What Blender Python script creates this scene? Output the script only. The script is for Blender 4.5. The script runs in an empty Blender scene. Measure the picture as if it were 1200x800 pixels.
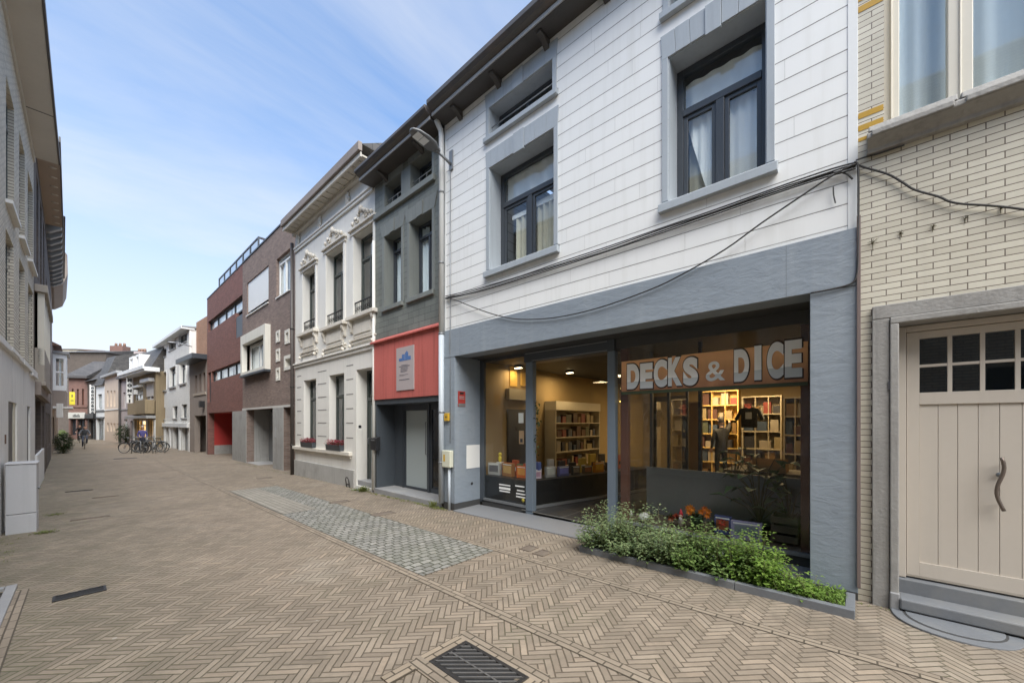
import bpy, bmesh, math, random
from mathutils import Vector, Matrix
random.seed(7)
SC = bpy.context.scene
COL = SC.collection
PI = math.pi
# ---------------------------------------------------------------- survey of the street
# The station point is the world origin, eye 1.65 m up; +Y runs down the street, +X is the shop side.
TH = math.atan2(500, 450); SN, CS = math.sin(TH), math.cos(TH); EYE = 1.65
SLOPE, YFLAT = 0.012, 35.0
def gz(y): return -SLOPE * max(-6.0, min(YFLAT, y))
def ray(u, v):
    r = (u - 600) / 450.0; up = (494 - v) / 450.0
    return (SN + r * CS, CS - r * SN, up)
def G(u, v):
    """point of the ground seen in that direction"""
    r = ray(u, v); z = 0.0
    for _ in range(40):
        t = (z - EYE) / r[2]; z = gz(r[1] * t)
    return Vector((r[0] * t, r[1] * t, z))
# ---------------------------------------------------------------- objects
def tag(o, label=None, cat=None, group=None, kind=None):
    if label: o['label'] = label
    if cat: o['category'] = cat
    if group: o['group'] = group
    if kind: o['kind'] = kind
    return o
def empty(name, label, cat, loc=(0, 0, 0), rz=0.0, group=None):
    o = bpy.data.objects.new(name, None); COL.objects.link(o)
    o.location = loc; o.rotation_euler = (0, 0, rz); o.empty_display_size = 0.2
    return tag(o, label, cat, group)
def copy_tree(o, parent=None):
    c = o.copy(); COL.objects.link(c)
    if parent: c.parent = parent
    for ch in list(o.children): copy_tree(ch, c)
    return c
class MB:
    def __init__(s): s.v = []; s.f = []; s.m = []; s.cur = 0; s.smooth = []
    def add(s, vs, fs, smooth=False):
        b = len(s.v); s.v += [tuple(p) for p in vs]
        for f in fs:
            s.f.append([b + i for i in f]); s.m.append(s.cur); s.smooth.append(smooth)
        return s
    def box(s, x0, x1, y0, y1, z0, z1):
        if x0 > x1: x0, x1 = x1, x0
        if y0 > y1: y0, y1 = y1, y0
        if z0 > z1: z0, z1 = z1, z0
        return s.add([(x0,y0,z0),(x1,y0,z0),(x1,y1,z0),(x0,y1,z0),(x0,y0,z1),(x1,y0,z1),(x1,y1,z1),(x0,y1,z1)],
            [(0,3,2,1),(4,5,6,7),(0,1,5,4),(1,2,6,5),(2,3,7,6),(3,0,4,7)])
    def quad(s, a, b, c, d): return s.add([a, b, c, d], [(0, 1, 2, 3)])
    def prism_x(s, prof, x0, x1):
        """profile of (y,z) points swept along x"""
        n = len(prof)
        vs = [(x0, y, z) for y, z in prof] + [(x1, y, z) for y, z in prof]
        return s.add(vs, [tuple(range(n))[::-1], tuple(range(n, 2 * n))] + [(i, (i+1) % n, n + (i+1) % n, n + i) for i in range(n)])
    def prism_y(s, prof, y0, y1):
        """profile of (x,z) points swept along y"""
        n = len(prof)
        vs = [(x, y0, z) for x, z in prof] + [(x, y1, z) for x, z in prof]
        return s.add(vs, [tuple(range(n)), tuple(range(n, 2 * n))[::-1]] + [(i, n + i, n + (i+1) % n, (i+1) % n) for i in range(n)])
    def prism_z(s, prof, z0, z1):
        n = len(prof)
        vs = [(x, y, z0) for x, y in prof] + [(x, y, z1) for x, y in prof]
        return s.add(vs, [tuple(range(n))[::-1], tuple(range(n, 2 * n))] + [(i, (i+1) % n, n + (i+1) % n, n + i) for i in range(n)])
    def tube(s, pts, r, n=8, cap=True):
        pts = [Vector(p) for p in pts]; rs = r if isinstance(r, (list, tuple)) else [r] * len(pts)
        vs = []; prev = None
        for i, p in enumerate(pts):
            d = (pts[min(i + 1, len(pts) - 1)] - pts[max(i - 1, 0)])
            if d.length < 1e-9: d = Vector((0, 0, 1))
            d.normalize()
            if prev is None:
                a = Vector((0, 0, 1)) if abs(d.z) < .9 else Vector((1, 0, 0))
                x = d.cross(a).normalized()
            else:
                x = (prev - d * prev.dot(d)).normalized()
            prev = x; y = d.cross(x)
            for k in range(n):
                t = 2 * PI * k / n
                vs.append(p + (x * math.cos(t) + y * math.sin(t)) * rs[i])
        fs = [(i*n + k, i*n + (k+1) % n, (i+1)*n + (k+1) % n, (i+1)*n + k) for i in range(len(pts) - 1) for k in range(n)]
        if cap: fs += [tuple(range(n))[::-1], tuple((len(pts) - 1) * n + k for k in range(n))]
        return s.add(vs, fs, True)
    def lathe(s, c, prof, n=16, axis='z'):
        vs = []
        for r, h in prof:
            for k in range(n):
                t = 2 * PI * k / n; a, b = r * math.cos(t), r * math.sin(t)
                vs.append((c[0]+a, c[1]+b, c[2]+h) if axis == 'z' else (c[0]+a, c[1]+h, c[2]+b) if axis == 'y' else (c[0]+h, c[1]+a, c[2]+b))
        m = len(prof)
        fs = [(i*n + k, i*n + (k+1) % n, (i+1)*n + (k+1) % n, (i+1)*n + k) for i in range(m-1) for k in range(n)]
        fs += [tuple(range(n))[::-1], tuple((m-1)*n + k for k in range(n))]
        return s.add(vs, fs, True)
    def ball(s, c, rx, ry, rz, n=12, m=8):
        vs = []; 
        for i in range(1, m):
            a = PI * i / m
            for k in range(n):
                t = 2 * PI * k / n
                vs.append((c[0] + rx*math.sin(a)*math.cos(t), c[1] + ry*math.sin(a)*math.sin(t), c[2] + rz*math.cos(a)))
        vs += [(c[0], c[1], c[2] + rz), (c[0], c[1], c[2] - rz)]; T = len(vs) - 2
        fs = [(i*n + k, (i+1)*n + k, (i+1)*n + (k+1) % n, i*n + (k+1) % n) for i in range(m-2) for k in range(n)]
        fs += [(T, k, (k+1) % n) for k in range(n)] + [(T+1, (m-2)*n + (k+1) % n, (m-2)*n + k) for k in range(n)]
        return s.add(vs, fs, True)
    def wall(s, x0, x1, z0, z1, holes, y0, y1):
        """wall slab with rectangular openings (hx0,hx1,hz0,hz1)"""
        xs = sorted(set([x0, x1] + [min(max(h[i], x0), x1) for h in holes for i in (0, 1)]))
        zs = sorted(set([z0, z1] + [min(max(h[i], z0), z1) for h in holes for i in (2, 3)]))
        xs = [a for i, a in enumerate(xs) if i == 0 or a - xs[i-1] > 1e-5]; zs = [a for i, a in enumerate(zs) if i == 0 or a - zs[i-1] > 1e-5]
        nx, nz = len(xs) - 1, len(zs) - 1
        def full(i, j):
            if i < 0 or j < 0 or i >= nx or j >= nz: return False
            cx, cz = (xs[i] + xs[i+1]) / 2, (zs[j] + zs[j+1]) / 2
            return not any(h[0] < cx < h[1] and h[2] < cz < h[3] for h in holes)
        for i in range(nx):
            for j in range(nz):
                if not full(i, j): continue
                a, b, c, d = xs[i], xs[i+1], zs[j], zs[j+1]
                s.quad((a,y0,c),(b,y0,c),(b,y0,d),(a,y0,d)); s.quad((a,y1,d),(b,y1,d),(b,y1,c),(a,y1,c))
                if not full(i-1, j): s.quad((a,y0,c),(a,y0,d),(a,y1,d),(a,y1,c))
                if not full(i+1, j): s.quad((b,y0,c),(b,y1,c),(b,y1,d),(b,y0,d))
                if not full(i, j-1): s.quad((a,y0,c),(a,y1,c),(b,y1,c),(b,y0,c))
                if not full(i, j+1): s.quad((a,y0,d),(b,y0,d),(b,y1,d),(a,y1,d))
        return s
    def leaf(s, p, d, up, L, W):
        """a folded leaf of four triangles"""
        d = d.normalized(); sd = d.cross(up)
        if sd.length < 1e-4: sd = Vector((1, 0, 0))
        sd.normalize(); n = sd.cross(d)
        tip = p + d * L - n * L * .15
        mid = p + d * L * .45
        return s.add([p, mid + sd * W * .5 + n * W * .18, tip, mid - sd * W * .5 + n * W * .18, mid], [(0, 1, 4), (1, 2, 4), (4, 2, 3), (0, 4, 3)])
    def build(s, name, mats, parent=None, bevel=0, loc=None):
        me = bpy.data.meshes.new(name)
        me.from_pydata(s.v, [], s.f)
        if not isinstance(mats, (list, tuple)): mats = [mats]
        for m in mats: me.materials.append(m)
        me.polygons.foreach_set('material_index', s.m)
        me.polygons.foreach_set('use_smooth', s.smooth)
        me.update()
        o = bpy.data.objects.new(name, me); COL.objects.link(o)
        if parent: o.parent = parent
        if loc: o.location = loc
        if bevel:
            b = o.modifiers.new('bevel', 'BEVEL'); b.width = bevel; b.segments = 2; b.limit_method = 'ANGLE'; b.angle_limit = .6
        return o
KEEP = {'bars', 'side_bricks', 'slats', 'joint_mark', 'panel_joint', 'print', 'sign_mark', 'lettering', 'ochre_courses', 'shelf_front', 'window_head', 'frame', 'porch_wall', 'cellar_grid'}
def part(name, mat, parent, boxes, bevel=0):
    """boxes that touch become one mesh, boxes that stand apart become parts of their own"""
    cl = []
    for b in boxes:
        b = (min(b[0], b[1]), max(b[0], b[1]), min(b[2], b[3]), max(b[2], b[3]), min(b[4], b[5]), max(b[4], b[5]))
        hit = [c for c in cl if name in KEEP or any(all(b[2*i] <= q[2*i+1] + .006 and q[2*i] <= b[2*i+1] + .006 for i in range(3)) for q in c)]
        new = [b] + [q for c in hit for q in c]; cl = [c for c in cl if c not in hit] + [new]
    o = None
    for c in cl:
        m = MB()
        for b in c: m.box(*b)
        o = m.build(name, mat, parent, bevel)
    return o
# ---------------------------------------------------------------- materials
def nt(name):
    m = bpy.data.materials.new(name); m.use_nodes = True; t = m.node_tree
    return m, t, t.nodes['Principled BSDF']
def math_(t, op, a, b=None, c=None, clamp=False):
    n = t.nodes.new('ShaderNodeMath'); n.operation = op; n.use_clamp = clamp
    for i, x in enumerate((a, b, c)):
        if x is None: continue
        if isinstance(x, (int, float)): n.inputs[i].default_value = x
        else: t.links.new(x, n.inputs[i])
    return n.outputs[0]
def rgb(c): return (c[0], c[1], c[2], 1)
def mixc(t, f, a, b, blend='MIX'):
    n = t.nodes.new('ShaderNodeMix'); n.data_type = 'RGBA'; n.blend_type = blend
    for i, x in ((0, f), (6, a), (7, b)):
        if isinstance(x, (int, float)): n.inputs[i].default_value = x
        elif isinstance(x, (tuple, list)): n.inputs[i].default_value = rgb(x)
        else: t.links.new(x, n.inputs[i])
    return n.outputs[2]
def ramp(t, x, lo, hi):
    n = t.nodes.new('ShaderNodeMapRange'); n.inputs[1].default_value = lo; n.inputs[2].default_value = hi
    t.links.new(x, n.inputs[0]); return n.outputs[0]
def noise(t, vec, scale, detail=4, rough=.55, dist=0):
    n = t.nodes.new('ShaderNodeTexNoise'); n.inputs['Scale'].default_value = scale; n.inputs['Detail'].default_value = detail
    n.inputs['Roughness'].default_value = rough; n.inputs['Distortion'].default_value = dist
    if vec: t.links.new(vec, n.inputs['Vector'])
    return n.outputs[0]
def bump(t, b, h, strength, dist=.01):
    n = t.nodes.new('ShaderNodeBump'); n.inputs['Strength'].default_value = strength; n.inputs['Distance'].default_value = dist
    t.links.new(h, n.inputs['Height']); t.links.new(n.outputs[0], b.inputs['Normal']); return n
def objco(t): return t.nodes.new('ShaderNodeTexCoord').outputs['Object']
def stretch(t, v, sx, sy, sz):
    n = t.nodes.new('ShaderNodeMapping'); n.inputs['Scale'].default_value = (sx, sy, sz); t.links.new(v, n.inputs[0]); return n.outputs[0]
MATS = {}
def plain(name, col, rough=.6, var=.12, scale=6, bmp=.15, bdist=.004, metal=0, streak=0, dirt=None, spec=None):
    """weathered plain surface: broad stains, fine grain, optional vertical rain streaks"""
    if name in MATS: return MATS[name]
    m, t, b = nt(name); co = objco(t)
    n1 = noise(t, co, scale * .25, 5); n2 = noise(t, co, scale * 6, 4)
    k = math_(t, 'ADD', math_(t, 'MULTIPLY', math_(t, 'SUBTRACT', n1, .5), var * 2.2), math_(t, 'MULTIPLY', math_(t, 'SUBTRACT', n2, .5), var))
    if streak:
        n3 = noise(t, stretch(t, co, 9, 9, .5), 1.5, 4)
        k = math_(t, 'SUBTRACT', k, math_(t, 'MULTIPLY', ramp(t, n3, .52, .75), streak))
    k = math_(t, 'ADD', k, 1.0)
    c = mixc(t, 1.0, col, k, 'MULTIPLY')
    if dirt:
        c = mixc(t, math_(t, 'MULTIPLY', ramp(t, noise(t, co, 1.7, 6, .65), .5, .72), .6), c, dirt)
    t.links.new(c, b.inputs['Base Color'])
    b.inputs['Roughness'].default_value = rough; b.inputs['Metallic'].default_value = metal
    if spec is not None: b.inputs['Specular IOR Level'].default_value = spec
    if bmp: bump(t, b, noise(t, co, scale * 8, 5), bmp, bdist)
    MATS[name] = m; return m
def brickm(name, c1, c2, mortar, bw=.21, bh=.065, ms=.008, rough=.8, bmp=.5, var=.1, off=.5, streak=0.0, plane='xz', bias=0.0):
    if name in MATS: return MATS[name]
    m, t, b = nt(name); co = objco(t)
    s = t.nodes.new('ShaderNodeSeparateXYZ'); t.links.new(co, s.inputs[0]); c = t.nodes.new('ShaderNodeCombineXYZ')
    if plane == 'xz':
        t.links.new(math_(t, 'ADD', s.outputs[0], s.outputs[1]), c.inputs[0]); t.links.new(s.outputs[2], c.inputs[1])
    elif plane == 'yx': t.links.new(s.outputs[1], c.inputs[0]); t.links.new(s.outputs[0], c.inputs[1])
    else: t.links.new(s.outputs[0], c.inputs[0]); t.links.new(s.outputs[1], c.inputs[1])
    k = t.nodes.new('ShaderNodeTexBrick'); t.links.new(c.outputs[0], k.inputs['Vector'])
    k.inputs['Color1'].default_value = rgb(c1); k.inputs['Color2'].default_value = rgb(c2); k.inputs['Mortar'].default_value = rgb(mortar)
    k.inputs['Scale'].default_value = 1; k.inputs['Mortar Size'].default_value = ms; k.inputs['Mortar Smooth'].default_value = .15
    k.inputs['Brick Width'].default_value = bw; k.inputs['Row Height'].default_value = bh; k.inputs['Bias'].default_value = bias; k.offset = off
    n1 = noise(t, co, 1.2, 5); n2 = noise(t, co, 30, 4)
    f = math_(t, 'ADD', 1.0, math_(t, 'ADD', math_(t, 'MULTIPLY', math_(t, 'SUBTRACT', n1, .5), var * 2.5), math_(t, 'MULTIPLY', math_(t, 'SUBTRACT', n2, .5), var * 1.5)))
    if streak: f = math_(t, 'SUBTRACT', f, math_(t, 'MULTIPLY', ramp(t, noise(t, stretch(t, co, 6, 6, .4), 1.3, 4), .5, .75), streak))
    t.links.new(mixc(t, 1.0, k.outputs['Color'], f, 'MULTIPLY'), b.inputs['Base Color'])
    b.inputs['Roughness'].default_value = rough
    h = math_(t, 'ADD', math_(t, 'SUBTRACT', 1.0, k.outputs['Fac']), math_(t, 'MULTIPLY', n2, .35))
    bump(t, b, h, bmp, .006)
    MATS[name] = m; return m
def glassm(name, tint=(.82, .86, .86), ior=1.7, dark=0.0):
    if name in MATS: return MATS[name]
    m = bpy.data.materials.new(name); m.use_nodes = True; t = m.node_tree; t.nodes.clear()
    o = t.nodes.new('ShaderNodeOutputMaterial'); mx = t.nodes.new('ShaderNodeMixShader')
    tr = t.nodes.new('ShaderNodeBsdfTransparent'); gl = t.nodes.new('ShaderNodeBsdfGlossy'); fr = t.nodes.new('ShaderNodeFresnel')
    tr.inputs[0].default_value = rgb(tint); gl.inputs['Roughness'].default_value = .015; fr.inputs[0].default_value = ior
    gl.inputs[0].default_value = (.95, .97, 1, 1)
    co = objco(t); bp = t.nodes.new('ShaderNodeBump'); bp.inputs['Strength'].default_value = .03; bp.inputs['Distance'].default_value = .02
    t.links.new(noise(t, co, 2.2, 1), bp.inputs['Height']); t.links.new(bp.outputs[0], gl.inputs['Normal'])
    ge = t.nodes.new('ShaderNodeNewGeometry'); t.links.new(math_(t, 'MULTIPLY', fr.outputs[0], math_(t, 'SUBTRACT', 1.0, ge.outputs['Backfacing'])), mx.inputs[0]); t.links.new(tr.outputs[0], mx.inputs[1]); t.links.new(gl.outputs[0], mx.inputs[2])
    t.links.new(mx.outputs[0], o.inputs[0]); MATS[name] = m; return m
def emis(name, col, st):
    if name in MATS: return MATS[name]
    m, t, b = nt(name); b.inputs['Base Color'].default_value = rgb(col); b.inputs['Emission Color'].default_value = rgb(col); b.inputs['Emission Strength'].default_value = st
    MATS[name] = m; return m
def leafm(name, c1, c2, tr=.25):
    if name in MATS: return MATS[name]
    m, t, b = nt(name); g = t.nodes.new('ShaderNodeNewGeometry')
    c = mixc(t, g.outputs['Random Per Island'], c1, c2)
    t.links.new(c, b.inputs['Base Color']); b.inputs['Roughness'].default_value = .55
    tl = t.nodes.new('ShaderNodeBsdfTranslucent'); t.links.new(c, tl.inputs[0]); mx = t.nodes.new('ShaderNodeMixShader'); mx.inputs[0].default_value = tr
    o = t.nodes['Material Output']; t.links.new(b.outputs[0], mx.inputs[1]); t.links.new(tl.outputs[0], mx.inputs[2]); t.links.new(mx.outputs[0], o.inputs[0])
    MATS[name] = m; return m
def herringm():
    """clay pavers 20 x 5 cm laid in herringbone at 45 degrees to the street"""
    m, t, b = nt('clay_pavers'); co = objco(t)
    wob = t.nodes.new('ShaderNodeTexNoise'); wob.inputs['Scale'].default_value = 5; wob.inputs['Detail'].default_value = 2; t.links.new(co, wob.inputs['Vector'])
    wv = t.nodes.new('ShaderNodeVectorMath'); wv.operation = 'SCALE'; t.links.new(wob.outputs['Color'], wv.inputs[0]); wv.inputs['Scale'].default_value = .014
    ad = t.nodes.new('ShaderNodeVectorMath'); ad.operation = 'ADD'; t.links.new(co, ad.inputs[0]); t.links.new(wv.outputs[0], ad.inputs[1])
    mp = t.nodes.new('ShaderNodeMapping'); mp.inputs['Rotation'].default_value = (0, 0, math.radians(45)); mp.inputs['Scale'].default_value = (1/.052,) * 3
    t.links.new(ad.outputs[0], mp.inputs[0]); s = t.nodes.new('ShaderNodeSeparateXYZ'); t.links.new(mp.outputs[0], s.inputs[0])
    x, y = s.outputs[0], s.outputs[1]; n = 4.0
    i = math_(t, 'FLOOR', x); j = math_(t, 'FLOOR', y); fx = math_(t, 'SUBTRACT', x, i); fy = math_(t, 'SUBTRACT', y, j)
    k = math_(t, 'FLOORED_MODULO', math_(t, 'SUBTRACT', i, j), 2 * n)
    hz = math_(t, 'LESS_THAN', k, n - .5)
    vz = math_(t, 'SUBTRACT', 1.0, hz)
    kv = math_(t, 'SUBTRACT', 2 * n - 1, k)
    def sel(a, b_): return math_(t, 'ADD', math_(t, 'MULTIPLY', hz, a), math_(t, 'MULTIPLY', vz, b_))
    along = sel(math_(t, 'ADD', k, fx), math_(t, 'ADD', kv, fy)); across = sel(fy, fx)
    bi = sel(math_(t, 'SUBTRACT', i, k), math_(t, 'ADD', i, 1000.5)); bj = sel(j, math_(t, 'SUBTRACT', j, kv))
    e1 = math_(t, 'MINIMUM', along, math_(t, 'SUBTRACT', n, along)); e2 = math_(t, 'MINIMUM', across, math_(t, 'SUBTRACT', 1.0, across))
    edge = math_(t, 'MINIMUM', e1, e2)
    edge = math_(t, 'ADD', edge, math_(t, 'MULTIPLY', math_(t, 'SUBTRACT', noise(t, co, 60, 3), .5), .09))
    br = ramp(t, edge, .03, .15)
    cm = t.nodes.new('ShaderNodeCombineXYZ'); t.links.new(bi, cm.inputs[0]); t.links.new(bj, cm.inputs[1])
    wn = t.nodes.new('ShaderNodeTexWhiteNoise'); wn.noise_dimensions = '3D'; t.links.new(cm.outputs[0], wn.inputs['Vector']); rnd = wn.outputs['Value']
    c = mixc(t, rnd, (.195, .158, .120), (.275, .226, .174))
    c = mixc(t, math_(t, 'MULTIPLY', ramp(t, wn.outputs['Color'], .7, 1.0), .3), c, (.35, .262, .185))
    big = noise(t, co, .45, 6, .6); fine = noise(t, co, 22, 5, .7)
    mid = noise(t, co, 2.6, 5, .65)
    f = math_(t, 'ADD', math_(t, 'ADD', .30, math_(t, 'MULTIPLY', mid, .50)), math_(t, 'ADD', math_(t, 'MULTIPLY', big, .68), math_(t, 'MULTIPLY', fine, .24)))
    c = mixc(t, 1.0, c, f, 'MULTIPLY')
    c = mixc(t, math_(t, 'MULTIPLY', ramp(t, noise(t, co, 1.35, 7, .7, 1.2), .50, .66), .6), c, (.15, .125, .095))
    c = mixc(t, math_(t, 'MULTIPLY', ramp(t, noise(t, co, .7, 6, .65, .8), .56, .74), .5), c, (.36, .32, .265))
    spx = t.nodes.new('ShaderNodeSeparateXYZ'); t.links.new(co, spx.inputs[0]); left = math_(t, 'SUBTRACT', 1.0, ramp(t, spx.outputs[0], -.6, 1.3))
    c = mixc(t, math_(t, 'MULTIPLY', math_(t, 'MULTIPLY', left, ramp(t, noise(t, co, 3.1, 6, .7), .42, .66)), .5), c, (.105, .10, .06))
    vo = t.nodes.new('ShaderNodeTexVoronoi'); vo.inputs['Scale'].default_value = 2.3; t.links.new(co, vo.inputs[0])
    c = mixc(t, math_(t, 'MULTIPLY', math_(t, 'LESS_THAN', vo.outputs['Distance'], .035), .5), c, (.42, .40, .36))
    vo2 = t.nodes.new('ShaderNodeTexVoronoi'); vo2.inputs['Scale'].default_value = 3.7; t.links.new(co, vo2.inputs[0])
    c = mixc(t, math_(t, 'MULTIPLY', math_(t, 'LESS_THAN', vo2.outputs['Distance'], .04), .55), c, (.07, .06, .05))
    moss = math_(t, 'MULTIPLY', math_(t, 'MAXIMUM', ramp(t, noise(t, co, .8, 6, .7), .52, .72), left), .6)
    jc = mixc(t, moss, (.092, .072, .05), (.07, .085, .03))
    c = mixc(t, br, jc, c)
    t.links.new(c, b.inputs['Base Color']); b.inputs['Roughness'].default_value = .78
    h = math_(t, 'ADD', math_(t, 'ADD', br, math_(t, 'MULTIPLY', fine, .3)), math_(t, 'MULTIPLY', rnd, .25))
    bump(t, b, h, .7, .006)
    return m
M = {}
M['pavers'] = herringm()
M['strip'] = brickm('paver_rows', (.27, .222, .17), (.205, .168, .128), (.075, .06, .042), .20, .052, .006, .78, .6, .2, plane='yx')
M['strip_x'] = brickm('paver_rows_across', (.30, .243, .18), (.235, .19, .14), (.075, .06, .042), .20, .052, .006, .78, .6, .14, plane='xy')
def siding():
    m, t, b = nt('white_boards'); co = objco(t); s = t.nodes.new('ShaderNodeSeparateXYZ'); t.links.new(co, s.inputs[0])
    x, z = s.outputs[0], s.outputs[2]
    zz = math_(t, 'DIVIDE', math_(t, 'SUBTRACT', z, .035), .2075)
    row = math_(t, 'FLOOR', zz); fz = math_(t, 'SUBTRACT', zz, row)
    gr = math_(t, 'LESS_THAN', fz, .05)
    wn = t.nodes.new('ShaderNodeTexWhiteNoise'); wn.noise_dimensions = '1D'; t.links.new(row, wn.inputs['W'])
    xx = math_(t, 'ADD', math_(t, 'DIVIDE', x, 1.62), math_(t, 'MULTIPLY', wn.outputs['Value'], 7))
    fr_ = math_(t, 'FRACT', xx); vj = math_(t, 'LESS_THAN', fr_, .004)
    wn2 = t.nodes.new('ShaderNodeTexWhiteNoise'); wn2.noise_dimensions = '2D'; cb = t.nodes.new('ShaderNodeCombineXYZ')
    t.links.new(row, cb.inputs[0]); t.links.new(math_(t, 'FLOOR', xx), cb.inputs[1]); t.links.new(cb.outputs[0], wn2.inputs['Vector'])
    gap = ramp(t, noise(t, stretch(t, co, .6, .6, 3), 2, 2), .3, .45)
    st = ramp(t, noise(t, stretch(t, co, 7, 7, .5), 1.4, 5), .5, .8); n1 = noise(t, co, 1.3, 5)
    base = mixc(t, math_(t, 'ADD', math_(t, 'MULTIPLY', wn2.outputs['Value'], .45), math_(t, 'MULTIPLY', n1, .5)), (.74, .745, .74), (.83, .83, .82))
    base = mixc(t, math_(t, 'MULTIPLY', st, .26), base, (.50, .49, .44))
    # dirt gathers just under each groove
    und = math_(t, 'MULTIPLY', ramp(t, fz, .80, 1.0), math_(t, 'MULTIPLY', noise(t, co, 5, 4), .22))
    base = mixc(t, und, base, (.42, .41, .37))
    c = mixc(t, math_(t, 'MULTIPLY', gr, math_(t, 'ADD', .55, math_(t, 'MULTIPLY', gap, .4))), base, (.16, .155, .145))
    c = mixc(t, math_(t, 'MULTIPLY', vj, .35), c, (.3, .3, .29))
    t.links.new(c, b.inputs['Base Color']); b.inputs['Roughness'].default_value = .5
    h = math_(t, 'SUBTRACT', math_(t, 'ADD', math_(t, 'MULTIPLY', n1, .4), 1.0), math_(t, 'MAXIMUM', gr, math_(t, 'MULTIPLY', vj, .4)))
    bump(t, b, h, .6, .008); return m
M['siding'] = siding()
M['whitepaint'] = plain('white_paint', (.74, .75, .75), .5, .06, 5, .1, streak=.1)
def stucco():
    m, t, b = nt('blue_grey_stucco'); co = objco(t)
    n1 = noise(t, co, 1.3, 6, .6); n2 = noise(t, stretch(t, co, 1, 1, 2.4), 5.5, 5, .6, .6); n3 = noise(t, co, 60, 4)
    c = mixc(t, n1, (.20, .235, .28), (.275, .315, .355)); c = mixc(t, math_(t, 'MULTIPLY', ramp(t, n2, .5, .7), .3), c, (.17, .195, .225))
    c = mixc(t, math_(t, 'MULTIPLY', ramp(t, noise(t, stretch(t, co, 6, 6, .45), 1.2, 5), .52, .75), .3), c, (.34, .37, .40))
    t.links.new(c, b.inputs['Base Color']); b.inputs['Roughness'].default_value = .62
    bump(t, b, math_(t, 'ADD', math_(t, 'MULTIPLY', n2, 1.0), math_(t, 'MULTIPLY', n3, .12)), .5, .014); return m
M['stucco'] = stucco()
M['bluetrim'] = plain('grey_blue_trim', (.36, .395, .43), .5, .1, 5, .2, streak=.12)
M['bluetrim2'] = plain('pale_pipe', (.42, .46, .50), .45, .07, 5, .1)
M['anth'] = plain('anthracite_paint', (.045, .052, .062), .38, .1, 6, .05)
M['anth2'] = plain('anthracite_shopfront', (.06, .070, .082), .4, .12, 6, .08)
M['darkplinth'] = plain('dark_plinth', (.055, .055, .055), .6, .2, 8, .3)
M['bluestone'] = plain('bluestone', (.16, .17, .185), .55, .22, 6, .35, dirt=(.24, .235, .22))
M['bluestone2'] = plain('bluestone_pale', (.27, .27, .275), .6, .2, 7, .35, dirt=(.34, .33, .31))
M['oldstone'] = plain('old_stone', (.30, .29, .275), .75, .25, 5, .6, .008, streak=.25, dirt=(.17, .16, .15))
M['soffit'] = plain('dark_soffit', (.06, .055, .052), .6, .25, 5, .3)
M['gutter'] = plain('gutter_zinc', (.085, .08, .08), .5, .3, 4, .2, dirt=(.14, .10, .08))
M['fascia'] = plain('fascia_grey', (.33, .33, .33), .5, .2, 6, .15)
M['cream_brick'] = brickm('cream_glazed_brick', (.56, .52, .43), (.66, .62, .52), (.14, .11, .085), .19, .0545, .0036, .38, .6, .06, streak=.08)
M['ochre'] = plain('ochre_glazed_brick', (.50, .30, .045), .3, .2, 20, .1)
M['beige_door'] = plain('beige_lacquer', (.52, .47, .41), .42, .05, 3, .06, streak=.05)
M['cream_frame'] = plain('cream_frame', (.66, .62, .53), .4, .05, 4, .05)
M['slate_block'] = brickm('grey_painted_blocks', (.14, .152, .138), (.18, .192, .175), (.08, .085, .077), .42, .135, .006, .6, .5, .16, streak=.2)
M['slate_plain'] = plain('grey_painted_stone', (.185, .197, .185), .6, .15, 6, .3, streak=.15)
M['red'] = plain('salmon_red_panel', (.47, .12, .10), .6, .2, 3, .1, streak=.3)
M['cream_wall'] = plain('cream_render', (.72, .70, .655), .7, .07, 4, .25, streak=.12)
M['cream_orn'] = plain('cream_ornament', (.64, .60, .53), .7, .14, 8, .3, streak=.1, dirt=(.42, .38, .33))
M['grey_plinth'] = plain('grey_plinth', (.40, .39, .37), .8, .2, 5, .4, streak=.15, dirt=(.24, .23, .21))
M['brown_brick'] = brickm('brown_brick', (.17, .115, .095), (.255, .18, .15), (.21, .185, .165), .21, .064, .009, .85, .5, .16)
M['red_brick'] = brickm('red_brown_brick', (.16, .068, .055), (.23, .10, .08), (.15, .10, .085), .21, .064, .007, .8, .5, .12)
M['orange_brick'] = brickm('orange_brick', (.33, .16, .09), (.42, .22, .13), (.30, .24, .19), .21, .064, .009, .85, .5, .15)
M['old_brick'] = brickm('old_red_brick', (.17, .085, .07), (.23, .12, .095), (.16, .125, .105), .21, .07, .009, .85, .5, .16)
M['yellow_brick'] = brickm('beige_brick', (.56, .51, .41), (.68, .63, .52), (.30, .27, .23), .21, .06, .010, .85, .6, .14)
M['dark_brick'] = brickm('dark_brick', (.085, .066, .055), (.125, .10, .082), (.085, .075, .066), .21, .064, .008, .85, .5, .15)
M['concrete'] = plain('concrete', (.34, .335, .32), .8, .16, 4, .4, streak=.22, dirt=(.22, .21, .2))
M['lightpanel'] = plain('pale_stone_panel', (.70, .69, .66), .6, .1, 4, .2, streak=.15)
M['taupe'] = plain('taupe_render', (.27, .225, .195), .8, .12, 4, .3, streak=.12)
M['white_brick'] = brickm('white_painted_brick', (.74, .73, .70), (.80, .79, .76), (.60, .59, .57), .21, .064, .006, .7, .5, .06, streak=.15)
M['ochre_wall'] = plain('ochre_render', (.285, .22, .135), .8, .16, 4, .35, streak=.2)
M['lilac'] = plain('lilac_render', (.42, .36, .355), .8, .08, 4, .2, streak=.12)
M['peach'] = plain('peach_render', (.60, .49, .395), .8, .07, 4, .2, streak=.1)
M['slate_roof'] = brickm('slate_roof', (.05, .046, .043), (.085, .078, .072), (.035, .033, .03), .30, .2, .01, .55, .5, .14)
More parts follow.
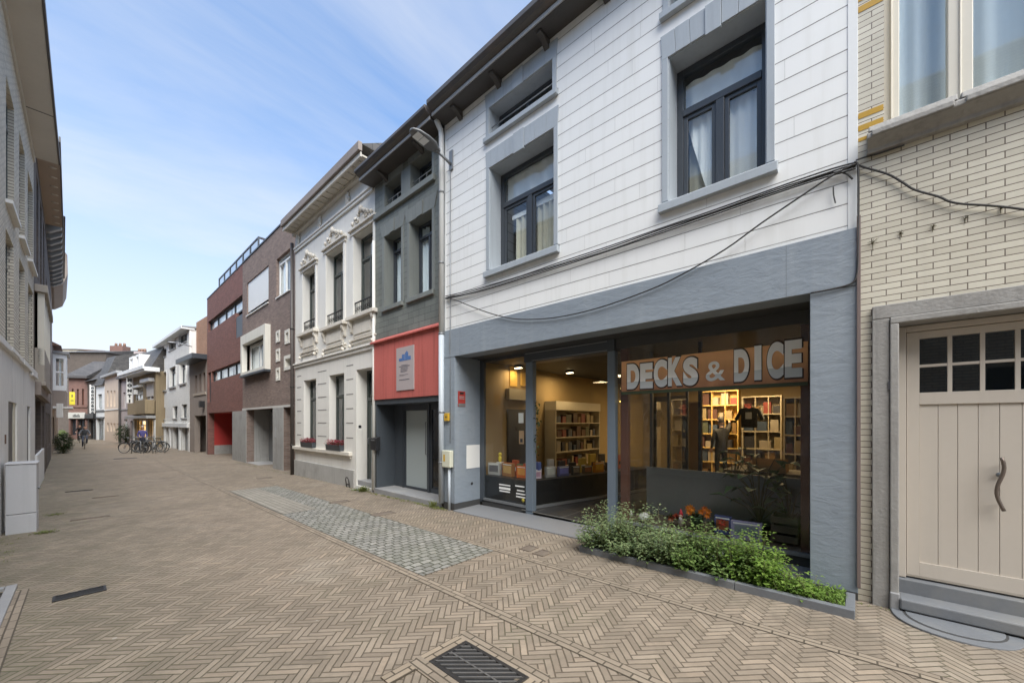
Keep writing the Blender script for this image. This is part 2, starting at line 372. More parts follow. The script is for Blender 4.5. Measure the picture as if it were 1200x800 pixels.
M['tile_roof'] = brickm('clay_tile_roof', (.20, .115, .08), (.26, .15, .10), (.12, .08, .06), .25, .3, .02, .75, .6, .16)
M['zinc'] = plain('zinc_roof', (.26, .265, .265), .45, .12, 3, .1, metal=.3)
M['black'] = plain('black_paint', (.018, .018, .02), .4, .2, 6, .05)
M['white'] = plain('white_pvc', (.78, .78, .76), .4, .04, 5, .05)
M['grey_metal'] = plain('grey_metal', (.22, .23, .24), .4, .12, 6, .1, metal=.4)
M['cabinet'] = plain('cabinet_grey', (.46, .465, .48), .5, .05, 5, .08, streak=.06)
M['iron'] = plain('cast_iron', (.045, .042, .04), .55, .3, 14, .4, metal=.5)
M['rust'] = plain('rusty_iron', (.12, .065, .045), .75, .35, 14, .5)
M['wood'] = plain('red_brown_wood', (.115, .045, .03), .45, .3, 5, .3)
M['oldwood'] = plain('crate_wood', (.12, .095, .065), .8, .3, 8, .4)
M['paper'] = plain('paper', (.80, .80, .78), .8, .02, 4, 0)
M['curtain'] = plain('net_curtain', (.93, .93, .92), .9, .05, 3, 0)
M['curtain_b'] = plain('bluish_curtain', (.80, .86, .90), .9, .08, 3, 0)
M['curtain_y'] = plain('beige_curtain', (.60, .56, .45), .9, .12, 3, 0)
M['glass'] = glassm('window_glass', (.95, .97, .97), 1.85)
M['shopglass'] = glassm('shop_glass', (.93, .94, .93), 1.45)
M['darkglass'] = glassm('dark_glass', (.50, .55, .60), 1.6)
M['frost'] = plain('frosted_glass', (.36, .40, .40), .35, .05, 2, 0)
M['room'] = plain('dark_room', (.10, .095, .09), .9, .2, 2, 0)
M['rubber'] = plain('black_rubber', (.02, .02, .02), .8, .1, 8, .1)
M['cable'] = plain('black_cable', (.035, .033, .032), .6, .1, 8, .05)
M['redflower'] = leafm('red_flowers', (.35, .03, .05), (.22, .04, .06))
M['leaf'] = leafm('shrub_leaf', (.11, .19, .05), (.25, .35, .11), .4)
M['leaf2'] = leafm('shrub_leaf_grey', (.15, .22, .09), (.32, .39, .20), .4)
M['leaf3'] = leafm('bright_leaf', (.12, .22, .03), (.24, .36, .07), .35)
M['leafd'] = leafm('dark_leaf', (.03, .055, .02), (.07, .10, .035), .2)
M['stem'] = plain('stem', (.10, .09, .04), .8, .2, 8, .1)
M['grass'] = leafm('joint_weed', (.10, .13, .03), (.22, .24, .07), .3)
# ---------------------------------------------------------------- facades
class Fac:
    """a house standing on the street: local x runs left to right seen from the street, y into the house, z up"""
    def __init__(s, name, label, cat, O, d, group=None):
        s.d = Vector((d[0], d[1])).normalized(); s.n = Vector((-s.d.y, s.d.x)); s.O = Vector((O[0], O[1]))
        s.z0 = gz(O[1])
        s.e = empty(name, label, cat, (O[0], O[1], s.z0), math.atan2(s.d.y, s.d.x), group)
    def P(s, u, v, off=0.0):
        r = ray(u, v); rn = r[0] * s.n.x + r[1] * s.n.y
        t = (s.O.dot(s.n) + off) / rn
        return ((r[0] * t - s.O.x) * s.d.x + (r[1] * t - s.O.y) * s.d.y, EYE + r[2] * t - s.z0)
    def S(s, u, off=0.0): return s.P(u, 494, off)[0]
    def Z(s, u, v, off=0.0): return s.P(u, v, off)[1]
    def R(s, uL, uR, vt, vb, off=0.0, at=None):
        """rectangle: x0,x1,z0,z1 with the heights read at the column at"""
        a = uL if at is None else at
        return (s.S(uL, off), s.S(uR, off), s.Z(a, vb, off), s.Z(a, vt, off))
    def L(s, x, y, z):
        p = Vector((x, y)) - s.O
        return (p.dot(s.d), p.dot(s.n), z - s.z0)
def facX(name, label, cat, X, uL, uR, group=None):
    """right hand row: facade plane at x = X between two sight lines"""
    def Y(u):
        r = ray(u, 494); return r[1] * X / r[0]
    f = Fac(name, label, cat, (X, Y(uL)), (0, -1), group); f.w = Y(uL) - Y(uR); return f
def facG(name, label, cat, a, b, group=None):
    f = Fac(name, label, cat, (a[0], a[1]), (b[0] - a[0], b[1] - a[1]), group); f.w = (Vector((b[0], b[1])) - Vector((a[0], a[1]))).length; return f
def shell(F, w, ztop, holes, mat, depth=8, th=.3, sd=.2, zb=-.8, roof=None, rmat=None, extra=None, back=True, name='wall'):
    m = MB(); e = .003
    m.wall(e, w - e, zb, ztop, holes, 0, th)
    m.box(e, sd, th, depth, zb, ztop); m.box(w - sd, w - e, th, depth, zb, ztop)
    if back: m.box(sd, w - sd, depth - .2, depth, zb, ztop)
    m.box(sd, w - sd, th, depth - .2, ztop - .25, ztop - .02)
    o = m.build(name, mat, F.e)
    if roof:
        r = MB(); r.prism_x([(-.0, ztop + .003), (depth, ztop + .003), (depth * .5, ztop + roof)], e, w - e); r.build('roof', rmat or M['slate_roof'], F.e)
    return o
def curtain_mesh(x0, x1, z0, z1, y, amp=.025, n=None, wl=.12):
    m = MB(); n = n or max(8, int((x1 - x0) / .02)); ph = random.random() * 6
    vs = []
    for i in range(n + 1):
        x = x0 + (x1 - x0) * i / n
        yy = y + amp * math.sin(2 * PI * x / wl + ph) + amp * .4 * math.sin(5.3 * x / wl + ph)
        vs += [(x, yy, z0), (x + amp * .2, yy, z1)]
    m.add(vs, [(2*i, 2*i + 2, 2*i + 3, 2*i + 1) for i in range(n)], True)
    return m
def window(F, R, y, fm='anth', gm='glass', cols=2, rows=None, transom=None, fw=.06, dep=.07, inner=.035, curtain=None, cm='curtain', crng=(0, 1), sill=None, sm='bluetrim', surround=None, label=None, name='window', wall_th=None, cz=0.0, hollow=True):
    x0, x1, z0, z1 = R; P = F.e
    m = MB()
    m.box(x0, x0 + fw, y, y + dep, z0, z1); m.box(x1 - fw, x1, y, y + dep, z0, z1)
    m.box(x0 + fw, x1 - fw, y, y + dep, z0, z0 + fw); m.box(x0 + fw, x1 - fw, y, y + dep, z1 - fw, z1)
    a, b, c, d = x0 + fw, x1 - fw, z0 + fw, z1 - fw; zt = d
    if transom:
        zt = z0 + (z1 - z0) * transom; m.box(a, b, y - .012, y + dep, zt, zt + fw * 1.1)
    if cols > 1:
        for i in range(1, cols):
            xm = a + (b - a) * i / cols; m.box(xm - fw * .6, xm + fw * .6, y - .008, y + dep - .002, c, zt)
    if rows:
        for i in range(1, rows):
            zm = c + (zt - c) * i / rows; m.box(a, b, y + .006, y + dep - .006, zm - fw * .3, zm + fw * .3)
    if inner:
        for i in range(cols):
            xa = a + (b - a) * i / cols + (fw * .6 if i else 0); xb = a + (b - a) * (i + 1) / cols - (fw * .6 if i < cols - 1 else 0)
            q = y + .012
            m.box(xa, xa + inner, q, q + .04, c, zt); m.box(xb - inner, xb, q, q + .04, c, zt)
            m.box(xa + inner, xb - inner, q, q + .04, c, c + inner); m.box(xa + inner, xb - inner, q, q + .04, zt - inner, zt)
    w = m.build(name, M[fm], P, .004)
    if label: w['label'] = label
    MB().box(a - .01, b + .01, y + dep * .5, y + dep * .5 + .006, c - .01, d + .01).build('pane', M[gm], w)
    if curtain:
        for (f0, f1) in (curtain if isinstance(curtain, (list, tuple)) else [crng]):
            curtain_mesh(a + (b - a) * f0, a + (b - a) * f1, c + cz * (d - c), d, y + dep + .03).build('curtain', M[cm], w)
    if sill:
        o, h, e = sill
        MB().prism_x([(y - .002, z0 - .004), (y - .002, z0 - h), (-o, z0 - h), (-o, z0 - .02)], x0 - e, x1 + e).build('sill', M[sm], w, .004)
    if surround:
        sw, pr, mt = surround
        s = MB(); s.box(x0 - sw, x0, -pr, .001, z0, z1); s.box(x1, x1 + sw, -pr, .001, z0, z1); s.box(x0 - sw, x1 + sw, -pr, .001, z1, z1 + sw)
        s.build('surround', M[mt], w, .004)
    return w
def text(s, size, mat, parent, loc, name='lettering', ext=.004, bold=0.0, rot=(PI / 2, 0, 0), sx=1, align='LEFT', spacing=1.0):
    cu = bpy.data.curves.new('t', 'FONT'); cu.body = s; cu.size = size; cu.extrude = ext; cu.offset = bold; cu.align_x = align; cu.space_character = spacing
    o = bpy.data.objects.new('t', cu); COL.objects.link(o)
    dg = bpy.context.evaluated_depsgraph_get(); dg.update()
    me = bpy.data.meshes.new_from_object(o.evaluated_get(dg)); bpy.data.objects.remove(o)
    me.materials.clear(); me.materials.append(mat)
    r = bpy.data.objects.new(name, me); COL.objects.link(r); r.parent = parent; r.location = loc; r.rotation_euler = rot; r.scale = (sx, 1, 1)
    return r
# ---------------------------------------------------------------- camera, light, sky
cd = bpy.data.cameras.new('camera'); cam = bpy.data.objects.new('camera', cd); COL.objects.link(cam)
cam.location = (0, 0, EYE); cam.rotation_euler = (PI / 2, 0, -TH)
cd.sensor_width = 36; cd.lens = 36 * 450 / 1200.0; cd.shift_y = 94 / 1200.0; cd.clip_end = 2000; cd.clip_start = .05
SC.camera = cam
EL, AZ = math.radians(56), math.radians(201)      # sun direction, azimuth measured from +Y clockwise
sd = bpy.data.lights.new('sun', 'SUN'); sun = bpy.data.objects.new('sun', sd); COL.objects.link(sun)
sd.energy = 3.1; sd.angle = math.radians(60); sd.color = (1, .925, .82)
sv = Vector((math.sin(AZ) * math.cos(EL), math.cos(AZ) * math.cos(EL), math.sin(EL)))
sun.rotation_euler = sv.to_track_quat('Z', 'Y').to_euler(); sun.location = (0, 0, 30)
W = bpy.data.worlds.new('World'); SC.world = W; W.use_nodes = True; t = W.node_tree
bg = t.nodes['Background']; sky = t.nodes.new('ShaderNodeTexSky'); sky.sky_type = 'NISHITA'; sky.sun_disc = False
sky.sun_elevation = EL; sky.sun_rotation = AZ; sky.altitude = 0; sky.air_density = 1.0; sky.dust_density = 1.2; sky.ozone_density = 1.2
tc = t.nodes.new('ShaderNodeTexCoord'); g = tc.outputs['Generated']
s = t.nodes.new('ShaderNodeSeparateXYZ'); t.links.new(g, s.inputs[0])
# thin cloud sheet: project the direction on a plane overhead
zc = math_(t, 'ADD', math_(t, 'MAXIMUM', s.outputs[2], 0.0), .12)
cb = t.nodes.new('ShaderNodeCombineXYZ'); t.links.new(math_(t, 'DIVIDE', s.outputs[0], zc), cb.inputs[0]); t.links.new(math_(t, 'DIVIDE', s.outputs[1], zc), cb.inputs[1])
mp = t.nodes.new('ShaderNodeMapping'); mp.inputs['Rotation'].default_value = (0, 0, .5); mp.inputs['Scale'].default_value = (.55, 1.5, 1); mp.inputs['Location'].default_value = (3.1, 1.7, 0)
t.links.new(cb.outputs[0], mp.inputs[0])
n1 = noise(t, mp.outputs[0], .75, 8, .58, .6); n2 = noise(t, mp.outputs[0], .28, 3, .5)
cl = math_(t, 'MULTIPLY', ramp(t, math_(t, 'ADD', math_(t, 'MULTIPLY', n1, .55), math_(t, 'MULTIPLY', n2, .45)), .40, .64), .68)
hz = math_(t, 'SUBTRACT', 1.0, ramp(t, s.outputs[2], -.02, .62)); hz = math_(t, 'POWER', hz, 1.0)
f = math_(t, 'MAXIMUM', cl, math_(t, 'MINIMUM', math_(t, 'MULTIPLY', hz, 1.12), 1.0))
mx = mixc(t, f, mixc(t, 1.0, sky.outputs[0], (SKYT := (.56, .86, 1.06)), 'MULTIPLY'), (3.1, 3.16, 3.25))
t.links.new(mx, bg.inputs[0]); bg.inputs[1].default_value = .12
SC.view_settings.view_transform = 'Standard'; SC.view_settings.look = 'None'; SC.view_settings.gamma = 1; SC.view_settings.exposure = EXPO = 1.38
SC.view_settings.use_curve_mapping = False
SC.cycles.use_denoising = True; SC.cycles.max_bounces = 8; SC.cycles.transparent_max_bounces = 24; SC.cycles.diffuse_bounces = 4; SC.cycles.glossy_bounces = 4
SC.cycles.sample_clamp_indirect = 4; SC.cycles.caustics_reflective = False; SC.cycles.caustics_refractive = False
# ---------------------------------------------------------------- ground
def sheet(name, pts, dz, mat, kind='structure', th=0):
    m = MB(); n = len(pts); vs = [(p[0], p[1], gz(p[1]) + dz) for p in pts]
    m.add(vs, [tuple(range(n))])
    o = m.build(name, mat); o['kind'] = kind; return o
m = MB(); ys = [-80, -6, 0, 35, 400]; xs = [-200, -6, 6, 200]
for i in range(4):
    for j in range(3): m.quad((xs[j], ys[i], gz(ys[i])), (xs[j+1], ys[i], gz(ys[i])), (xs[j+1], ys[i+1], gz(ys[i+1])), (xs[j], ys[i+1], gz(ys[i+1])))
m.build('street', M['pavers'])['kind'] = 'structure'
def strip(x, y0, y1):
    m = MB(); e_ = (-.004, .108); m.add([(e_[0], y, gz(y) + .004 + k * 0) for k, y in ((0, y0), (0, y1))] + [(e_[1], y, gz(y) + .004) for y in (y1, y0)], [(0, 3, 2, 1)])
    o = m.build('paver_row_strip', M['strip'], loc=(x, 0, 0)); o['kind'] = 'structure'
XA, XB = G(495.5, 674.7).x, G(576, 644).x
Ynear, Yfar = G(495.5, 674.7).y + .0, G(272, 575).y
for (x, y0, y1) in ((XA - .11, -6, 34), (XB, -6, 20)):
    strip(x, y0, y1)
def sett():
    m, t, b = nt('granite_setts'); co = objco(t)
    wn = t.nodes.new('ShaderNodeTexNoise'); wn.inputs['Scale'].default_value = 3.5; wn.inputs['Detail'].default_value = 3; t.links.new(co, wn.inputs[0])
    sc = t.nodes.new('ShaderNodeVectorMath'); sc.operation = 'SCALE'; sc.inputs['Scale'].default_value = .10; t.links.new(wn.outputs['Color'], sc.inputs[0])
    ad = t.nodes.new('ShaderNodeVectorMath'); t.links.new(co, ad.inputs[0]); t.links.new(sc.outputs[0], ad.inputs[1])
    k = t.nodes.new('ShaderNodeTexBrick'); t.links.new(ad.outputs[0], k.inputs[0]); k.inputs['Scale'].default_value = 1
    k.inputs['Brick Width'].default_value = .125; k.inputs['Row Height'].default_value = .105; k.inputs['Mortar Size'].default_value = .010; k.inputs['Mortar Smooth'].default_value = .5
    k.inputs['Color1'].default_value = rgb((.18, .175, .16)); k.inputs['Color2'].default_value = rgb((.29, .28, .255)); k.inputs['Mortar'].default_value = rgb((.055, .058, .035))
    f = noise(t, co, 18, 4); c = mixc(t, 1.0, k.outputs[0], math_(t, 'ADD', .75, math_(t, 'MULTIPLY', f, .5)), 'MULTIPLY')
    c = mixc(t, math_(t, 'MULTIPLY', ramp(t, noise(t, co, 1.1, 4), .45, .65), .2), c, (.12, .13, .08))
    t.links.new(c, b.inputs['Base Color']); b.inputs['Roughness'].default_value = .65
    bump(t, b, math_(t, 'ADD', math_(t, 'SUBTRACT', 1.0, k.outputs['Fac']), math_(t, 'MULTIPLY', f, .4)), .9, .015); return m
M['sett'] = sett()
sheet('granite_sett_paving', [(XA, Ynear), (XB - .01, Ynear), (XB - .01, Yfar), (XA, Yfar)], .006, M['sett'])
pq = G(350, 600).y
sheet('pale_slab_paving', [(XA + .01, Yfar - .02), (XA + .62, Yfar - .02), (XA + .62, pq), (XA + .01, pq)][::-1], .010, brickm('worn_grey_pavers', (.27, .25, .215), (.22, .205, .175), (.12, .105, .08), .2, .10, .008, .75, .5, .25, plane='yx'))
# paving rows beside the left hand houses
xl = G(32, 696).x
strip(xl - .105, -6, G(32, 690).y)
# ---------------------------------------------------------------- gratings and covers
def ground_thing(name, label, cat, c, group=None, rz=0):
    return empty(name, label, cat, (c[0], c[1], gz(c[1])), rz, group)
a, b_, c_ = G(546, 752), G(515, 770), G(618, 797)      # corners of the near grating
gx0, gx1 = b_.x, a.x; gy1 = a.y; gy0 = gy1 - .62
gx0 = gx1 - .34
e = ground_thing('street_grating', 'slotted cast iron street drain grating set in a brick border in the foreground', 'drain grating', ((gx0 + gx1) / 2, (gy0 + gy1) / 2))
w, h = (gx1 - gx0) / 2, (gy1 - gy0) / 2
m = MB(); fr = .03
m.box(-w, w, h - fr, h, -.02, .012); m.box(-w, w, -h, -h + fr, -.02, .012); m.box(-w, -w + fr, -h + fr, h - fr, -.02, .012); m.box(w - fr, w, -h + fr, h - fr, -.02, .012)
m.build('frame', M['iron'], e, .003)
m = MB(); nb = 0
M['grate'] = plain('worn_grate', (.13, .125, .12), .5, .3, 14, .4, metal=.3)
for i in range(nb):
    y = -h + fr + (2 * h - 2 * fr) * (i + .5) / nb
    pass
k_ = 1.11; hh = h - fr; ww = w - fr
for i in range(-2, 17):
    c_ = -hh - .2 + (2 * hh + .4) * (i + .5) / 15
    xs_ = sorted([max(-ww, min(ww, (c_ - hh) / k_)), max(-ww, min(ww, (c_ + hh) / k_))])
    if xs_[1] - xs_[0] < .02: continue
    m.prism_z([(xs_[0], c_ - k_ * xs_[0] - .010), (xs_[1], c_ - k_ * xs_[1] - .010), (xs_[1], c_ - k_ * xs_[1] + .010), (xs_[0], c_ - k_ * xs_[0] + .010)], .003, .013)
m.box(-.006, .006, -hh, hh, .003, .0125)
m.build('bars', M['grate'], e)
part('sump', M['black'], e, [(-w + fr, w - fr, -h + fr, h - fr, .001, .003)])
m = MB(); bw = .105
for (x0, x1, y0, y1) in ((w, w + bw, -h - bw, h + bw), (-w - bw, -w, -h - bw, h + bw)): m.box(x0, x1, y0, y1, -.02, .007)
m.build('side_bricks', M['strip'], e)
part('end_bricks', M['strip_x'], e, [(x0, x1, y0, y1, -.02, .007) for (x0, x1, y0, y1) in ((-w, w, h, h + bw), (-w, w, -h - bw, -h), (-w - bw - .2, -w - bw, h, h + bw))])
M['coverplate'] = plain('worn_cover', (.15, .12, .095), .75, .35, 14, .5, dirt=(.20, .17, .13))
def cover(u, v, sx, sy, label, mat='iron', slots=True, name='drain_cover', cat='drain cover', group=None):
    c = G(u, v); e = ground_thing(name, label, cat, c, group)
    part('cover_frame', M[mat], e, [(-sx/2, sx/2, sy/2 - .02, sy/2, -.01, .012), (-sx/2, sx/2, -sy/2, -sy/2 + .02, -.01, .012), (-sx/2, -sx/2 + .02, -sy/2 + .02, sy/2 - .02, -.01, .012), (sx/2 - .02, sx/2, -sy/2 + .02, sy/2 - .02, -.01, .012)])
    if slots: part('bars', M[mat], e, [(-sx/2 + .02, sx/2 - .02, -sy/2 + .03 + (sy - .06) * i / 7, -sy/2 + .03 + (sy - .06) * (i + .5) / 7, -.01, .010) for i in range(7)])
    else: part('lid', M[mat], e, [(-sx/2 + .023, sx/2 - .023, -sy/2 + .023, sy/2 - .023, -.01, .009)], .003)
    return e
cover(94, 695.5, .36, .17, 'low iron drain cover in the brick paving at the left beside the kerbstone', slots=True)
cover(620, 642.5, .21, .17, 'small dark rusty cover left of its twin beside the shop doorstep', 'coverplate', False, group='small covers before the shop')
cover(636, 648, .21, .17, 'small brownish cover right of its twin before the shop planter', 'coverplate', False, group='small covers before the shop')
cover(449, 602, .42, .22, 'worn iron cover between the granite setts and the grey house step', 'coverplate', False)
cover(93, 575, .5, .09, 'thin dark iron slot cover in the road beyond the grey cabinet', 'iron', True)
cover(124, 582, .45, .08, 'long dark slot cover in the middle of the brick road', 'coverplate', False)
cover(106, 607, .5, .1, 'rust stained long cover in the road beside the cabinet', 'coverplate', False)
cover(310, 560, .4, .25, 'flat cover in front of the white ornate house', 'coverplate', False)
cover(147, 537, .9, .4, 'distant flat cover in the road before the parked bicycles', 'iron', False)
cover(398, 588, .4, .2, 'small worn cover near the white house front step', 'coverplate', False)
# ---------------------------------------------------------------- cream brick house with the garage (nearest on the right)
XF = 4.8
GH = Fac('cream_brick_house', 'cream glazed brick house with a beige garage door at the right', 'house', (XF, 0.0), (0, -1))
g_op = GH.S(1053); gtop = GH.Z(1052.5, 380); o1a, o1b = GH.S(1022), GH.S(1042); lt1 = GH.Z(1030, 359.5); lt0 = GH.Z(1030, 375.3)
DW = 2.35                                       # width of the garage opening
wu = (GH.S(1036), GH.S(1036) + 2.4, GH.Z(1037, 153), 6.55)
m = MB(); m.wall(.003, 6.5, -.5, 8.6, [(g_op - .02, g_op + DW + .02, -.5, gtop + .02), wu], 0, .35); m.box(.003, .25, .35, 9, -.5, 8.6); m.box(6.25, 6.5, .35, 9, -.5, 8.6); m.box(.25, 6.25, 8.75, 9, -.5, 8.6); m.box(.25, 6.25, .35, 8.75, 8.3, 8.58)
m.box(.25, 6.25, .35, 8.75, 3.35, 3.5)
m.build('wall', M['cream_brick'], GH.e)
MB().prism_x([(-.1, 8.603), (9, 8.603), (4.5, 10.8)], .003, 6.5).build('roof', M['slate_roof'], GH.e)
# ochre courses beside the window
m = MB(); xe = GH.S(1036) - .004
for v0, v1 in ((133, 139.5), (147.5, 154), (162, 166)):
    m.box(.004, xe, -.004, .002, GH.Z(1008, v1), GH.Z(1008, v0))
m.box(.004, xe, -.004, .002, GH.Z(1008, 15), GH.Z(1008, 8)); m.box(.004, xe, -.004, .002, GH.Z(1008, 2), GH.Z(1008, -5))
m.build('ochre_courses', M['ochre'], GH.e)
# stone surround
m = MB(); r1 = g_op + DW
m.box(o1a, o1b, -.045, .002, -.1, lt0); m.box(r1 + (g_op - o1b), r1 + (g_op - o1a), -.045, .002, -.1, lt0)
m.box(o1a, r1 + (g_op - o1a), -.045, .002, lt0 + .003, lt1)
m.build('outer_surround', M['oldstone'], GH.e, .006)
m = MB()
m.box(o1b + .003, g_op, -.065, .16, -.1, gtop); m.box(r1, r1 + g_op - o1b - .003, -.065, .16, -.1, gtop); m.box(o1b + .003, r1 + g_op - o1b - .003, -.065, .16, gtop + .002, lt0)
m.build('inner_surround', M['oldstone'], GH.e, .008)
MB().box(o1b + .0, g_op + .005, -.08, .1, -.1, .16).build('plinth_block', M['bluestone2'], GH.e, .01)
# steps
zs = GH.Z(1062.5, 677.5, .13)
m = MB(); m.box(g_op + .002, r1 - .002, .10, .34, -.2, zs); m.build('door_sill', M['bluestone'], GH.e, .008)
zt = GH.Z(1052.7, 697, -.02)
MB().box(g_op + .003, r1 - .003, -.10, .10, .035, zt).build('step', M['bluestone'], GH.e, .012)
# the garage door
dz0, dz1, dx0, dx1, yd = zs + .006, gtop - .004, g_op + .005, r1 - .005, .17
d = MB(); st = .10
d.box(dx0, dx0 + .05, yd - .03, yd + .05, dz0, dz1); d.box(dx1 - .05, dx1, yd - .03, yd + .05, dz0, dz1); d.box(dx0 + .05, dx1 - .05, yd - .03, yd + .05, dz1 - .05, dz1)
d.build('door_frame', M['beige_door'], GH.e, .004)
a, b = dx0 + .055, dx1 - .055; mid = (a + b) / 2
winz0 = GH.Z(1078, 460, yd); winz1 = GH.Z(1077.5, 397, yd)
for k, (p, q) in enumerate(((a, mid - .003), (mid + .003, b))):
    d = MB(); sl = GH.S(1077.5, yd) - a if k == 0 else .13; s2 = .13
    pl, pr = p + (sl if k == 0 else s2), q - (s2 if k == 0 else sl)
    rail = winz0 - .105
    d.box(p, pl, yd, yd + .05, dz0 + .01, dz1 - .055); d.box(pr, q, yd, yd + .05, dz0 + .01, dz1 - .055)
    d.box(pl, pr, yd, yd + .05, dz0 + .01, dz0 + .15); d.box(pl, pr, yd, yd + .05, winz1, dz1 - .055); d.box(pl, pr, yd, yd + .05, rail, winz0)
    for i in range(1, 5): x = pl + (pr - pl) * i / 5; d.box(x - .014, x + .014, yd + .004, yd + .04, winz0, winz1)
    zmid = (winz0 + winz1) / 2 - .003
    for i in range(5):
        xa = pl + (pr - pl) * i / 5 + (.014 if i else 0); xb = pl + (pr - pl) * (i + 1) / 5 - (.014 if i < 4 else 0)
        d.box(xa, xb, yd + .006, yd + .038, zmid - .012, zmid + .012)
    n = 8
    for i in range(n):
        xa = pl + (pr - pl) * i / n; xb = pl + (pr - pl) * (i + 1) / n
        d.box(xa + .0013, xb - .0013, yd + .014, yd + .03, dz0 + .15, rail)
    d.box(pl, pr, yd + .03, yd + .034, dz0 + .15, rail)
    o = d.build('door_leaf', M['beige_door'], GH.e, .003)
    MB().box(pl + .001, pr - .001, yd + .02, yd + .026, winz0, winz1).build('pane', M['darkglass'], o)
    if k == 0:
        hx = GH.S(1172.5, yd - .05); ht, hb = GH.Z(1172, 536, yd - .05), GH.Z(1172, 598, yd - .05)
        pts = [(hx + .022 * math.sin(2 * PI * (i / 16) + 2.6) + .012 * (.5 - i / 16), yd - .05, hb + (ht - hb) * i / 16) for i in range(17)]
        hd = MB(); hd.tube(pts, .0125, 10)
        for z in (pts[2], pts[14]): hd.tube([z, (z[0], yd + .002, z[2])], .007)
        hd.build('handle', M['rust'] if False else plain('bronze_handle', (.16, .13, .11), .4, .2, 8, .1, metal=.6), o)
MB().lathe((0, 0, 0), [(.020, 0), (.020, .006), (.012, .010)], 12).build('lock', M['grey_metal'], o, 0, (GH.S(1171, yd), yd - .001, 1.22 - gz(0))).rotation_euler = (PI / 2, 0, 0)
part('kick_dirt', plain('door_dirt', (.36, .32, .27), .8, .3, 9, .2), GH.e, [(dx0 + .052, dx1 - .052, yd - .0008, yd + .0, dz0 + .010, dz0 + .030)])
# backing panel added behind the panes; its grey stands in for garage dimness
part('garage_backing', plain('dim_backing', (.16, .18, .20), .8, .05, 3, 0), GH.e, [(dx0, dx1, .45, .5, 0, gtop)])
# upper window
wy = .12; m = MB(); x0, x1, z0, z1 = wu
cols = [(x0, GH.S(1054, wy)), (GH.S(1110, wy), GH.S(1140, wy)), (GH.S(1110, wy) * 2 - 0 + .55, GH.S(1110, wy) * 2 + .72), (x1 - .12, x1)]
m.box(cols[0][0], cols[0][1], wy, wy + .09, z0, z1); m.box(cols[1][0], cols[1][1], wy - .02, wy + .09, z0, z1)
gl2 = cols[1][1] + (cols[1][0] - cols[0][1]) * 1.25
m.box(gl2, gl2 + .16, wy - .02, wy + .09, z0, z1); m.box(x1 - .13, x1, wy, wy + .09, z0, z1)
for p, q in ((cols[0][1], cols[1][0]), (cols[1][1], gl2), (gl2 + .16, x1 - .13)):
    m.box(p, q, wy, wy + .09, z1 - .1, z1); m.box(p, q, wy, wy + .09, z0, z0 + .03)
# beads on the frame
for p, q in cols[:2]: m.box((p + q) / 2 - .006, (p + q) / 2 + .006, wy - .032, wy - .0, z0 + .03, z1)
w = m.build('window', M['cream_frame'], GH.e, .006)
MB().box(cols[0][1] - .01, x1 - .1, wy + .05, wy + .056, z0 + .02, z1 - .08).build('pane', M['glass'], w)
c0 = cols[0][1]; cw = cols[1][0] - c0
curtain_mesh(c0, c0 + cw * .62, z0, z1, wy + .16, .03, wl=.16).build('curtain', M['curtain_b'], w)
curtain_mesh(c0 + cw * .5, c0 + cw * 1.15, z0, z1, wy + .24, .03, wl=.22).build('curtain', M['curtain_b'], w)
curtain_mesh(cols[1][1], gl2 + .1, z0, z1, wy + .2, .035, wl=.2).build('curtain', M['curtain_b'], w)
# moulded sill
sz = z0 - .004; sx0 = GH.S(1016, -.12)
prof = [(wy, sz), (-.10, sz - .02), (-.145, sz - .05), (-.145, sz - .09), (-.10, sz - .12), (-.06, sz - .15), (-.055, sz - .185), (wy, sz - .185)]
o = MB().prism_x(prof, sx0, x1 + .12).build('sill', M['oldstone'], GH.e, .008)
m = MB()      # raised mouldings of the sill, two fields with a dip between
for xa, xb in ((sx0 + .03, GH.S(1119, -.15)), (GH.S(1132, -.15), x1)):
    m.box(xa, xb, -.16, -.142, sz - .085, sz - .035); m.prism_x([(wy, sz - .01), (-.135, sz - .03), (-.11, sz + .028), (wy, sz + .038)], xa - .02, xb + .02)
m.build('sill_moulding', M['oldstone'], GH.e, .01)
part('number_plaque', plain('plaque_grey', (.10, .10, .11), .4, .2, 20, .1), GH.e, [(GH.S(1040.5, -.05), GH.S(1049.5, -.05), -.055, -.046, GH.Z(1045, 457, -.05), GH.Z(1045, 446, -.05))], .003)
# dry tufts growing from the wall joints
for i, (u, v, s_) in enumerate(((1023, 284, 1.5), (1055, 274, 1), (1093, 265, .9), (1131, 256, .8), (1173, 245, .7))):
    x, z = GH.P(u, v, -.01); p = GH.e.matrix_basis @ Vector((x, -.0, z))
    m = MB()
    for k in range(16):
        d_ = Vector((-random.uniform(.3, 1), random.uniform(-1, 1), random.uniform(-.5, 1))) ; q = d_.normalized() * random.uniform(.02, .04) * s_
        m.tube([(0, 0, 0), q * .5 + Vector((0, 0, .004)), q], .0012, 4)
    m.tube([(0, 0, 0), (-.006, .0, -.05 * s_)], .0018, 4)
    o = m.build('wall_weed', M['stem'], loc=p)
    tag(o, ['largest dark dry weed tuft on the cream brick, nearest the blue pillar', 'second dry weed tuft on the cream brick from the blue pillar', 'third dry weed tuft on the cream brick from the blue pillar', 'fourth dry weed tuft on the cream brick, under the sagging cable', 'small dark tuft touching the sagging cable on the cream brick'][i], 'weed', 'weeds in the cream brick wall')
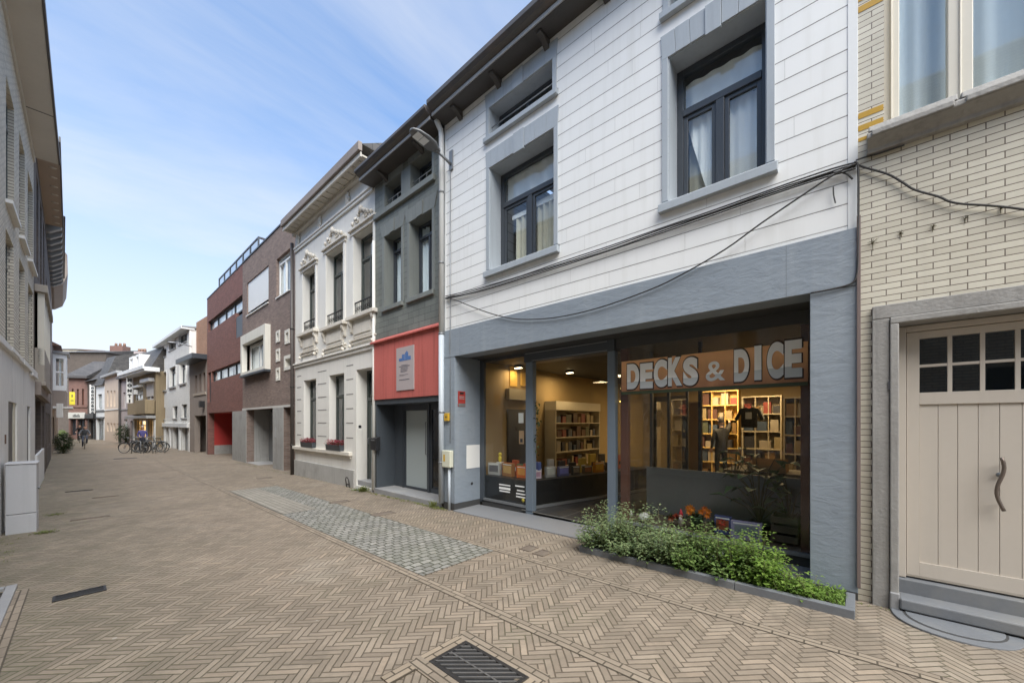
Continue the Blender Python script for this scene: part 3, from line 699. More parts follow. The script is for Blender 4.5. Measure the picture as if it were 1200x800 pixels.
# rounded bluestone slab in the paving before the garage
pa, pb = G(1050, 719), G(1190, 757); cx_ = XF - .045; cyc = (pa.y + pb.y) / 2 - .02; ax = (pa.y - pb.y) / 2 + .05; dep_ = .40
e = ground_thing('rounded_stone_slab', 'half oval bluestone slab with a curved groove on the ground before the beige garage door', 'stone slab', (cx_, cyc))
def halfo(k, n=22): return [(-dep_ * k * max(0.0, math.sin(PI * i / n)) ** .75, ax * k * math.cos(PI * i / n)) for i in range(n + 1)]
MB().prism_z(halfo(1), -.03, .014).build('rim', M['bluestone'], e, .004)
MB().prism_z([(p[0] + .0, p[1]) for p in halfo(.80)], .0145, .0165).build('groove', M['darkplinth'], e)
MB().prism_z([(p[0], p[1]) for p in halfo(.76)], .0145, .021).build('lid', M['bluestone'], e, .004)
# ---------------------------------------------------------------- the shop house
SH = facX('shop_house', 'white boarded two storey house with a blue-grey shopfront and two tall anthracite windows', 'house', XF, 521, 1006)
SH.w = SH.S(1006); SW = SH.w; YS = SH.O.y
zb0 = SH.Z(949.5, 344); zb1 = (SH.Z(521, 389) + SH.Z(1006, 266.5)) / 2      # under and top side of the blue band
ztop = 7.62
pL = SH.S(534); pR = SH.S(949.5)                                             # inner edges of the two pillars
w1 = (SH.S(574), SH.S(649.6), SH.Z(582.5, 322, .26), SH.Z(574, 197.6)); w2 = (SH.S(783.3), SH.S(898.5), SH.Z(792.5, 245.5, .26), SH.Z(783.6, 68.3))
a1 = (SH.S(573.5), SH.S(648), SH.Z(573, 160), SH.Z(573, 128)); a2 = (w2[0] + .01, w2[1] - .01, a1[2], a1[3])
th = .32
m = MB(); m.wall(.003, SW - .003, zb1 + .0, ztop, [w1, w2, a1, a2], 0, th)
m.box(.003, .2, th, 15, zb0, ztop); m.box(SW - .2, SW - .003, th, 15, zb0, ztop); m.box(.2, SW - .2, 14.8, 15, zb0, ztop); m.box(.2, SW - .2, th, 14.8, zb1 + .15, zb1 + .35)
m.build('wall', M['siding'], SH.e)
part('edge_board', M['whitepaint'], SH.e, [(SW - .075, SW - .004, -.006, .001, zb1, ztop), (.004, .05, -.006, .001, zb1, ztop)], .002)
MB().prism_x([(-.25, ztop + .30), (15, ztop + .3), (7.5, ztop + 3.2)], .0, SW).build('roof', M['slate_roof'], SH.e)
# blue band and pillars
m = MB(); m.wall(.003, SW - .003, zb0, zb1, [], -.03, .30); m.build('shop_band', M['stucco'], SH.e, .004)
GLY = .65                                                                    # depth of the shopfront plane
m = MB(); m.box(.003, pL, -.024, GLY, .14, zb0 - .002); m.build('pillar', M['stucco'], SH.e, .004)
m = MB(); m.box(pR, SW - .003, -.024, GLY, .14 - .0, zb0 - .002); m.build('pillar', M['stucco'], SH.e, .004)
m = MB(); m.box(.003, pL + .002, -.03, GLY, -.3, .138); m.build('pillar_foot', M['darkplinth'], SH.e)
m = MB(); m.box(pR - .002, SW - .003, -.03, GLY, -.3, .138); m.build('pillar_foot', M['darkplinth'], SH.e)
part('soffit_panel', M['darkplinth'], SH.e, [(pL, pR, .302, GLY + .1, zb0 - .0, zb0 + .05)])
# joints of the band
m = MB()
for u in (565, 922, 540): x = SH.S(u); part('band_joint', plain('band_joint', (.19, .215, .245), .7, .1, 5, 0), SH.e, [(x - .003, x + .003, -.0312, -.029, zb0, zb1)])
0 and m.build('band_joint', plain('band_joint', (.19, .215, .245), .7, .1, 5, 0), SH.e)
# threshold stone and tiled floor of the porch
def gl(x, y): return GH
m = MB(); m.prism_x([(-.07, -.3), (GLY - .05, -.3), (GLY - .05, .085), (-.07, .075)], pL + .004, pR - .004)
th_o = m.build('threshold', plain('threshold_stone', (.20, .205, .215), .5, .12, 6, .25), SH.e, .006)
# rotate the slab to follow the falling street
for v_ in th_o.data.vertices: v_.co.z += (-0.0) + (v_.co.x) * SLOPE - .055
# --- tall windows and attic lights
for k, (R_, at) in enumerate(((w1, a1), (w2, a2))):
    rv = MB()     # reveal lining
    x0, x1, z0, z1 = R_
    rv.box(x0, x0 + .012, .001, .27, z0, z1); rv.box(x1 - .012, x1, .001, .27, z0, z1); rv.box(x0 + .012, x1 - .012, .001, .27, z1 - .012, z1)
    rv.build('reveal', M['bluetrim'], SH.e)
    w = window(SH, (x0 + .012, x1 - .012, z0 + .002, z1 - .012), .27, 'anth', 'glass', 2, None, .655, .075, .07, .05, curtain=None)
    # curtains: plain net in the right window, beige drapes in the left one
    hh = z1 - z0; ww = x1 - x0
    if k == 0:
        curtain_mesh(x0 + .1, x1 - .1, z0 + hh * .66, z1, .37, .015, wl=.3).build('curtain', M['curtain'], w)
        curtain_mesh(x0 + .25, x0 + ww * .46, z0, z0 + hh * .53, .40, .02).build('curtain', M['curtain_y'], w)
        curtain_mesh(x0 + ww * .52, x1 - .08, z0 + .1, z0 + hh * .56, .40, .02).build('curtain', M['curtain_y'], w)
        part('drape_rail', M['curtain'], w, [(x0 + .2, x0 + ww * .46, .37, .39, z0 + hh * .53, z0 + hh * .57), (x0 + ww * .5, x1 - .08, .37, .39, z0 + hh * .55, z0 + hh * .60)])
    else:
        curtain_mesh(x0 + .08, x1 - .08, z0 + hh * .63, z1 - .15, .37, .014, wl=.22).build('curtain', M['curtain'], w)
        n_ = 30; vs = []
        for i in range(n_ + 1):
            f_ = i / n_; x = x0 + .1 + (ww - .2) * f_
            zz = z0 + hh * (.62 - .52 * min(1, f_ / .28)) if f_ < .28 else z0 + hh * (.10 - .02 * math.sin(f_ * 9))
            yy = .38 + .015 * math.sin(f_ * 50); vs += [(x, yy, zz), (x, yy, z0 + hh * .64)]
        MB().add(vs, [(2*i, 2*i+2, 2*i+3, 2*i+1) for i in range(n_)], True).build('curtain', M['curtain'], w)
        curtain_mesh(x0 + .1, x1 - .1, z0, z0 + hh * .5, .46, .02, wl=.2).build('curtain', M['curtain_y'], w)
    # stone trim
    tw = .072
    part('window_trim', M['bluetrim'], SH.e, [(x0 - tw, x0, -.022, .0, z0, z1), (x1, x1 + tw, -.022, .0, z0, z1)], .003)
    MB().prism_x([(.27, z0 + .0), (-.06, z0 - .035), (-.075, z0 - .045), (-.075, z0 - .14), (.0, z0 - .14), (.0, z0 - .02), (.27, z0 - .02)], x0 - tw - .03, x1 + tw + .03).build('sill', M['bluetrim'], SH.e, .005)
    # splayed lintel of seven stones
    hgt = .30; n_ = 7
    for i in range(n_):
        f0, f1 = i / n_, (i + 1) / n_; key = (i == n_ // 2); ex = .035 if key else 0
        xa, xb = x0 - tw + (x1 - x0 + 2 * tw) * f0, x0 - tw + (x1 - x0 + 2 * tw) * f1
        sa, sb = (f0 - .5) * .04, (f1 - .5) * .04
        pr = -.022 - (.018 if key else 0)
        MB().prism_y([(xa + .002, z1 + .001 - ex), (xb - .002, z1 + .001 - ex), (xb + sb - .002, z1 + hgt), (xa + sa + .002, z1 + hgt)], pr, .0005).build('lintel_stone', M['bluetrim'], SH.e, .002)
    # attic light
    ax0, ax1, az0, az1 = at
    rv = MB(); rv.box(ax0, ax0 + .01, .001, .26, az0, az1); rv.box(ax1 - .01, ax1, .001, .26, az0, az1); rv.box(ax0 + .01, ax1 - .01, .001, .26, az1 - .01, az1); rv.build('reveal', M['bluetrim'], SH.e)
    wa = window(SH, (ax0 + .01, ax1 - .01, az0, az1 - .01), .24, 'anth', 'glass', 2, None, None, .05, .06, .03)
    curtain_mesh(ax0 + .06, ax1 - .06, az0, az0 + (az1 - az0) * .5, .45, .012).build('curtain', M['curtain'], wa)
    MB().tube([(ax0 + .01, .05, az0 + .17), (ax1 - .01, .05, az0 + .17)], .009, 8).build('safety_bar', M['grey_metal'], SH.e)
    part('window_trim', M['bluetrim'], SH.e, [(ax0 - tw, ax0, -.022, .0, az0, az1 - .001), (ax1, ax1 + tw, -.022, .0, az0, az1 - .001)], .003)
    MB().prism_x([(.24, az0), (-.06, az0 - .03), (-.07, az0 - .04), (-.07, az0 - .115), (.0, az0 - .115), (.0, az0 - .02), (.24, az0 - .02)], ax0 - tw - .03, ax1 + tw + .03).build('sill', M['bluetrim'], SH.e, .005)
    for i in range(n_):
        f0, f1 = i / n_, (i + 1) / n_; key = (i == n_ // 2); ex = .02 if key else 0
        xa, xb = ax0 - tw + (ax1 - ax0 + 2 * tw) * f0, ax0 - tw + (ax1 - ax0 + 2 * tw) * f1
        MB().prism_y([(xa + .002, az1 - ex), (xb - .002, az1 - ex), (xb - .002 + (f1 - .5) * .05, ztop - .08), (xa + .002 + (f0 - .5) * .05, ztop - .08)], -.022 - (.015 if key else 0), .0005).build('lintel_stone', M['bluetrim'], SH.e, .002)
# --- eaves
zc = ztop
def eaves(F, x0, x1, zc, over=.33, brackets=0.9, h=.22):
    part('eaves_soffit', M['soffit'], F.e, [(x0, x1, -over, .3, zc, zc + .03)])
    o = MB().prism_x([(-over - .02, zc + .01), (-over - .02, zc + .075), (-over + .0, zc + .075), (-over, zc + .01)], x0, x1).build('fascia', M['fascia'], F.e, .003)
    MB().prism_x([(-over + .01, zc + .076), (-over - .09, zc + .12), (-over - .14, zc + .17), (-over - .14, zc + h + .03), (-over - .0, zc + h + .05), (.3, zc + h + .30), (.3, zc + .08)], x0, x1).build('gutter', M['gutter'], F.e, .006)
    n = max(2, int((x1 - x0) / brackets))
    for i in range(n):
        x = x0 + (x1 - x0) * (i + .5) / n
        MB().prism_x([(-.001, zc - .001), (-over * .8, zc - .001), (-over * .8, zc - .04), (-over * .45, zc - .06), (-.03, zc - .15), (-.001, zc - .15)], x - .045, x + .045).build('eaves_bracket', M['soffit'], F.e, .006)
eaves(SH, .002, SW, zc, .30)
# --- shopfront
gp = GLY; xa = SH.S(567.5, gp); P1 = (SH.S(618, gp), SH.S(626, gp)); P2 = (SH.S(713.5, gp), SH.S(722, gp)); xe = pR - .0
zbox0, zbox1 = SH.Z(624, 424.4, gp), zb0 - .001; zr = SH.Z(565, 583, gp)       # bottom rail of the glazing
zf = .092                                                                # porch floor
m = MB(); m.box(P1[0] - .03, P2[1], gp - .06, gp + .2, zbox0, zbox1); m.build('shutter_box', M['anth2'], SH.e, .004)
part('shutter_strip', M['fascia'], SH.e, [(P1[1], P2[0], gp - .066, gp - .06, zbox0 + .015, zbox0 + .022), (P1[0], P2[0], gp - .066, gp - .06, zbox1 - .03, zbox1 - .022)])
for p, q in (P1, P2): MB().box(p, q, gp - .05, gp + .06, zf - .05, zbox0 - .001).build('shopfront_post', M['bluetrim2'] if False else plain('blue_post', (.14, .175, .215), .4, .08, 5, .05), SH.e, .004)
MB().box(pL + .001, xa - .0, gp - .01, gp + .05, zf, zbox1).build('shopfront_post', M['anth2'], SH.e, .003)
# left display pane: rail, glass, solid black board behind the lower part
part('bottom_rail', M['grey_metal'], SH.e, [(xa, P1[0], gp - .03, gp + .03, zr - .03, zr + .015)], .003)
part('riser', M['darkplinth'], SH.e, [(xa - .05, P1[0], gp - .01, gp + .06, zf - .3, zr - .032)])
part('top_board', M['darkplinth'], SH.e, [(xa - .05, P1[0] - .032, gp - .01, gp + .06, SH.Z(580, 423, gp), zbox1)])
part('display_pane', M['shopglass'], SH.e, [(xa, P1[0], gp, gp + .008, zr + .016, zbox1 - .002)])
zd = SH.Z(568, 556.5, gp)
# side glazing running back into the porch (x is along the street, y inwards)
sx0, sy0 = P1[1] - .02, gp + .06; sx1, sy1 = SH.L(*[(SN + 114/450*CS) * 8.15, (CS - 114/450*SN) * 8.15, 0])[:2]
dv = Vector((sx1 - sx0, sy1 - sy0)); dv.normalize(); LEN = 3.4; sx1, sy1 = sx0 + dv.x * LEN, sy0 + dv.y * LEN; nv = Vector((-dv.y, dv.x))
def along(m, f0, f1, o0, o1, z0, z1):
    pts = [(sx0 + dv.x * f + nv.x * o, sy0 + dv.y * f + nv.y * o) for f, o in ((f0, o0), (f1, o0), (f1, o1), (f0, o1))]
    m.prism_z(pts, z0, z1); return m
along(MB(), 0, LEN, 0, .05, zr - .03, zr + .015).build('bottom_rail', M['grey_metal'], SH.e)
along(MB(), 0, LEN, 0, .05, zf - .2, zr - .031).build('riser', M['darkplinth'], SH.e)
along(MB(), 0, LEN, .0, .008, zr + .016, zb0 - .02).build('display_pane', M['shopglass'], SH.e)
# black display plinth, one body along both panes
m = MB(); m.box(xa + .01, P1[0] - .01, gp + .02, gp + .75, zr, zd)
m.build('display_plinth', M['black'], SH.e, .004)
ZD2 = zd
m = MB(); along(m, .05, LEN, .06, .60, zr, zd - .001); m.build('display_plinth', M['black'], SH.e)
# --- right display window
X2 = P2[1]; Zs = SH.Z(949, 651, gp)
part('display_sill', M['grey_metal'], SH.e, [(X2, pR, gp - .04, gp + .03, Zs - .02, Zs + .02)], .003)
part('display_riser', M['darkplinth'], SH.e, [(X2, pR, gp - .01, gp + .05, -.3, Zs - .022)])
part('display_pane', M['shopglass'], SH.e, [(X2, pR, gp, gp + .008, Zs + .021, zbox1 - .15)])
part('top_board', M['darkplinth'], SH.e, [(X2, pR, gp - .02, gp + .06, zbox1 - .15, zbox1)])
# interior shell
fz = zf + .0
FL = MB(); FL.box(pL - .3, SW - .2, GLY + .06, 14.6, fz - .2, fz); FL.build('shop_floor', plain('shop_floor', (.10, .095, .085), .4, .2, 3, .1), SH.e)
til = brickm('porch_tiles', (.03, .03, .032), (.045, .045, .045), (.20, .19, .17), .6, .6, .006, .35, .3, .15, off=0, plane='xy')
part('porch_floor', til, SH.e, [(P1[0] - .1, P2[1], GLY - .05, sy1, fz, fz + .012)])
yw = 6.35 - 0
sideY = YS - 6.0
part('side_wall', plain('ochre_shop_wall', (.34, .245, .12), .85, .1, 3, .1), SH.e, [(.2, .22, GLY + .06, 12.8, fz, zb0)])
part('back_wall', MATS['ochre_shop_wall'], SH.e, [(.22, SW - .22, 9.0, 9.1, fz, zb0)])
part('far_side_wall', MATS['ochre_shop_wall'], SH.e, [(SW - .22, SW - .2, GLY + .06, 9.0, fz, zb0)])
part('ceiling', M['darkplinth'], SH.e, [(.2, SW - .2, GLY + .06, 9.0, zb0 + .0, zb0 + .04)])
# porch inner side wall and door at its end
m = MB(); m.box(X2 - .03, X2 + .0, GLY + .07, 3.6, fz, 2.75); 
part('porch_side_pane', M['shopglass'], SH.e, [(X2 - .028, X2 - .02, GLY + .07, 4.0, fz + .1, zb0)])
for y_ in (GLY + 1.4, 2.9, 4.0): part('porch_post', M['anth'], SH.e, [(X2 - .05, X2, y_, y_ + .06, fz, zb0)])
part('shop_door', M['anth'], SH.e, [(sx1 + .05, sx1 + .13, 4.02, 4.07, fz, 2.3), (X2 - .13, X2 - .05, 4.02, 4.07, fz, 2.3), (sx1 + .13, X2 - .13, 4.02, 4.07, 2.18, 2.3), (sx1 + .13, X2 - .13, 4.02, 4.07, fz, fz + .12)])
part('door_pane', M['shopglass'], SH.e, [(sx1 + .13, X2 - .13, 4.04, 4.048, fz + .12, 2.18)])
# low grey partition behind the right display, red-brown posts
part('display_floor', M['oldwood'], SH.e, [(X2 + .05, pR + .3, GLY + .1, 2.0, fz, Zs - .02)])
prt = SH.L(6.4, 3.0, 0)
zpt = SH.Z(800, 550, 1.55)
part('display_backboard', plain('dark_grey_board', (.17, .175, .175), .7, .15, 3, .1), SH.e, [(X2 + .1, pR + .25, 1.55, 1.60, fz, zpt)], .004)
for (ua, ub, vt) in ((728.5, 737.5, 400), (938.5, 949, 400)):
    part('timber_post', M['wood'], SH.e, [(SH.S(ua, gp + .1), SH.S(ub, gp + .1), gp + .06, gp + .14, Zs - .02, zb0 - .15)], .006)
xm = SH.S(820, 1.7)
part('mullion', M['black'], SH.e, [(xm - .025, xm + .025, 1.7, 1.76, fz, zb0)])
# --- banner in the window
zt_, zb_ = SH.Z(729, 424, gp - .01), SH.Z(730, 459, gp - .01); bx0, bx1 = SH.S(729, gp - .01), SH.S(947, gp - .01)
bm_, bt, bb = nt('banner_print'); co = objco(bt); sp = bt.nodes.new('ShaderNodeSeparateXYZ'); bt.links.new(co, sp.inputs[0])
zr_ = ramp(bt, math_(bt, 'ADD', sp.outputs[2], math_(bt, 'MULTIPLY', noise(bt, stretch(bt, co, 1, 1, .4), 4.5, 3), .34)), .12, .52)
bt.links.new(mixc(bt, zr_, (.26, .11, .06), (.85, .46, .22)), bb.inputs['Base Color']); bb.inputs['Roughness'].default_value = .6
BN = empty('shop_banner', 'long orange-brown shop banner with chunky white letters hung across the right display window', 'shop sign', tuple(SH.e.matrix_basis @ Vector((bx0, gp - .02, zb_))), SH.e.rotation_euler.z)
L_ = bx1 - bx0; H_ = zt_ - zb_
part('board', bm_, BN, [(0, L_, -.012, .0, 0, H_)], .003)
part('edge_strip', plain('green_edge', (.045, .06, .03), .6, .1, 5, 0), BN, [(0, L_, -.014, .004, -.045, -.001)])
lw = nt('banner_letters'); lt = lw[1]; sp = lt.nodes.new('ShaderNodeSeparateXYZ'); lt.links.new(lt.nodes.new('ShaderNodeTexCoord').outputs['Generated'], sp.inputs[0])
lt.links.new(mixc(lt, math_(lt, 'GREATER_THAN', sp.outputs[1], .34), (.60, .64, .67), (.97, .97, .97)), lw[2].inputs['Base Color']); lw[2].inputs['Roughness'].default_value = .5
lo = plain('letter_outline', (.05, .03, .025), .6, .1, 5, 0)
def banner_word(word, x0, x1, jit):
    n = len(word); wd = (x1 - x0) / n
    for i, ch in enumerate(word):
        o = text(ch, .47 + jit[i], lw[0], BN, (0, 0, 0), 'letter', .002, .029, spacing=1)
        b0 = min(v.co.x for v in o.data.vertices); b1 = max(v.co.x for v in o.data.vertices); y0 = min(v.co.y for v in o.data.vertices)
        tgt = wd * (.66 if ch == 'I' else .93); k = tgt / (b1 - b0)
        if ch == 'I': k = wd * .42 / (b1 - b0); tgt = wd * .42
        for v in o.data.vertices: v.co.x = (v.co.x - b0) * k; v.co.y -= y0
        o.location = (x0 + wd * (i + .5) - tgt / 2, -.019, .035 + jit[i] * .3)
        q = o.copy(); q.data = o.data.copy(); COL.objects.link(q); q.name = 'letter_shadow'; q.data.materials.clear(); q.data.materials.append(lo)
        cxm, cym = tgt / 2, .15
        for v in q.data.vertices: v.co.x = cxm + (v.co.x - cxm) * 1.13; v.co.y = cym + (v.co.y - cym) * 1.10
        q.location = (o.location.x + .004, -.0155, o.location.z - .006)
LC = SH
def bx(u): return SH.S(u, gp - .02) - bx0
banner_word('DECKS', bx(735), bx(819), (-.01, -.02, 0, .02, -.01))
banner_word('DICE', bx(860), bx(941), (.03, .05, .06, .07))
text('&', .36, lw[0], BN, (bx(827), -.018, .08), 'ampersand', .002, .004)
# --- meter boxes, pipes, signs on the left pillar
yl = -.03
def wbox(name, label, cat, F, R_, y0, y1, mat, bevel=.006, kids=()):
    x0, x1, z0, z1 = R_; w_ = F.e.matrix_basis @ Vector(((x0 + x1) / 2, y1, z0))
    e = empty(name, label, cat, tuple(w_), F.e.rotation_euler.z)
    part('casing', mat, e, [(-(x1-x0)/2, (x1-x0)/2, y0 - y1, 0, 0, z1 - z0)], bevel)
    for nm, mt, (fa, fb, fc, fd), dy in kids:
        W_ = x1 - x0; H = z1 - z0
        part(nm, mt, e, [(-W_/2 + W_*fa, -W_/2 + W_*fb, y0 - y1 - dy, y0 - y1, H*fc, H*fd)], .001)
    return e
yel = plain('yellow_plastic', (.55, .33, .03), .4, .1, 9, 0); ivory = plain('ivory_box', (.62, .62, .50), .45, .06, 9, 0)
wbox('yellow_gas_box', 'small yellow box on the blue pillar above the ivory meter box', 'utility box', SH, SH.R(522.5, 527, 484, 493, -.03), -.075, -.03, yel, .004, [('label_plate', M['black'], (.3, .7, .4, .6), .002)])
wbox('meter_box', 'ivory cable box low on the blue pillar beside the downpipe', 'utility box', SH, SH.R(521, 530.5, 527, 546.5, -.05), -.12, -.03, ivory, .012, [('window', yel, (.2, .4, .35, .75), .002)])
o = MB().tube([(SH.S(527, -.05), -.06, -.1), (SH.S(527, -.05), -.06, SH.Z(527, 546, -.05))], .028, 10)
o = o.build('cable_guard', M['bluetrim2'], SH.e)
RV = [(pL + .001, y) for y in (0, GLY)]
def rev_panel(name, label, cat, ua, ub, vt, vb, mat, kids=()):
    """flat panel on the pillar's inner face (faces along the street)"""
    x = pL; ya = None
    wx = SH.e.matrix_basis @ Vector((x, 0, 0))
    def yz(u, v):
        r = ray(u, v); tt = wx.y / r[1]; return r[0] * tt - XF, EYE + r[2] * tt - SH.z0
    y0, zt0 = yz(ua, vt); y1, zb1_ = yz(ub, vb); z1 = zt0; z0 = yz(ua, vb)[1]
    if y1 > GLY - .02: y1 = GLY - .02
    e = empty(name, label, cat, tuple(SH.e.matrix_basis @ Vector((x, (y0 + y1) / 2, z0))), SH.e.rotation_euler.z)
    h = (y1 - y0) / 2
    part('plate', mat, e, [(0.001, .008, -h, h, 0, z1 - z0)], .001)
    for nm, mt, (fa, fb, fc, fd) in kids: part(nm, mt, e, [(.0085, .011, -h + 2*h*fa, -h + 2*h*fb, (z1-z0)*fc, (z1-z0)*fd)])
rev_panel('warning_sign', 'small red and grey sign with white lines on the side of the blue pillar', 'sign', 536.5, 545, 458, 476, plain('sign_red', (.33, .035, .03), .5, .1, 9, 0), [('grey_field', M['grey_metal'], (.05, .95, .02, .2)), ('text_line', M['fascia'], (.15, .85, .5, .54)), ('text_line', M['fascia'], (.15, .85, .62, .66)), ('text_line', M['black'], (.25, .75, .80, .93))])
rev_panel('blank_panel', 'blank white panel fixed low on the side of the blue pillar', 'panel', 546.5, 566, 521.5, 549, M['white'])
p = SH.e.matrix_basis @ Vector((pL + .001, .42, .48))
m = MB(); m.lathe((0, 0, 0), [(.03, 0), (.03, .02), (.012, .03), (.012, .05)], 12); o = m.build('wall_tap', M['black'], loc=p); o.rotation_euler = (-PI / 2, 0, 0); tag(o, 'small black knob on the side of the blue pillar near the ground', 'wall fitting')
# downpipe at the corner with the grey house
DX = SH.L(XF, YS, 0)[0]; px = SH.S(517.3, -.07)
e = empty('downpipe', 'tall pale downpipe between the white boarded house and the grey painted house', 'downpipe', tuple(SH.e.matrix_basis @ Vector((px, -.07, 0))), SH.e.rotation_euler.z)
zsw = SH.Z(517, 392, -.07)
MB().tube([(0, 0, zsw), (0, 0, ztop - .25), (0, -.02, ztop - .12), (0, -.13, ztop + .02)], .052, 14).build('upper_pipe', plain('pipe_cream', (.62, .62, .60), .45, .06, 4, .05, streak=.1), e)
MB().tube([(0, 0, .12), (0, 0, zsw)], .056, 14).build('lower_pipe', M['bluetrim2'], e)
for z in (zsw, zsw + 1.4, zsw + 2.8, 1.9, .9): MB().lathe((0, 0, z), [(.062, 0), (.062, .03)], 14).build('pipe_clamp', M['grey_metal'], e)
# thin conduit right of it up to the lamp
cx = SH.S(528, -.015); o = MB(); o.tube([(cx, -.02, 1.3), (cx, -.02, 3.0), (cx + .01, -.045, 3.2), (cx, -.02, 3.6), (cx, -.02, SH.Z(529, 200))], .010, 6); o = o.build('lamp_conduit', M['grey_metal'], SH.e)
# --- street lamp on the wall
lx, lz = SH.P(529, 190, -.01)
LP = empty('street_lamp', 'grey wall mounted street lamp with a flat head reaching over the street', 'street lamp', tuple(SH.e.matrix_basis @ Vector((lx, 0, lz))), SH.e.rotation_euler.z)
part('wall_bracket', M['grey_metal'], LP, [(-.05, .05, -.03, -.001, -.16, .22)], .006)
MB().tube([(0, -.03, -.05), (0, -.12, -.02), (-.02, -.36, .06)], .026, 10).build('arm', M['grey_metal'], LP)
z = .06
hd = MB(); pr = []
secs = [(-.30, .05, .045), (-.36, .075, .055), (-.45, .14, .06), (-.62, .155, .055), (-.80, .13, .045), (-.90, .07, .03), (-.92, .03, .02)]
vs = []; nn = 12
for (y, hw, hh) in secs:
    for k in range(nn):
        a = 2 * PI * k / nn; vs.append((-.02 + hw * math.copysign(abs(math.cos(a)) ** .7, math.cos(a)), y, z + (hh * max(0, math.sin(a)) ** .8 if math.sin(a) > 0 else -.022 * (abs(math.sin(a)) ** .4)) + (-y - .3) * .12))
fs = [(i*nn + k, i*nn + (k+1) % nn, (i+1)*nn + (k+1) % nn, (i+1)*nn + k) for i in range(len(secs) - 1) for k in range(nn)] + [tuple(range(nn))[::-1], tuple((len(secs)-1)*nn + k for k in range(nn))]
hd.add(vs, fs, True); hd.build('lamp_head', plain('lamp_grey', (.11, .115, .12), .4, .1, 6, 0), LP)
for ya_, yb_ in ((-.58, -.70), (-.71, -.83)):
    zz = z - .028; m = MB(); m.add([(-.11, ya_, zz + (-ya_ - .3) * .12), (.07, ya_, zz + (-ya_ - .3) * .12), (.07, yb_, zz + (-yb_ - .3) * .12), (-.11, yb_, zz + (-yb_ - .3) * .12), (-.11, ya_, zz + .01 + (-ya_ - .3) * .12), (.07, ya_, zz + .01 + (-ya_ - .3) * .12), (.07, yb_, zz + .01 + (-yb_ - .3) * .12), (-.11, yb_, zz + .01 + (-yb_ - .3) * .12)], [(0,1,2,3),(7,6,5,4),(0,4,5,1),(1,5,6,2),(2,6,7,3),(3,7,4,0)])
    m.build('lens', plain('lamp_lens', (.62, .63, .62), .25, .1, 30, 0), LP)
# --- cables over the facades
def cable(label, F, pts, r=.007, off=-.035, n=5):
    P = []
    for q in pts:
        o = q[2] if len(q) > 2 else off
        x, z = F.P(q[0], q[1], o); P.append(Vector((x, o, z)))
    # smooth
    out = []
    for i in range(len(P) - 1):
        p0, p1, p2, p3 = P[max(i-1, 0)], P[i], P[i+1], P[min(i+2, len(P)-1)]
        for k in range(4):
            s_ = k / 4; out.append(.5 * ((2*p1) + (p2 - p0) * s_ + (2*p0 - 5*p1 + 4*p2 - p3) * s_**2 + (3*p1 - p0 - 3*p2 + p3) * s_**3))
    out.append(P[-1])
    o0 = out[0].copy(); W_ = F.e.matrix_basis @ o0
    m = MB(); m.tube([p - o0 for p in out], r, n); o = m.build('wall_cable', M['cable'], loc=W_); o.rotation_euler = (0, 0, F.e.rotation_euler.z)
    return tag(o, label, 'cable', 'cables along the facades')
base = [(522, 347), (545, 341.5), (567, 336), (610, 322.5), (655, 307.5), (715, 288), (776, 266.5), (840, 244), (910, 219), (960, 202.5), (985, 195), (1003, 189.5)]
labs = ['black cable strapped under the tall window sills, uppermost of the bundle', 'black cable in the bundle under the window sills, second from the top', 'black cable in the bundle under the window sills, third from the top', 'lowest cable of the bundle running under the tall window sills']
for k in range(4): cable(labs[k], SH, [(u, v + (k * .021 * 450 / max(3, 0 + (SH.P(u, v)[0] and 1) * (4.8 / (SN + (u-600)/450*CS)) * 1.0)) + random.uniform(-.6, .6) + .5) for u, v in base], .008, -.03 - .012 * (k % 2))
cable('black cable sagging from the house corner down across the blue band', SH, [(1002, 192), (975, 206), (940, 229), (890, 263), (850, 292), (800, 321), (760, 340), (700, 361), (650, 372), (610, 374), (585, 370), (560, 362), (535, 352), (524, 349)], .009, -.06)
cable('black cable dropping down the corner then curving along the foot of the band', SH, [(1001, 190), (1005.5, 196), (1006, 240), (1005.5, 300), (1004, 322), (998, 332), (980, 337.5), (950, 343.5)], .009, -.045)
cable('short loop of cable under the bundle near the house corner', SH, [(965, 205), (980, 202), (992, 204), (999, 210)], .008, -.035)
cable('short loose cable end hanging on the white boards near the corner', SH, [(976.5, 219), (977, 229), (979, 238)], .006, -.03)
cable('sagging cable crossing the cream brick wall at the right', GH, [(1003, 192, -.04), (1012, 196), (1040, 204), (1058, 214), (1072, 222.5), (1100, 230.5), (1112, 236), (1128, 239), (1160, 241), (1200, 245.5), (1300, 262)], .009, -.03)
cable('thin upper cable joining the window sill of the cream brick house', GH, [(1003, 188, -.04), (1015, 184), (1030, 180), (1060, 170)], .007, -.03)
part('corner_conduit', plain('conduit_brown', (.17, .13, .12), .5, .1, 5, .1), SH.e, [(SW - .012, SW + .016, -.05, -.031, .2, zb1 + .1)], .004)
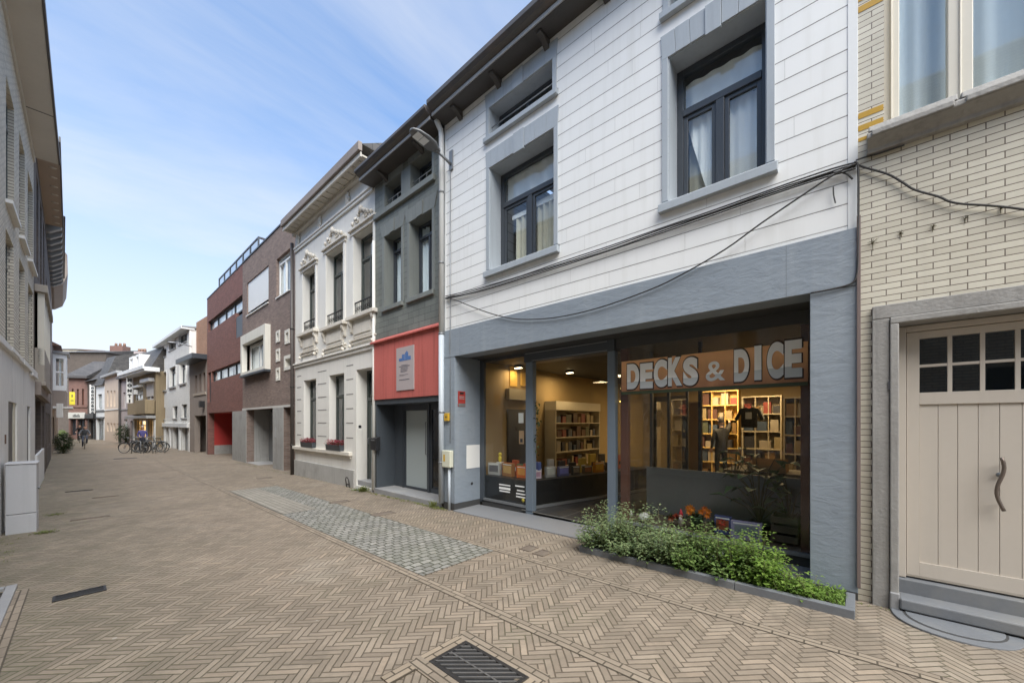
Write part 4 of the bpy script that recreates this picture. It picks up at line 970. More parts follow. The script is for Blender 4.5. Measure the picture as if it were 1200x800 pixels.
# ---------------------------------------------------------------- grey painted house
GR = facX('grey_painted_house', 'narrow dark grey painted house with a salmon red panel over its anthracite shop door', 'house', 4.83, 439.5, 521)
w = GR.w = GR.S(521) - .004
at1 = GR.R(451, 470.5, 217, 246); at2 = GR.R(481, 506.5, 192, 226)
tl1 = GR.R(450.5, 470.5, 278, 361); tl2 = GR.R(480, 506.5, 261, 350)
rt, rb = GR.Z(442, 400), GR.Z(442, 468.5)
op = (GR.S(442), w - .06, -.5, rb); opw = (op[0] - .052, op[1] + .052, -.5, rb)
shell(GR, w, ztop + .02, [at1, at2, tl1, tl2, opw], M['slate_block'], sd=.045)
for R_ in (tl1, tl2):
    W_ = window(GR, R_, .24, 'anth', 'glass', 2, None, .80, .05, .06, .03, curtain=[(.0, .35)], cm='curtain_b'); 
    part('reveal', M['slate_plain'], GR.e, [(R_[0], R_[0] + .01, .001, .24, R_[2], R_[3]), (R_[1] - .01, R_[1], .001, .24, R_[2], R_[3]), (R_[0] + .01, R_[1] - .01, .001, .24, R_[3] - .01, R_[3])])
    x0, x1, z0, z1 = R_
    part('sill', M['slate_plain'], GR.e, [(x0 - .08, x1 + .08, -.06, .24, z0 - .10, z0 - .002)], .005)
    part('jamb_stones', M['slate_plain'], GR.e, [(x0 - .09, x0, -.012, .001, z0, z1), (x1, x1 + .09, -.012, .001, z0, z1)], .003)
    for i in range(5):
        f0, f1 = i / 5, (i + 1) / 5; xa, xb = x0 - .09 + (x1 - x0 + .18) * f0, x0 - .09 + (x1 - x0 + .18) * f1
        MB().prism_y([(xa + .003, z1 + .001), (xb - .003, z1 + .001), (xb + (f1 - .5) * .2 - .003, z1 + .30), (xa + (f0 - .5) * .2 + .003, z1 + .30)], -.016 - (.02 if i == 2 else 0), .001).build('lintel_stone', M['slate_plain'], GR.e, .003)
curtain_mesh(tl2[0] + .5, tl2[1] - .05, tl2[2] + .1, tl2[3] - .4, .45, .02).build('curtain', M['curtain_b'], GR.e)
for R_ in (at1, at2):
    W_ = window(GR, R_, .24, 'anth', 'glass', 1, None, None, .045, .06, .03)
    part('reveal', M['slate_plain'], GR.e, [(R_[0], R_[0] + .01, .001, .24, R_[2], R_[3]), (R_[1] - .01, R_[1], .001, .24, R_[2], R_[3]), (R_[0] + .01, R_[1] - .01, .001, .24, R_[3] - .01, R_[3])])
    m = MB(); zz = R_[2] + (R_[3] - R_[2]) * .38; m.tube([(R_[0] + .012, .06, zz), (R_[1] - .012, .06, zz)], .008, 6)
    for f in (.33, .66): m.tube([(R_[0] + (R_[1] - R_[0]) * f, .06, R_[2]), (R_[0] + (R_[1] - R_[0]) * f, .06, zz)], .006, 6)
    m.build('safety_rail', M['fascia'], GR.e)
    x0, x1, z0, z1 = R_
    part('lintel_stone', M['slate_plain'], GR.e, [(x0 - .08, x1 + .08, -.014, .001, z1 + .001, z1 + .26)], .003)
part('sill_course', M['slate_plain'], GR.e, [(.02, at2[1] + .12, -.07, -.0, at1[2] - .13, at1[2] - .005)], .006)
part('jamb_stones', M['slate_plain'], GR.e, [(at1[0] - .09, at1[0], -.012, .001, at1[2], at1[3]), (at2[1], at2[1] + .09, -.012, .001, at1[2], at1[3]), (at1[1], at2[0], -.012, .001, at1[2], at1[3])], .003)
eaves(GR, -.12, w, ztop + .0, .34, 1.2, .20)
m = MB()    # a few slates of the roof showing over the eaves
m.prism_x([(-.1, ztop + .26), (.1, ztop + .22), (1.2, ztop + 1.3), (1.1, ztop + 1.36)], -.0, w); m.build('roof', M['slate_roof'], GR.e)
part('chimney', M['dark_brick'], GR.e, [(.15, .75, .6, 1.1, ztop, ztop + 1.0)], .01)
# red panel
part('red_panel', M['red'], GR.e, [(.03, w - .05, -.055, .0, rb, rt - .06)], .003)
MB().prism_x([(-.0, rt + .04), (-.12, rt - .04), (-.12, rt - .075), (-.0, rt - .06)], -.04, w - .04).build('panel_flashing', M['red'], GR.e, .003)
for f in (.18, .36, .76): part('panel_seam', plain('red_dark', (.30, .06, .05), .5, .1, 5, 0), GR.e, [(.03 + (w - .08) * f, .036 + (w - .08) * f, -.057, -.055, rb + .01, rt - .08)])
px0, px1 = GR.S(465, -.06), GR.S(485.5, -.06); pz0, pz1 = GR.Z(465, 458, -.06), GR.Z(465, 408.5, -.06)
PQ = empty('shop_plaque', 'grey plaque with a blue emblem and small print on the salmon red panel', 'sign', tuple(GR.e.matrix_basis @ Vector((px0, -.056, pz0))), GR.e.rotation_euler.z)
pw, ph = px1 - px0, pz1 - pz0
part('board', plain('plaque_pink_grey', (.40, .35, .35), .35, .06, 5, 0), PQ, [(0, pw, -.018, 0, 0, ph)], .003)
bl = plain('emblem_blue', (.08, .16, .36), .5, .1, 9, 0); dk = plain('small_print', (.10, .10, .12), .5, .05, 9, 0)
m = MB(); y0, y1 = -.0205, -.018
for (a, b, c, d) in ((.16, .34, .70, .745), (.34, .50, .70, .83), (.52, .70, .70, .85), (.70, .84, .70, .77), (.18, .84, .682, .70)): m.box(pw*a, pw*b, y0, y1, ph*c, ph*d)
m.prism_y([(pw*.52, ph*.852), (pw*.70, ph*.852), (pw*.61, ph*.895)], y0, y1)
m.build('emblem', bl, PQ)
m = MB()
def fakeline(z, a, b, hgt):
    x = a
    while x < b - .02:
        l = random.uniform(.03, .085); m.box(pw*x, pw*min(b, x + l), y0, y1, ph*z, ph*(z + hgt)); x += l + .014
for z_, a_, b_, h_ in ((.575, .30, .66, .013), (.545, .16, .80, .016), (.515, .28, .68, .013), (.485, .26, .70, .013), (.455, .26, .66, .013), (.425, .26, .66, .013), (.355, .18, .72, .010), (.335, .2, .5, .006), (.235, .18, .76, .020)): fakeline(z_, a_, b_, h_)
m.build('small_print', dk, PQ)
# shop door recess
ry = .48; zs = GR.Z(444, 571.6); op2 = (op[0], op[1])
part('lintel', M['anth2'], GR.e, [(.03, w - .05, -.02, .3, rb - .12, rb - .001)], .003)
zh = rb - .12
part('door_jamb', M['anth2'], GR.e, [(op[0] - .05, op[0], -.01, ry + .1, zs, zh), (op[1], op[1] + .05, -.01, ry + .1, zs, zh)], .003)
part('soffit_panel', M['anth2'], GR.e, [(op[0], op[1], .3, ry + .1, zh, zh + .03)])
q = lambda u, o=ry: GR.S(u, o)
xd0, xd1, xd2 = q(472), q(502), op[1] - .001
m = MB(); m.box(op[0], xd0, ry, ry + .05, zs, zh)
m.build('fixed_panel', M['anth2'], GR.e, .003)
m = MB(); m.box(xd0, xd0 + .07, ry - .03, ry + .06, zs, zh); m.box(xd1, xd1 + .07, ry - .03, ry + .06, zs, zh); m.box(xd0 + .07, xd1, ry - .03, ry + .06, zh - .14, zh); m.build('door_frame', M['anth'], GR.e, .004)
zg0, zg1 = GR.Z(478, 571, ry), GR.Z(478, 480, ry); g0, g1 = xd0 + .13, xd1 - .06
D = MB(); D.box(xd0 + .075, g0, ry, ry + .05, zs + .01, zh - .15); D.box(g1, xd1 - .005, ry, ry + .05, zs + .01, zh - .15); D.box(g0, g1, ry, ry + .05, zs + .01, zg0 + .05); D.box(g0, g1, ry, ry + .05, zg1 - .0, zh - .15)
D = D.build('door', M['anth'], GR.e, .004)
part('pane', M['frost'], D, [(g0, g1, ry + .02, ry + .028, zg0 + .05, zg1)])
MB().tube([(g1 + .02, ry - .001, 1.0), (g1 + .02, ry - .05, 1.0), (g1 + .02, ry - .05, 1.75), (g1 + .02, ry - .001, 1.75)], .012).build('handle', M['grey_metal'], D)
m = MB(); m.box(xd1 + .07, xd1 + .13, ry, ry + .05, zs, zh); m.box(xd2 - .06, xd2, ry, ry + .05, zs, zh); m.box(xd1 + .13, xd2 - .06, ry, ry + .05, zs, zs + .1); m.box(xd1 + .13, xd2 - .06, ry, ry + .05, zh - .14, zh)
s_ = m.build('side_light', M['anth'], GR.e, .003); part('pane', M['darkglass'], s_, [(xd1 + .13, xd2 - .06, ry + .02, ry + .026, zs + .1, zh - .14)])
part('lining', M['room'], GR.e, [(.3, w - .3, 1.6, 1.65, 0, 3)])
MB().box(.02, w - .03, -.05, ry + .08, -.25, zs - .002).build('step', M['bluestone2'], GR.e, .01)
# ---------------------------------------------------------------- white ornate house
WH = facX('white_ornate_house', 'cream white stucco town house with pediments over its windows and flower boxes on its sill', 'house', 4.85, 346, 439.5)
w = WH.w
uw = [WH.R(355.5, 370, 321, 391), WH.R(383, 403, 299, 384), WH.R(415, 438, 277.5, 371)]
gw = [WH.R(356, 370.4, 446, 522), WH.R(385.7, 403.3, 440, 525.5)]
dr = (WH.S(417.5), WH.S(437), WH.Z(417, 568), WH.Z(417, 433.5))
zt = WH.Z(352, 270)
shell(WH, w, zt, uw + gw + [dr], M['cream_wall'])
rr = dict(fm='anth', gm='glass', cols=1, fw=.07, dep=.06, inner=.04)
dark_fr = plain('dark_green_frame', (.05, .06, .055), .45, .1, 6, .05); M['dgf'] = dark_fr; rr['fm'] = 'dgf'
def pediment(F, x0, x1, z, s=1):
    xc = (x0 + x1) / 2; hw = (x1 - x0) / 2 + .16
    part('window_head', M['cream_orn'], F.e, [(xc - hw, xc + hw, -.05, .0, z + .02, z + .12), (xc - hw - .04, xc + hw + .04, -.10, .0, z + .122, z + .17), (xc - hw, xc + hw, -.08, .0, z + .172, z + .20)], .006)
    m = MB(); zz = z + .20
    m.prism_y([(xc - hw * .95, zz), (xc + hw * .95, zz), (xc, zz + .22)], -.05, 0)
    for i in range(-3, 4):
        m.ball((xc + i * hw * .24, -.06, zz + .10 + .07 * (3 - abs(i))), .055, .05, .06, 8, 6)
    m.ball((xc, -.08, zz + .33), .08, .06, .10, 10, 8); m.ball((xc - .1, -.07, zz + .28), .05, .04, .05, 8, 6); m.ball((xc + .1, -.07, zz + .28), .05, .04, .05, 8, 6)
    for sg in (-1, 1):
        pts = [(xc + sg * (hw * .35 + .12 * math.cos(a) * (1 - a / 9)), -.07, zz + .09 + .08 * math.sin(a) * (1 - a / 9)) for a in [k * .6 for k in range(12)]]; m.tube(pts, .018, 6)
    m.build('pediment', M['cream_orn'], F.e)
for i, R_ in enumerate(uw):
    x0, x1, z0, z1 = R_
    W_ = window(WH, R_, .20, 'dgf', 'glass', 1, None, .70, .06, .06, .03)
    curtain_mesh(x0 + .08, x1 - .08, z0 + .1, z1 - .1, .42, .02).build('curtain', M['curtain_y'], W_)
    part('window_mullion', dark_fr, W_, [((x0 + x1) / 2 - .035, (x0 + x1) / 2 + .035, .19, .25, z0 + .06, z0 + (z1 - z0) * .70)])
    part('surround', M['cream_orn'] if False else M['cream_wall'], WH.e, [(x0 - .11, x0, -.03, .001, z0, z1 + .02), (x1, x1 + .11, -.03, .001, z0, z1 + .02)], .005)
    pediment(WH, x0, x1, z1)
    # small iron balconet
    m = MB(); zb, zt2 = z0 + .03, z0 + .34; y = .02
    m.box(x0 + .004, x1 - .004, y - .012, y + .012, zt2, zt2 + .03); m.box(x0 + .004, x1 - .004, y - .010, y + .010, zb, zb + .02)
    n_ = 9
    for k in range(n_ + 1):
        x = x0 + .02 + (x1 - x0 - .04) * k / n_; m.tube([(x, y, zb), (x, y, zt2)], .006, 5)
    for k in range(n_):
        x = x0 + .02 + (x1 - x0 - .04) * (k + .5) / n_; m.tube([(x + .035 * math.cos(a), y, (zb + zt2) / 2 + .05 * math.sin(a)) for a in [q * PI / 4 for q in range(9)]], .006, 5)
    m.build('balconet', M['iron'], WH.e)
    # apron panel with brackets under the sill
    xa, xb = x0 - .14, x1 + .14; zp = z0 - .02
    part('sill', M['cream_orn'], WH.e, [(xa - .08, xb + .08, -.15, .20, zp - .10, zp)], .01)
    part('apron_panel', M['cream_orn'], WH.e, [(xa + .14, xb - .14, -.035, .0, zp - .58, zp - .16), (xa + .22, xb - .22, -.055, -.035, zp - .50, zp - .24), (xa, xb, -.05, .0, zp - .74, zp - .66), (xa - .03, xb + .03, -.08, .0, zp - .66, zp - .62)], .006)
    for x in (xa + .05, xb - .05):
        m = MB(); m.prism_x([(0, zp - .10), (-.13, zp - .10), (-.12, zp - .2), (-.07, zp - .3), (-.06, zp - .4), (0, zp - .44)], x - .05, x + .05); m.ball((x, -.05, zp - .66), .05, .05, .05, 8, 6); m.ball((x, -.08, zp - .78), .04, .05, .05, 8, 6)
        m.build('sill_bracket', M['cream_orn'], WH.e, .006)
for i, R_ in enumerate(gw):
    x0, x1, z0, z1 = R_
    W_ = window(WH, R_, .20, 'dgf', 'glass', 1, None, .70, .07, .06, .03)
    part('window_mullion', dark_fr, W_, [((x0 + x1) / 2 - .04, (x0 + x1) / 2 + .04, .19, .25, z0 + .06, z0 + (z1 - z0) * .70)])
    curtain_mesh(x0 + .08, x1 - .08, z0 + .1, z1 - .05, .42, .03, wl=.2).build('curtain', M['curtain'], W_)
# string courses
zc1 = WH.Z(350, 426); zc2 = WH.Z(350, 293.5)
part('string_course', M['cream_wall'], WH.e, [(.01, w - .03, -.05, .0, zc1 - .14, zc1 - .05), (.01, w - .03, -.09, .0, zc1 - .05, zc1)], .01)
part('frieze_moulding', M['cream_wall'], WH.e, [(.05, w - .06, -.05, .0, zc2 - .02, zc2 + .06), (.05, w - .06, -.08, .0, zc2 + .062, zc2 + .12)], .01)
zsl = WH.Z(350, 522.5)
part('sill_course', M['cream_orn'], WH.e, [(.0, WH.S(413), -.10, .0, zsl - .10, zsl), (.02, WH.S(412), -.05, .0, zsl - .18, zsl - .10)], .008)
part('plinth', M['grey_plinth'], WH.e, [(.01, WH.S(416), -.04, .0, -.5, WH.Z(350, 539)), (WH.S(437.5), w - .02, -.04, 0, -.5, WH.Z(350, 539))], .008)
for j, (u0, u1) in enumerate(((348.2, 353), (372.5, 382.5), (406, 414))):
    zz = [WH.Z(348.5, v) for v in (441, 454, 468, 481.5, 495, 509)]
    part('joint_mark', plain('joint_shadow', (.25, .24, .23), .8, .1, 5, 0), WH.e, [(WH.S(u0), WH.S(u1), -.004, .0005, z_ - .018, z_ + .01) for z_ in zz])
# medallions of the frieze
for u, v, s_ in ((350.5, 280, 1.25), (376, 260, 1), (408.4, 234, 1), (436, 208, 1.25)):
    x, z = WH.P(u, v); m = MB(); m.ball((x, -.03, z), .10 * s_, .05, .17 * s_, 10, 8); m.ball((x, -.06, z + .04), .05 * s_, .04, .08 * s_, 8, 6)
    for k in range(8): a = k * PI / 4; m.ball((x + .1 * s_ * math.cos(a), -.035, z + .17 * s_ * math.sin(a)), .035, .03, .045, 6, 5)
    m.build('medallion', M['cream_orn'], WH.e)
# eaves of the white house
ov = .36
part('eaves_soffit', plain('soffit_cream', (.50, .46, .39), .7, .15, 5, .2), WH.e, [(.0, w + .04, -ov, .3, zt, zt + .04)], .002)
part('eaves_moulding', M['cream_orn'], WH.e, [(.0, w + .04, -ov - .04, -ov, zt - .03, zt + .10), (.0, w, -.10, -.0, zt - .10, zt)], .012)
part('eaves_gutter', plain('gutter_taupe', (.24, .20, .175), .6, .2, 5, .2), WH.e, [(.0, w + .06, -ov - .10, -ov - .0, zt + .10, zt + .32)], .012)
m = MB(); nb = 17
for i in range(nb): x = .2 + (w - .4) * i / (nb - 1); part('dentil', MATS['soffit_cream'], WH.e, [(x - .025, x + .025, -ov + .03, -.11, zt - .025, zt)])

MB().prism_x([(-ov + .0, zt + .32), (.4, zt + .32), (3.6, zt + 2.4), (3.5, zt + 2.5)], .01, w).build('roof', M['slate_roof'], WH.e)
# door
x0, x1, z0, z1 = dr; tz = z0 + (z1 - z0) * .735
D = MB(); D.box(x0, x0 + .07, .30, .38, z0, z1); D.box(x1 - .07, x1, .30, .38, z0, z1); D.box(x0 + .07, x1 - .07, .30, .38, z1 - .07, z1); D.box(x0 + .07, x1 - .07, .29, .38, tz, tz + .09)
D.build('door_frame', dark_fr, WH.e, .004)
part('transom_pane', M['glass'], WH.e, [(x0 + .07, x1 - .07, .34, .346, tz + .09, z1 - .07)])
D = MB(); zd0 = z0 + .14; D.box(x0 + .072, x0 + .17, .32, .37, zd0, tz - .005); D.box(x1 - .17, x1 - .072, .32, .37, zd0, tz - .005); D.box(x0 + .17, x1 - .17, .32, .37, zd0, zd0 + .2); D.box(x0 + .17, x1 - .17, .32, .37, tz - .11, tz - .005)
D = D.build('door', dark_fr, WH.e, .004); part('pane', M['frost'], D, [(x0 + .17, x1 - .17, .34, .35, zd0 + .2, tz - .11)])
MB().tube([(x0 + .12, .30, z0 + 1.1), (x0 + .12, .27, z0 + 1.1), (x0 + .12, .27, z0 + 1.25), (x0 + .12, .30, z0 + 1.25)], .01).build('handle', M['grey_metal'], D)
part('door_step', M['bluestone2'], WH.e, [(x0 + .003, x1 - .003, .04, .5, -.3, z0 + .135), ], .008)
part('door_step', M['bluestone2'], WH.e, [(WH.S(412.5, -.15), w - .01, -.22, -.042, -.3, .06), (x0 + .004, x1 - .004, -.041, .039, -.3, .061)], .008)
part('gate_post', M['grey_plinth'], WH.e, [(x1 + .03, w - .02, -.06, -.041, -.2, .8)], .01)
part('house_number', M['black'], WH.e, [(WH.S(420.5), WH.S(423.5), -.008, .0, WH.Z(420.5, 501.5), WH.Z(420.5, 498))])
# mailbox, pipe, flower boxes
mb = WH.R(434, 440.5, 511, 527, -.12); c = WH.e.matrix_basis @ Vector(((mb[0] + mb[1]) / 2, -.002, mb[2]))
e = empty('mailbox', 'black mailbox beside the white ornate house door', 'mailbox', tuple(c), WH.e.rotation_euler.z); hw_ = (mb[1] - mb[0]) / 2; H = mb[3] - mb[2]
MB().prism_x([(0, 0), (-.12, 0), (-.13, H * .86), (0, H)], -hw_, hw_).build('box', M['black'], e, .006); part('flap', M['grey_metal'], e, [(-hw_ * .6, hw_ * .6, -.136, -.126, H * .7, H * .76)])
MB().tube([(WH.S(438.5, -.05), -.06, WH.Z(438.5, 574, -.05)), (WH.S(438.5, -.05), -.06, 6.3)], .04, 10).build('downpipe', plain('pipe_white', (.66, .65, .61), .5, .08, 5, .1), WH.e)
for k, (R_, lab) in enumerate(((gw[0], 'flower box with dark red flowers on the farther ground floor sill of the white house'), (gw[1], 'flower box with dark red flowers on the sill nearer the white house door'))):
    x0, x1, z0, z1 = R_; c = WH.e.matrix_basis @ Vector(((x0 + x1) / 2, -.02, zsl + .003)); hw_ = (x1 - x0) / 2
    e = empty('flower_box', lab, 'flower box', tuple(c), WH.e.rotation_euler.z, 'flower boxes on the white house sill')
    MB().prism_x([(-.085, 0), (.09, 0), (.11, .17), (-.105, .17)], -hw_ * .96, hw_ * .96).build('trough', M['anth'], e, .006)
    m = MB(); rn = random.Random(k)
    for _ in range(420):
        p = Vector((rn.uniform(-hw_, hw_), rn.uniform(-.12, .11), .16 + rn.random() ** 1.5 * .13)); m.leaf(p, Vector((rn.uniform(-1, 1), rn.uniform(-1, 1), rn.uniform(.0, 1))), Vector((0, 0, 1)), .045, .035)
    m.build('flowers', M['redflower'], e)
    m = MB()
    for _ in range(160): p = Vector((rn.uniform(-hw_, hw_), rn.uniform(-.1, .1), .14 + rn.random() * .07)); m.leaf(p, Vector((rn.uniform(-1, 1), rn.uniform(-1, 1), rn.uniform(.0, .7))), Vector((0, 0, 1)), .05, .03)
    m.build('leaves', M['leafd'], e)
e = empty('boot_scraper', 'small iron boot scraper at the foot of the white house by the door step', 'boot scraper', tuple(WH.e.matrix_basis @ Vector((WH.S(411.5), -.06, .05))), WH.e.rotation_euler.z)
MB().tube([(-.09, -.02, 0), (-.09, -.05, .2), (-.04, -.06, .27), (.04, -.06, .27), (.09, -.05, .2), (.09, -.02, 0)], .013, 6).build('bow', M['iron'], e); part('blade', M['iron'], e, [(-.085, .085, -.05, -.04, .07, .10)])
# dark downpipe at the corner with the brown house
e = empty('downpipe', 'dark brown downpipe at the corner of the white ornate house and the brown brick house', 'downpipe', tuple(WH.e.matrix_basis @ Vector((-.06, -.08, 0))), WH.e.rotation_euler.z)
MB().tube([(0, 0, -.3), (0, 0, zt - .3)], .055, 10).build('pipe', plain('pipe_dark', (.06, .05, .045), .5, .1, 5, .1), e)
for z in (1, 3, 5): MB().lathe((0, 0, z), [(.068, 0), (.068, .04)], 10).build('pipe_clamp', M['iron'], e)
# ---------------------------------------------------------------- brown brick house
BR = facX('brown_brick_house', 'brown brick modern house with a big white framed window and a grey garage door', 'house', 5.03, 284.3, 345.8)
w = BR.w; zt = BR.Z(282, 311.5)
sh = BR.R(289.5, 314.7, 332, 370); rw = BR.R(324, 340, 304, 349)
bwn = (BR.S(289.5), BR.S(315), BR.Z(289.5, 437), BR.Z(289.5, 405))
sm = [BR.R(324, 328.3, 388.5, 402), BR.R(334.4, 339.7, 387.5, 404), BR.R(324, 328.4, 409.5, 424.5), BR.R(333.5, 343, 417.5, 434.5), BR.R(324, 328.4, 431.5, 446.5)]
zl = BR.Z(285, 480); gop = (BR.S(289), BR.S(320.5), -.6, zl - .02); gop2 = (BR.S(332.5), BR.S(342), -.6, zl - .02)
shell(BR, w, zt, [sh, rw, bwn] + sm + [gop, gop2], M['brown_brick'])
part('parapet_cap', M['anth'], BR.e, [(.0, w, -.03, .33, zt + .001, zt + .06)])
part('lintel_strip', M['concrete'] if False else plain('pale_strip', (.55, .53, .50), .6, .1, 5, .1), BR.e, [(.01, w - .1, -.02, .0, zl - .02, zl + .06)])
window(BR, rw, .10, 'white', 'glass', 2, None, .83, .07, .06, .03, curtain=[(0, .4), (.6, 1)], sill=(.04, .06, .02), sm='white')
W_ = window(BR, sh, .12, 'white', 'glass', 2, None, None, .07, .06, .03, sill=(.05, .06, .02), sm='white')
m = MB(); x0, x1, z0, z1 = sh; ns = 34
for i in range(ns):
    zz = z0 + .16 + (z1 - z0 - .16) * i / ns; m.box(x0 + .03, x1 - .03, .04, .055, zz + .003, zz + (z1 - z0 - .16) / ns)
m.build('roller_shutter', M['white'], W_)
W_ = window(BR, bwn, .12, 'white', 'glass', 2, None, None, .09, .06, .04, curtain=[(0, .35)])
x0, x1, z0, z1 = bwn; curtain_mesh(x0 + (x1 - x0) * .45, x1 - .1, z0 + .5, z1 - .1, .5, .03, wl=.4).build('curtain', M['curtain'], W_)
fx0, fx1, fz0, fz1 = x0 - .26, x1 + .22, z0 - .20, z1 + .42
m = MB(); m.box(fx0, x0, -.20, .1, fz0, fz1); m.box(x1, fx1, -.20, .1, fz0, fz1); m.box(x0, x1, -.20, .1, z1, fz1); m.box(x0, x1, -.20, .1, fz0 + .07, z0)
m.build('window_box', plain('white_concrete', (.64, .62, .56), .7, .08, 5, .3, streak=.15), BR.e, .01)
part('window_box_sill', M['anth'], BR.e, [(fx0 - .02, fx1 + .02, -.24, -.0, fz0 - .03, fz0 + .065)], .005)
for R_ in sm:
    x0, x1, z0, z1 = R_; m = MB(); f_ = min(.13, (x1 - x0) * .24)
    m.box(x0, x0 + f_, -.03, .2, z0, z1); m.box(x1 - f_, x1, -.03, .2, z0, z1); m.box(x0 + f_, x1 - f_, -.03, .2, z0, z0 + f_); m.box(x0 + f_, x1 - f_, -.03, .2, z1 - f_, z1)
    s_ = m.build('small_window', MATS['white_concrete'], BR.e, .005); part('pane', M['darkglass'], s_, [(x0 + f_, x1 - f_, .15, .156, z0 + f_, z1 - f_)])
x0, x1 = gop[0], gop[1]; gm_ = plain('garage_grey', (.16, .165, .17), .5, .08, 4, .1)
m = MB(); nb = 22; gy = .9
xg0 = x0 + .02
for i in range(nb): xa = xg0 + (x1 - xg0) * i / nb; m.box(xa, xa + (x1 - xg0) / nb - .008, gy, gy + .04, -.1, zl - .1)
m.box(xg0, x1, gy + .03, gy + .05, -.1, zl - .1)
D = m.build('garage_door', gm_, BR.e); part('handle', M['fascia'], D, [(x0 + (x1 - x0) * .62, x0 + (x1 - x0) * .66, gy - .02, gy, 1.4, 1.55)])
part('side_wall', M['concrete'], BR.e, [(x0 - .015, x0 - .001, .301, gy + .3, -.5, zl), (x1 + .001, x1 + .3, .301, gy + .3, -.5, zl)])
part('garage_sill', M['fascia'], BR.e, [(x0, x1, .0, gy, -.3, .03)])
part('pier', MATS['concrete'], BR.e, [(0.01, gop[0] - .001, -.03, -.001, -.6, zl - .022), (gop[1] + .001, gop2[0] - .001, -.03, -.001, -.6, zl - .022), (gop2[1] + .001, w - .12, -.03, -.001, -.6, zl - .022)], .006)
part('door', gm_, BR.e, [(gop2[0] + .002, gop2[1] - .002, .5, .55, 0, zl - .4)], .004); part('door_head', M['anth'], BR.e, [(gop2[0] + .002, gop2[1] - .002, .45, .55, zl - .395, zl)])
part('bell_plate', M['fascia'], BR.e, [(gop[1] + .3, gop[1] + .42, -.045, -.03, 1.3, 1.7)])
# ---------------------------------------------------------------- red brick house with strip windows
RD = facX('red_brick_house', 'dark red brick modern house with long strip windows and a red painted porch', 'house', 5.05, 242.7, 284.3)
w = RD.w; zt = RD.Z(242.7, 351); ze = RD.Z(243, 484)
s1 = (RD.S(244), w - .02, RD.Z(245, 389), RD.Z(245, 376.5)); s2 = (RD.S(247.5), w - .02, RD.Z(247.5, 448), RD.Z(247.5, 435.5))
vn = (RD.S(243.4), RD.S(247.2), RD.Z(247, 471), s2[3]); nb_ = (RD.S(276), w - .02, RD.Z(276, 397), s1[2] + .001)
shell(RD, w, zt, [s1, s2, vn, nb_, (RD.S(244), RD.S(273), -.6, ze)], M['red_brick'])
part('parapet_cap', M['anth'], RD.e, [(.0, w, -.02, .33, zt + .001, zt + .05)])
for R_, c_ in ((s1, 4), (s2, 4)): window(RD, R_, .12, 'anth', 'glass', c_, None, None, .06, .06, .03, curtain=[(0, .25), (.3, .6), (.65, 1)])
part('window_panel', M['anth'], RD.e, [(vn[0] + .002, vn[1] - .002, .1, .15, vn[2] + .002, vn[3] - .002)]); part('balcony_recess', M['anth'], RD.e, [(nb_[0] + .002, nb_[1] - .002, .24, .28, nb_[2] + .002, nb_[3] - .002)])
part('balcony_parapet', M['anth'], RD.e, [(nb_[0] + .002, nb_[1] - .002, .02, .05, nb_[2] + .02, nb_[3] - .25)])
rp = plain('porch_red', (.40, .035, .03), .6, .06, 4, .1); x0, x1 = RD.S(244), RD.S(273)
part('porch_wall', rp, RD.e, [(x0 + .002, x1 - .002, 2.2, 2.25, .55, ze - .02), (x0 + .002, x0 + .02, .301, 2.2, .55, ze - .02), (x1 - .02, x1 - .002, .301, 2.2, .55, ze - .02)])
part('porch_plinth', M['concrete'], RD.e, [(x0 + .002, x1 - .002, 2.18, 2.23, -.6, .55), (x0 + .002, x0 + .025, .301, 2.18, -.6, .55)])
part('porch_ceiling', rp, RD.e, [(x0, x1, .301, 2.2, ze - .02, ze)])
for u, lab in ((260, 'left'), (269, 'right')):
    x, z = RD.P(u, 511, 2.1); part('mailbox', M['grey_metal'] if u < 265 else M['anth'], RD.e, [(x - .35, x + .35, 2.0, 2.175, z - .35, z + .35)], .01)
part('concrete_pier', M['concrete'], RD.e, [(x1 + .0, w - .01, -.03, -.001, -.6, ze - .01)], .008)
# roof terrace railing
e = RD.e; y = .55; zb_, = (zt + .06,)
u0, u1 = RD.S(257, y), RD.S(303, y); zt2 = RD.Z(257.5, 326, y) ; n_ = 6; m = MB(); g_ = MB()
for i in range(n_ + 1):
    x = u0 + (u1 - u0) * i / n_; m.box(x - .05, x + .05, y - .03, y + .03, zt + .0, zt2)
    if i < n_:
        xb = u0 + (u1 - u0) * (i + 1) / n_; m.box(x + .05, xb - .05, y - .03, y + .03, zt2 - .07, zt2); m.box(x + .05, xb - .05, y - .03, y + .03, zt + .12, zt + .18); g_.box(x + .05, xb - .05, y - .004, y + .004, zt + .18, zt2 - .07)
TR = m.build('terrace_railing', M['anth'], RD.e); g_.build('railing_pane', glassm('milky_glass', (.75, .78, .80), 1.5), TR)
m = MB(); m.box(u1 - .05, u1 + .05, y + .03, 3.5, zt2 - .07, zt2); m.box(u1 - .05, u1 + .05, 3.4, 3.5, zt, zt2); m.build('terrace_railing', M['anth'], RD.e)
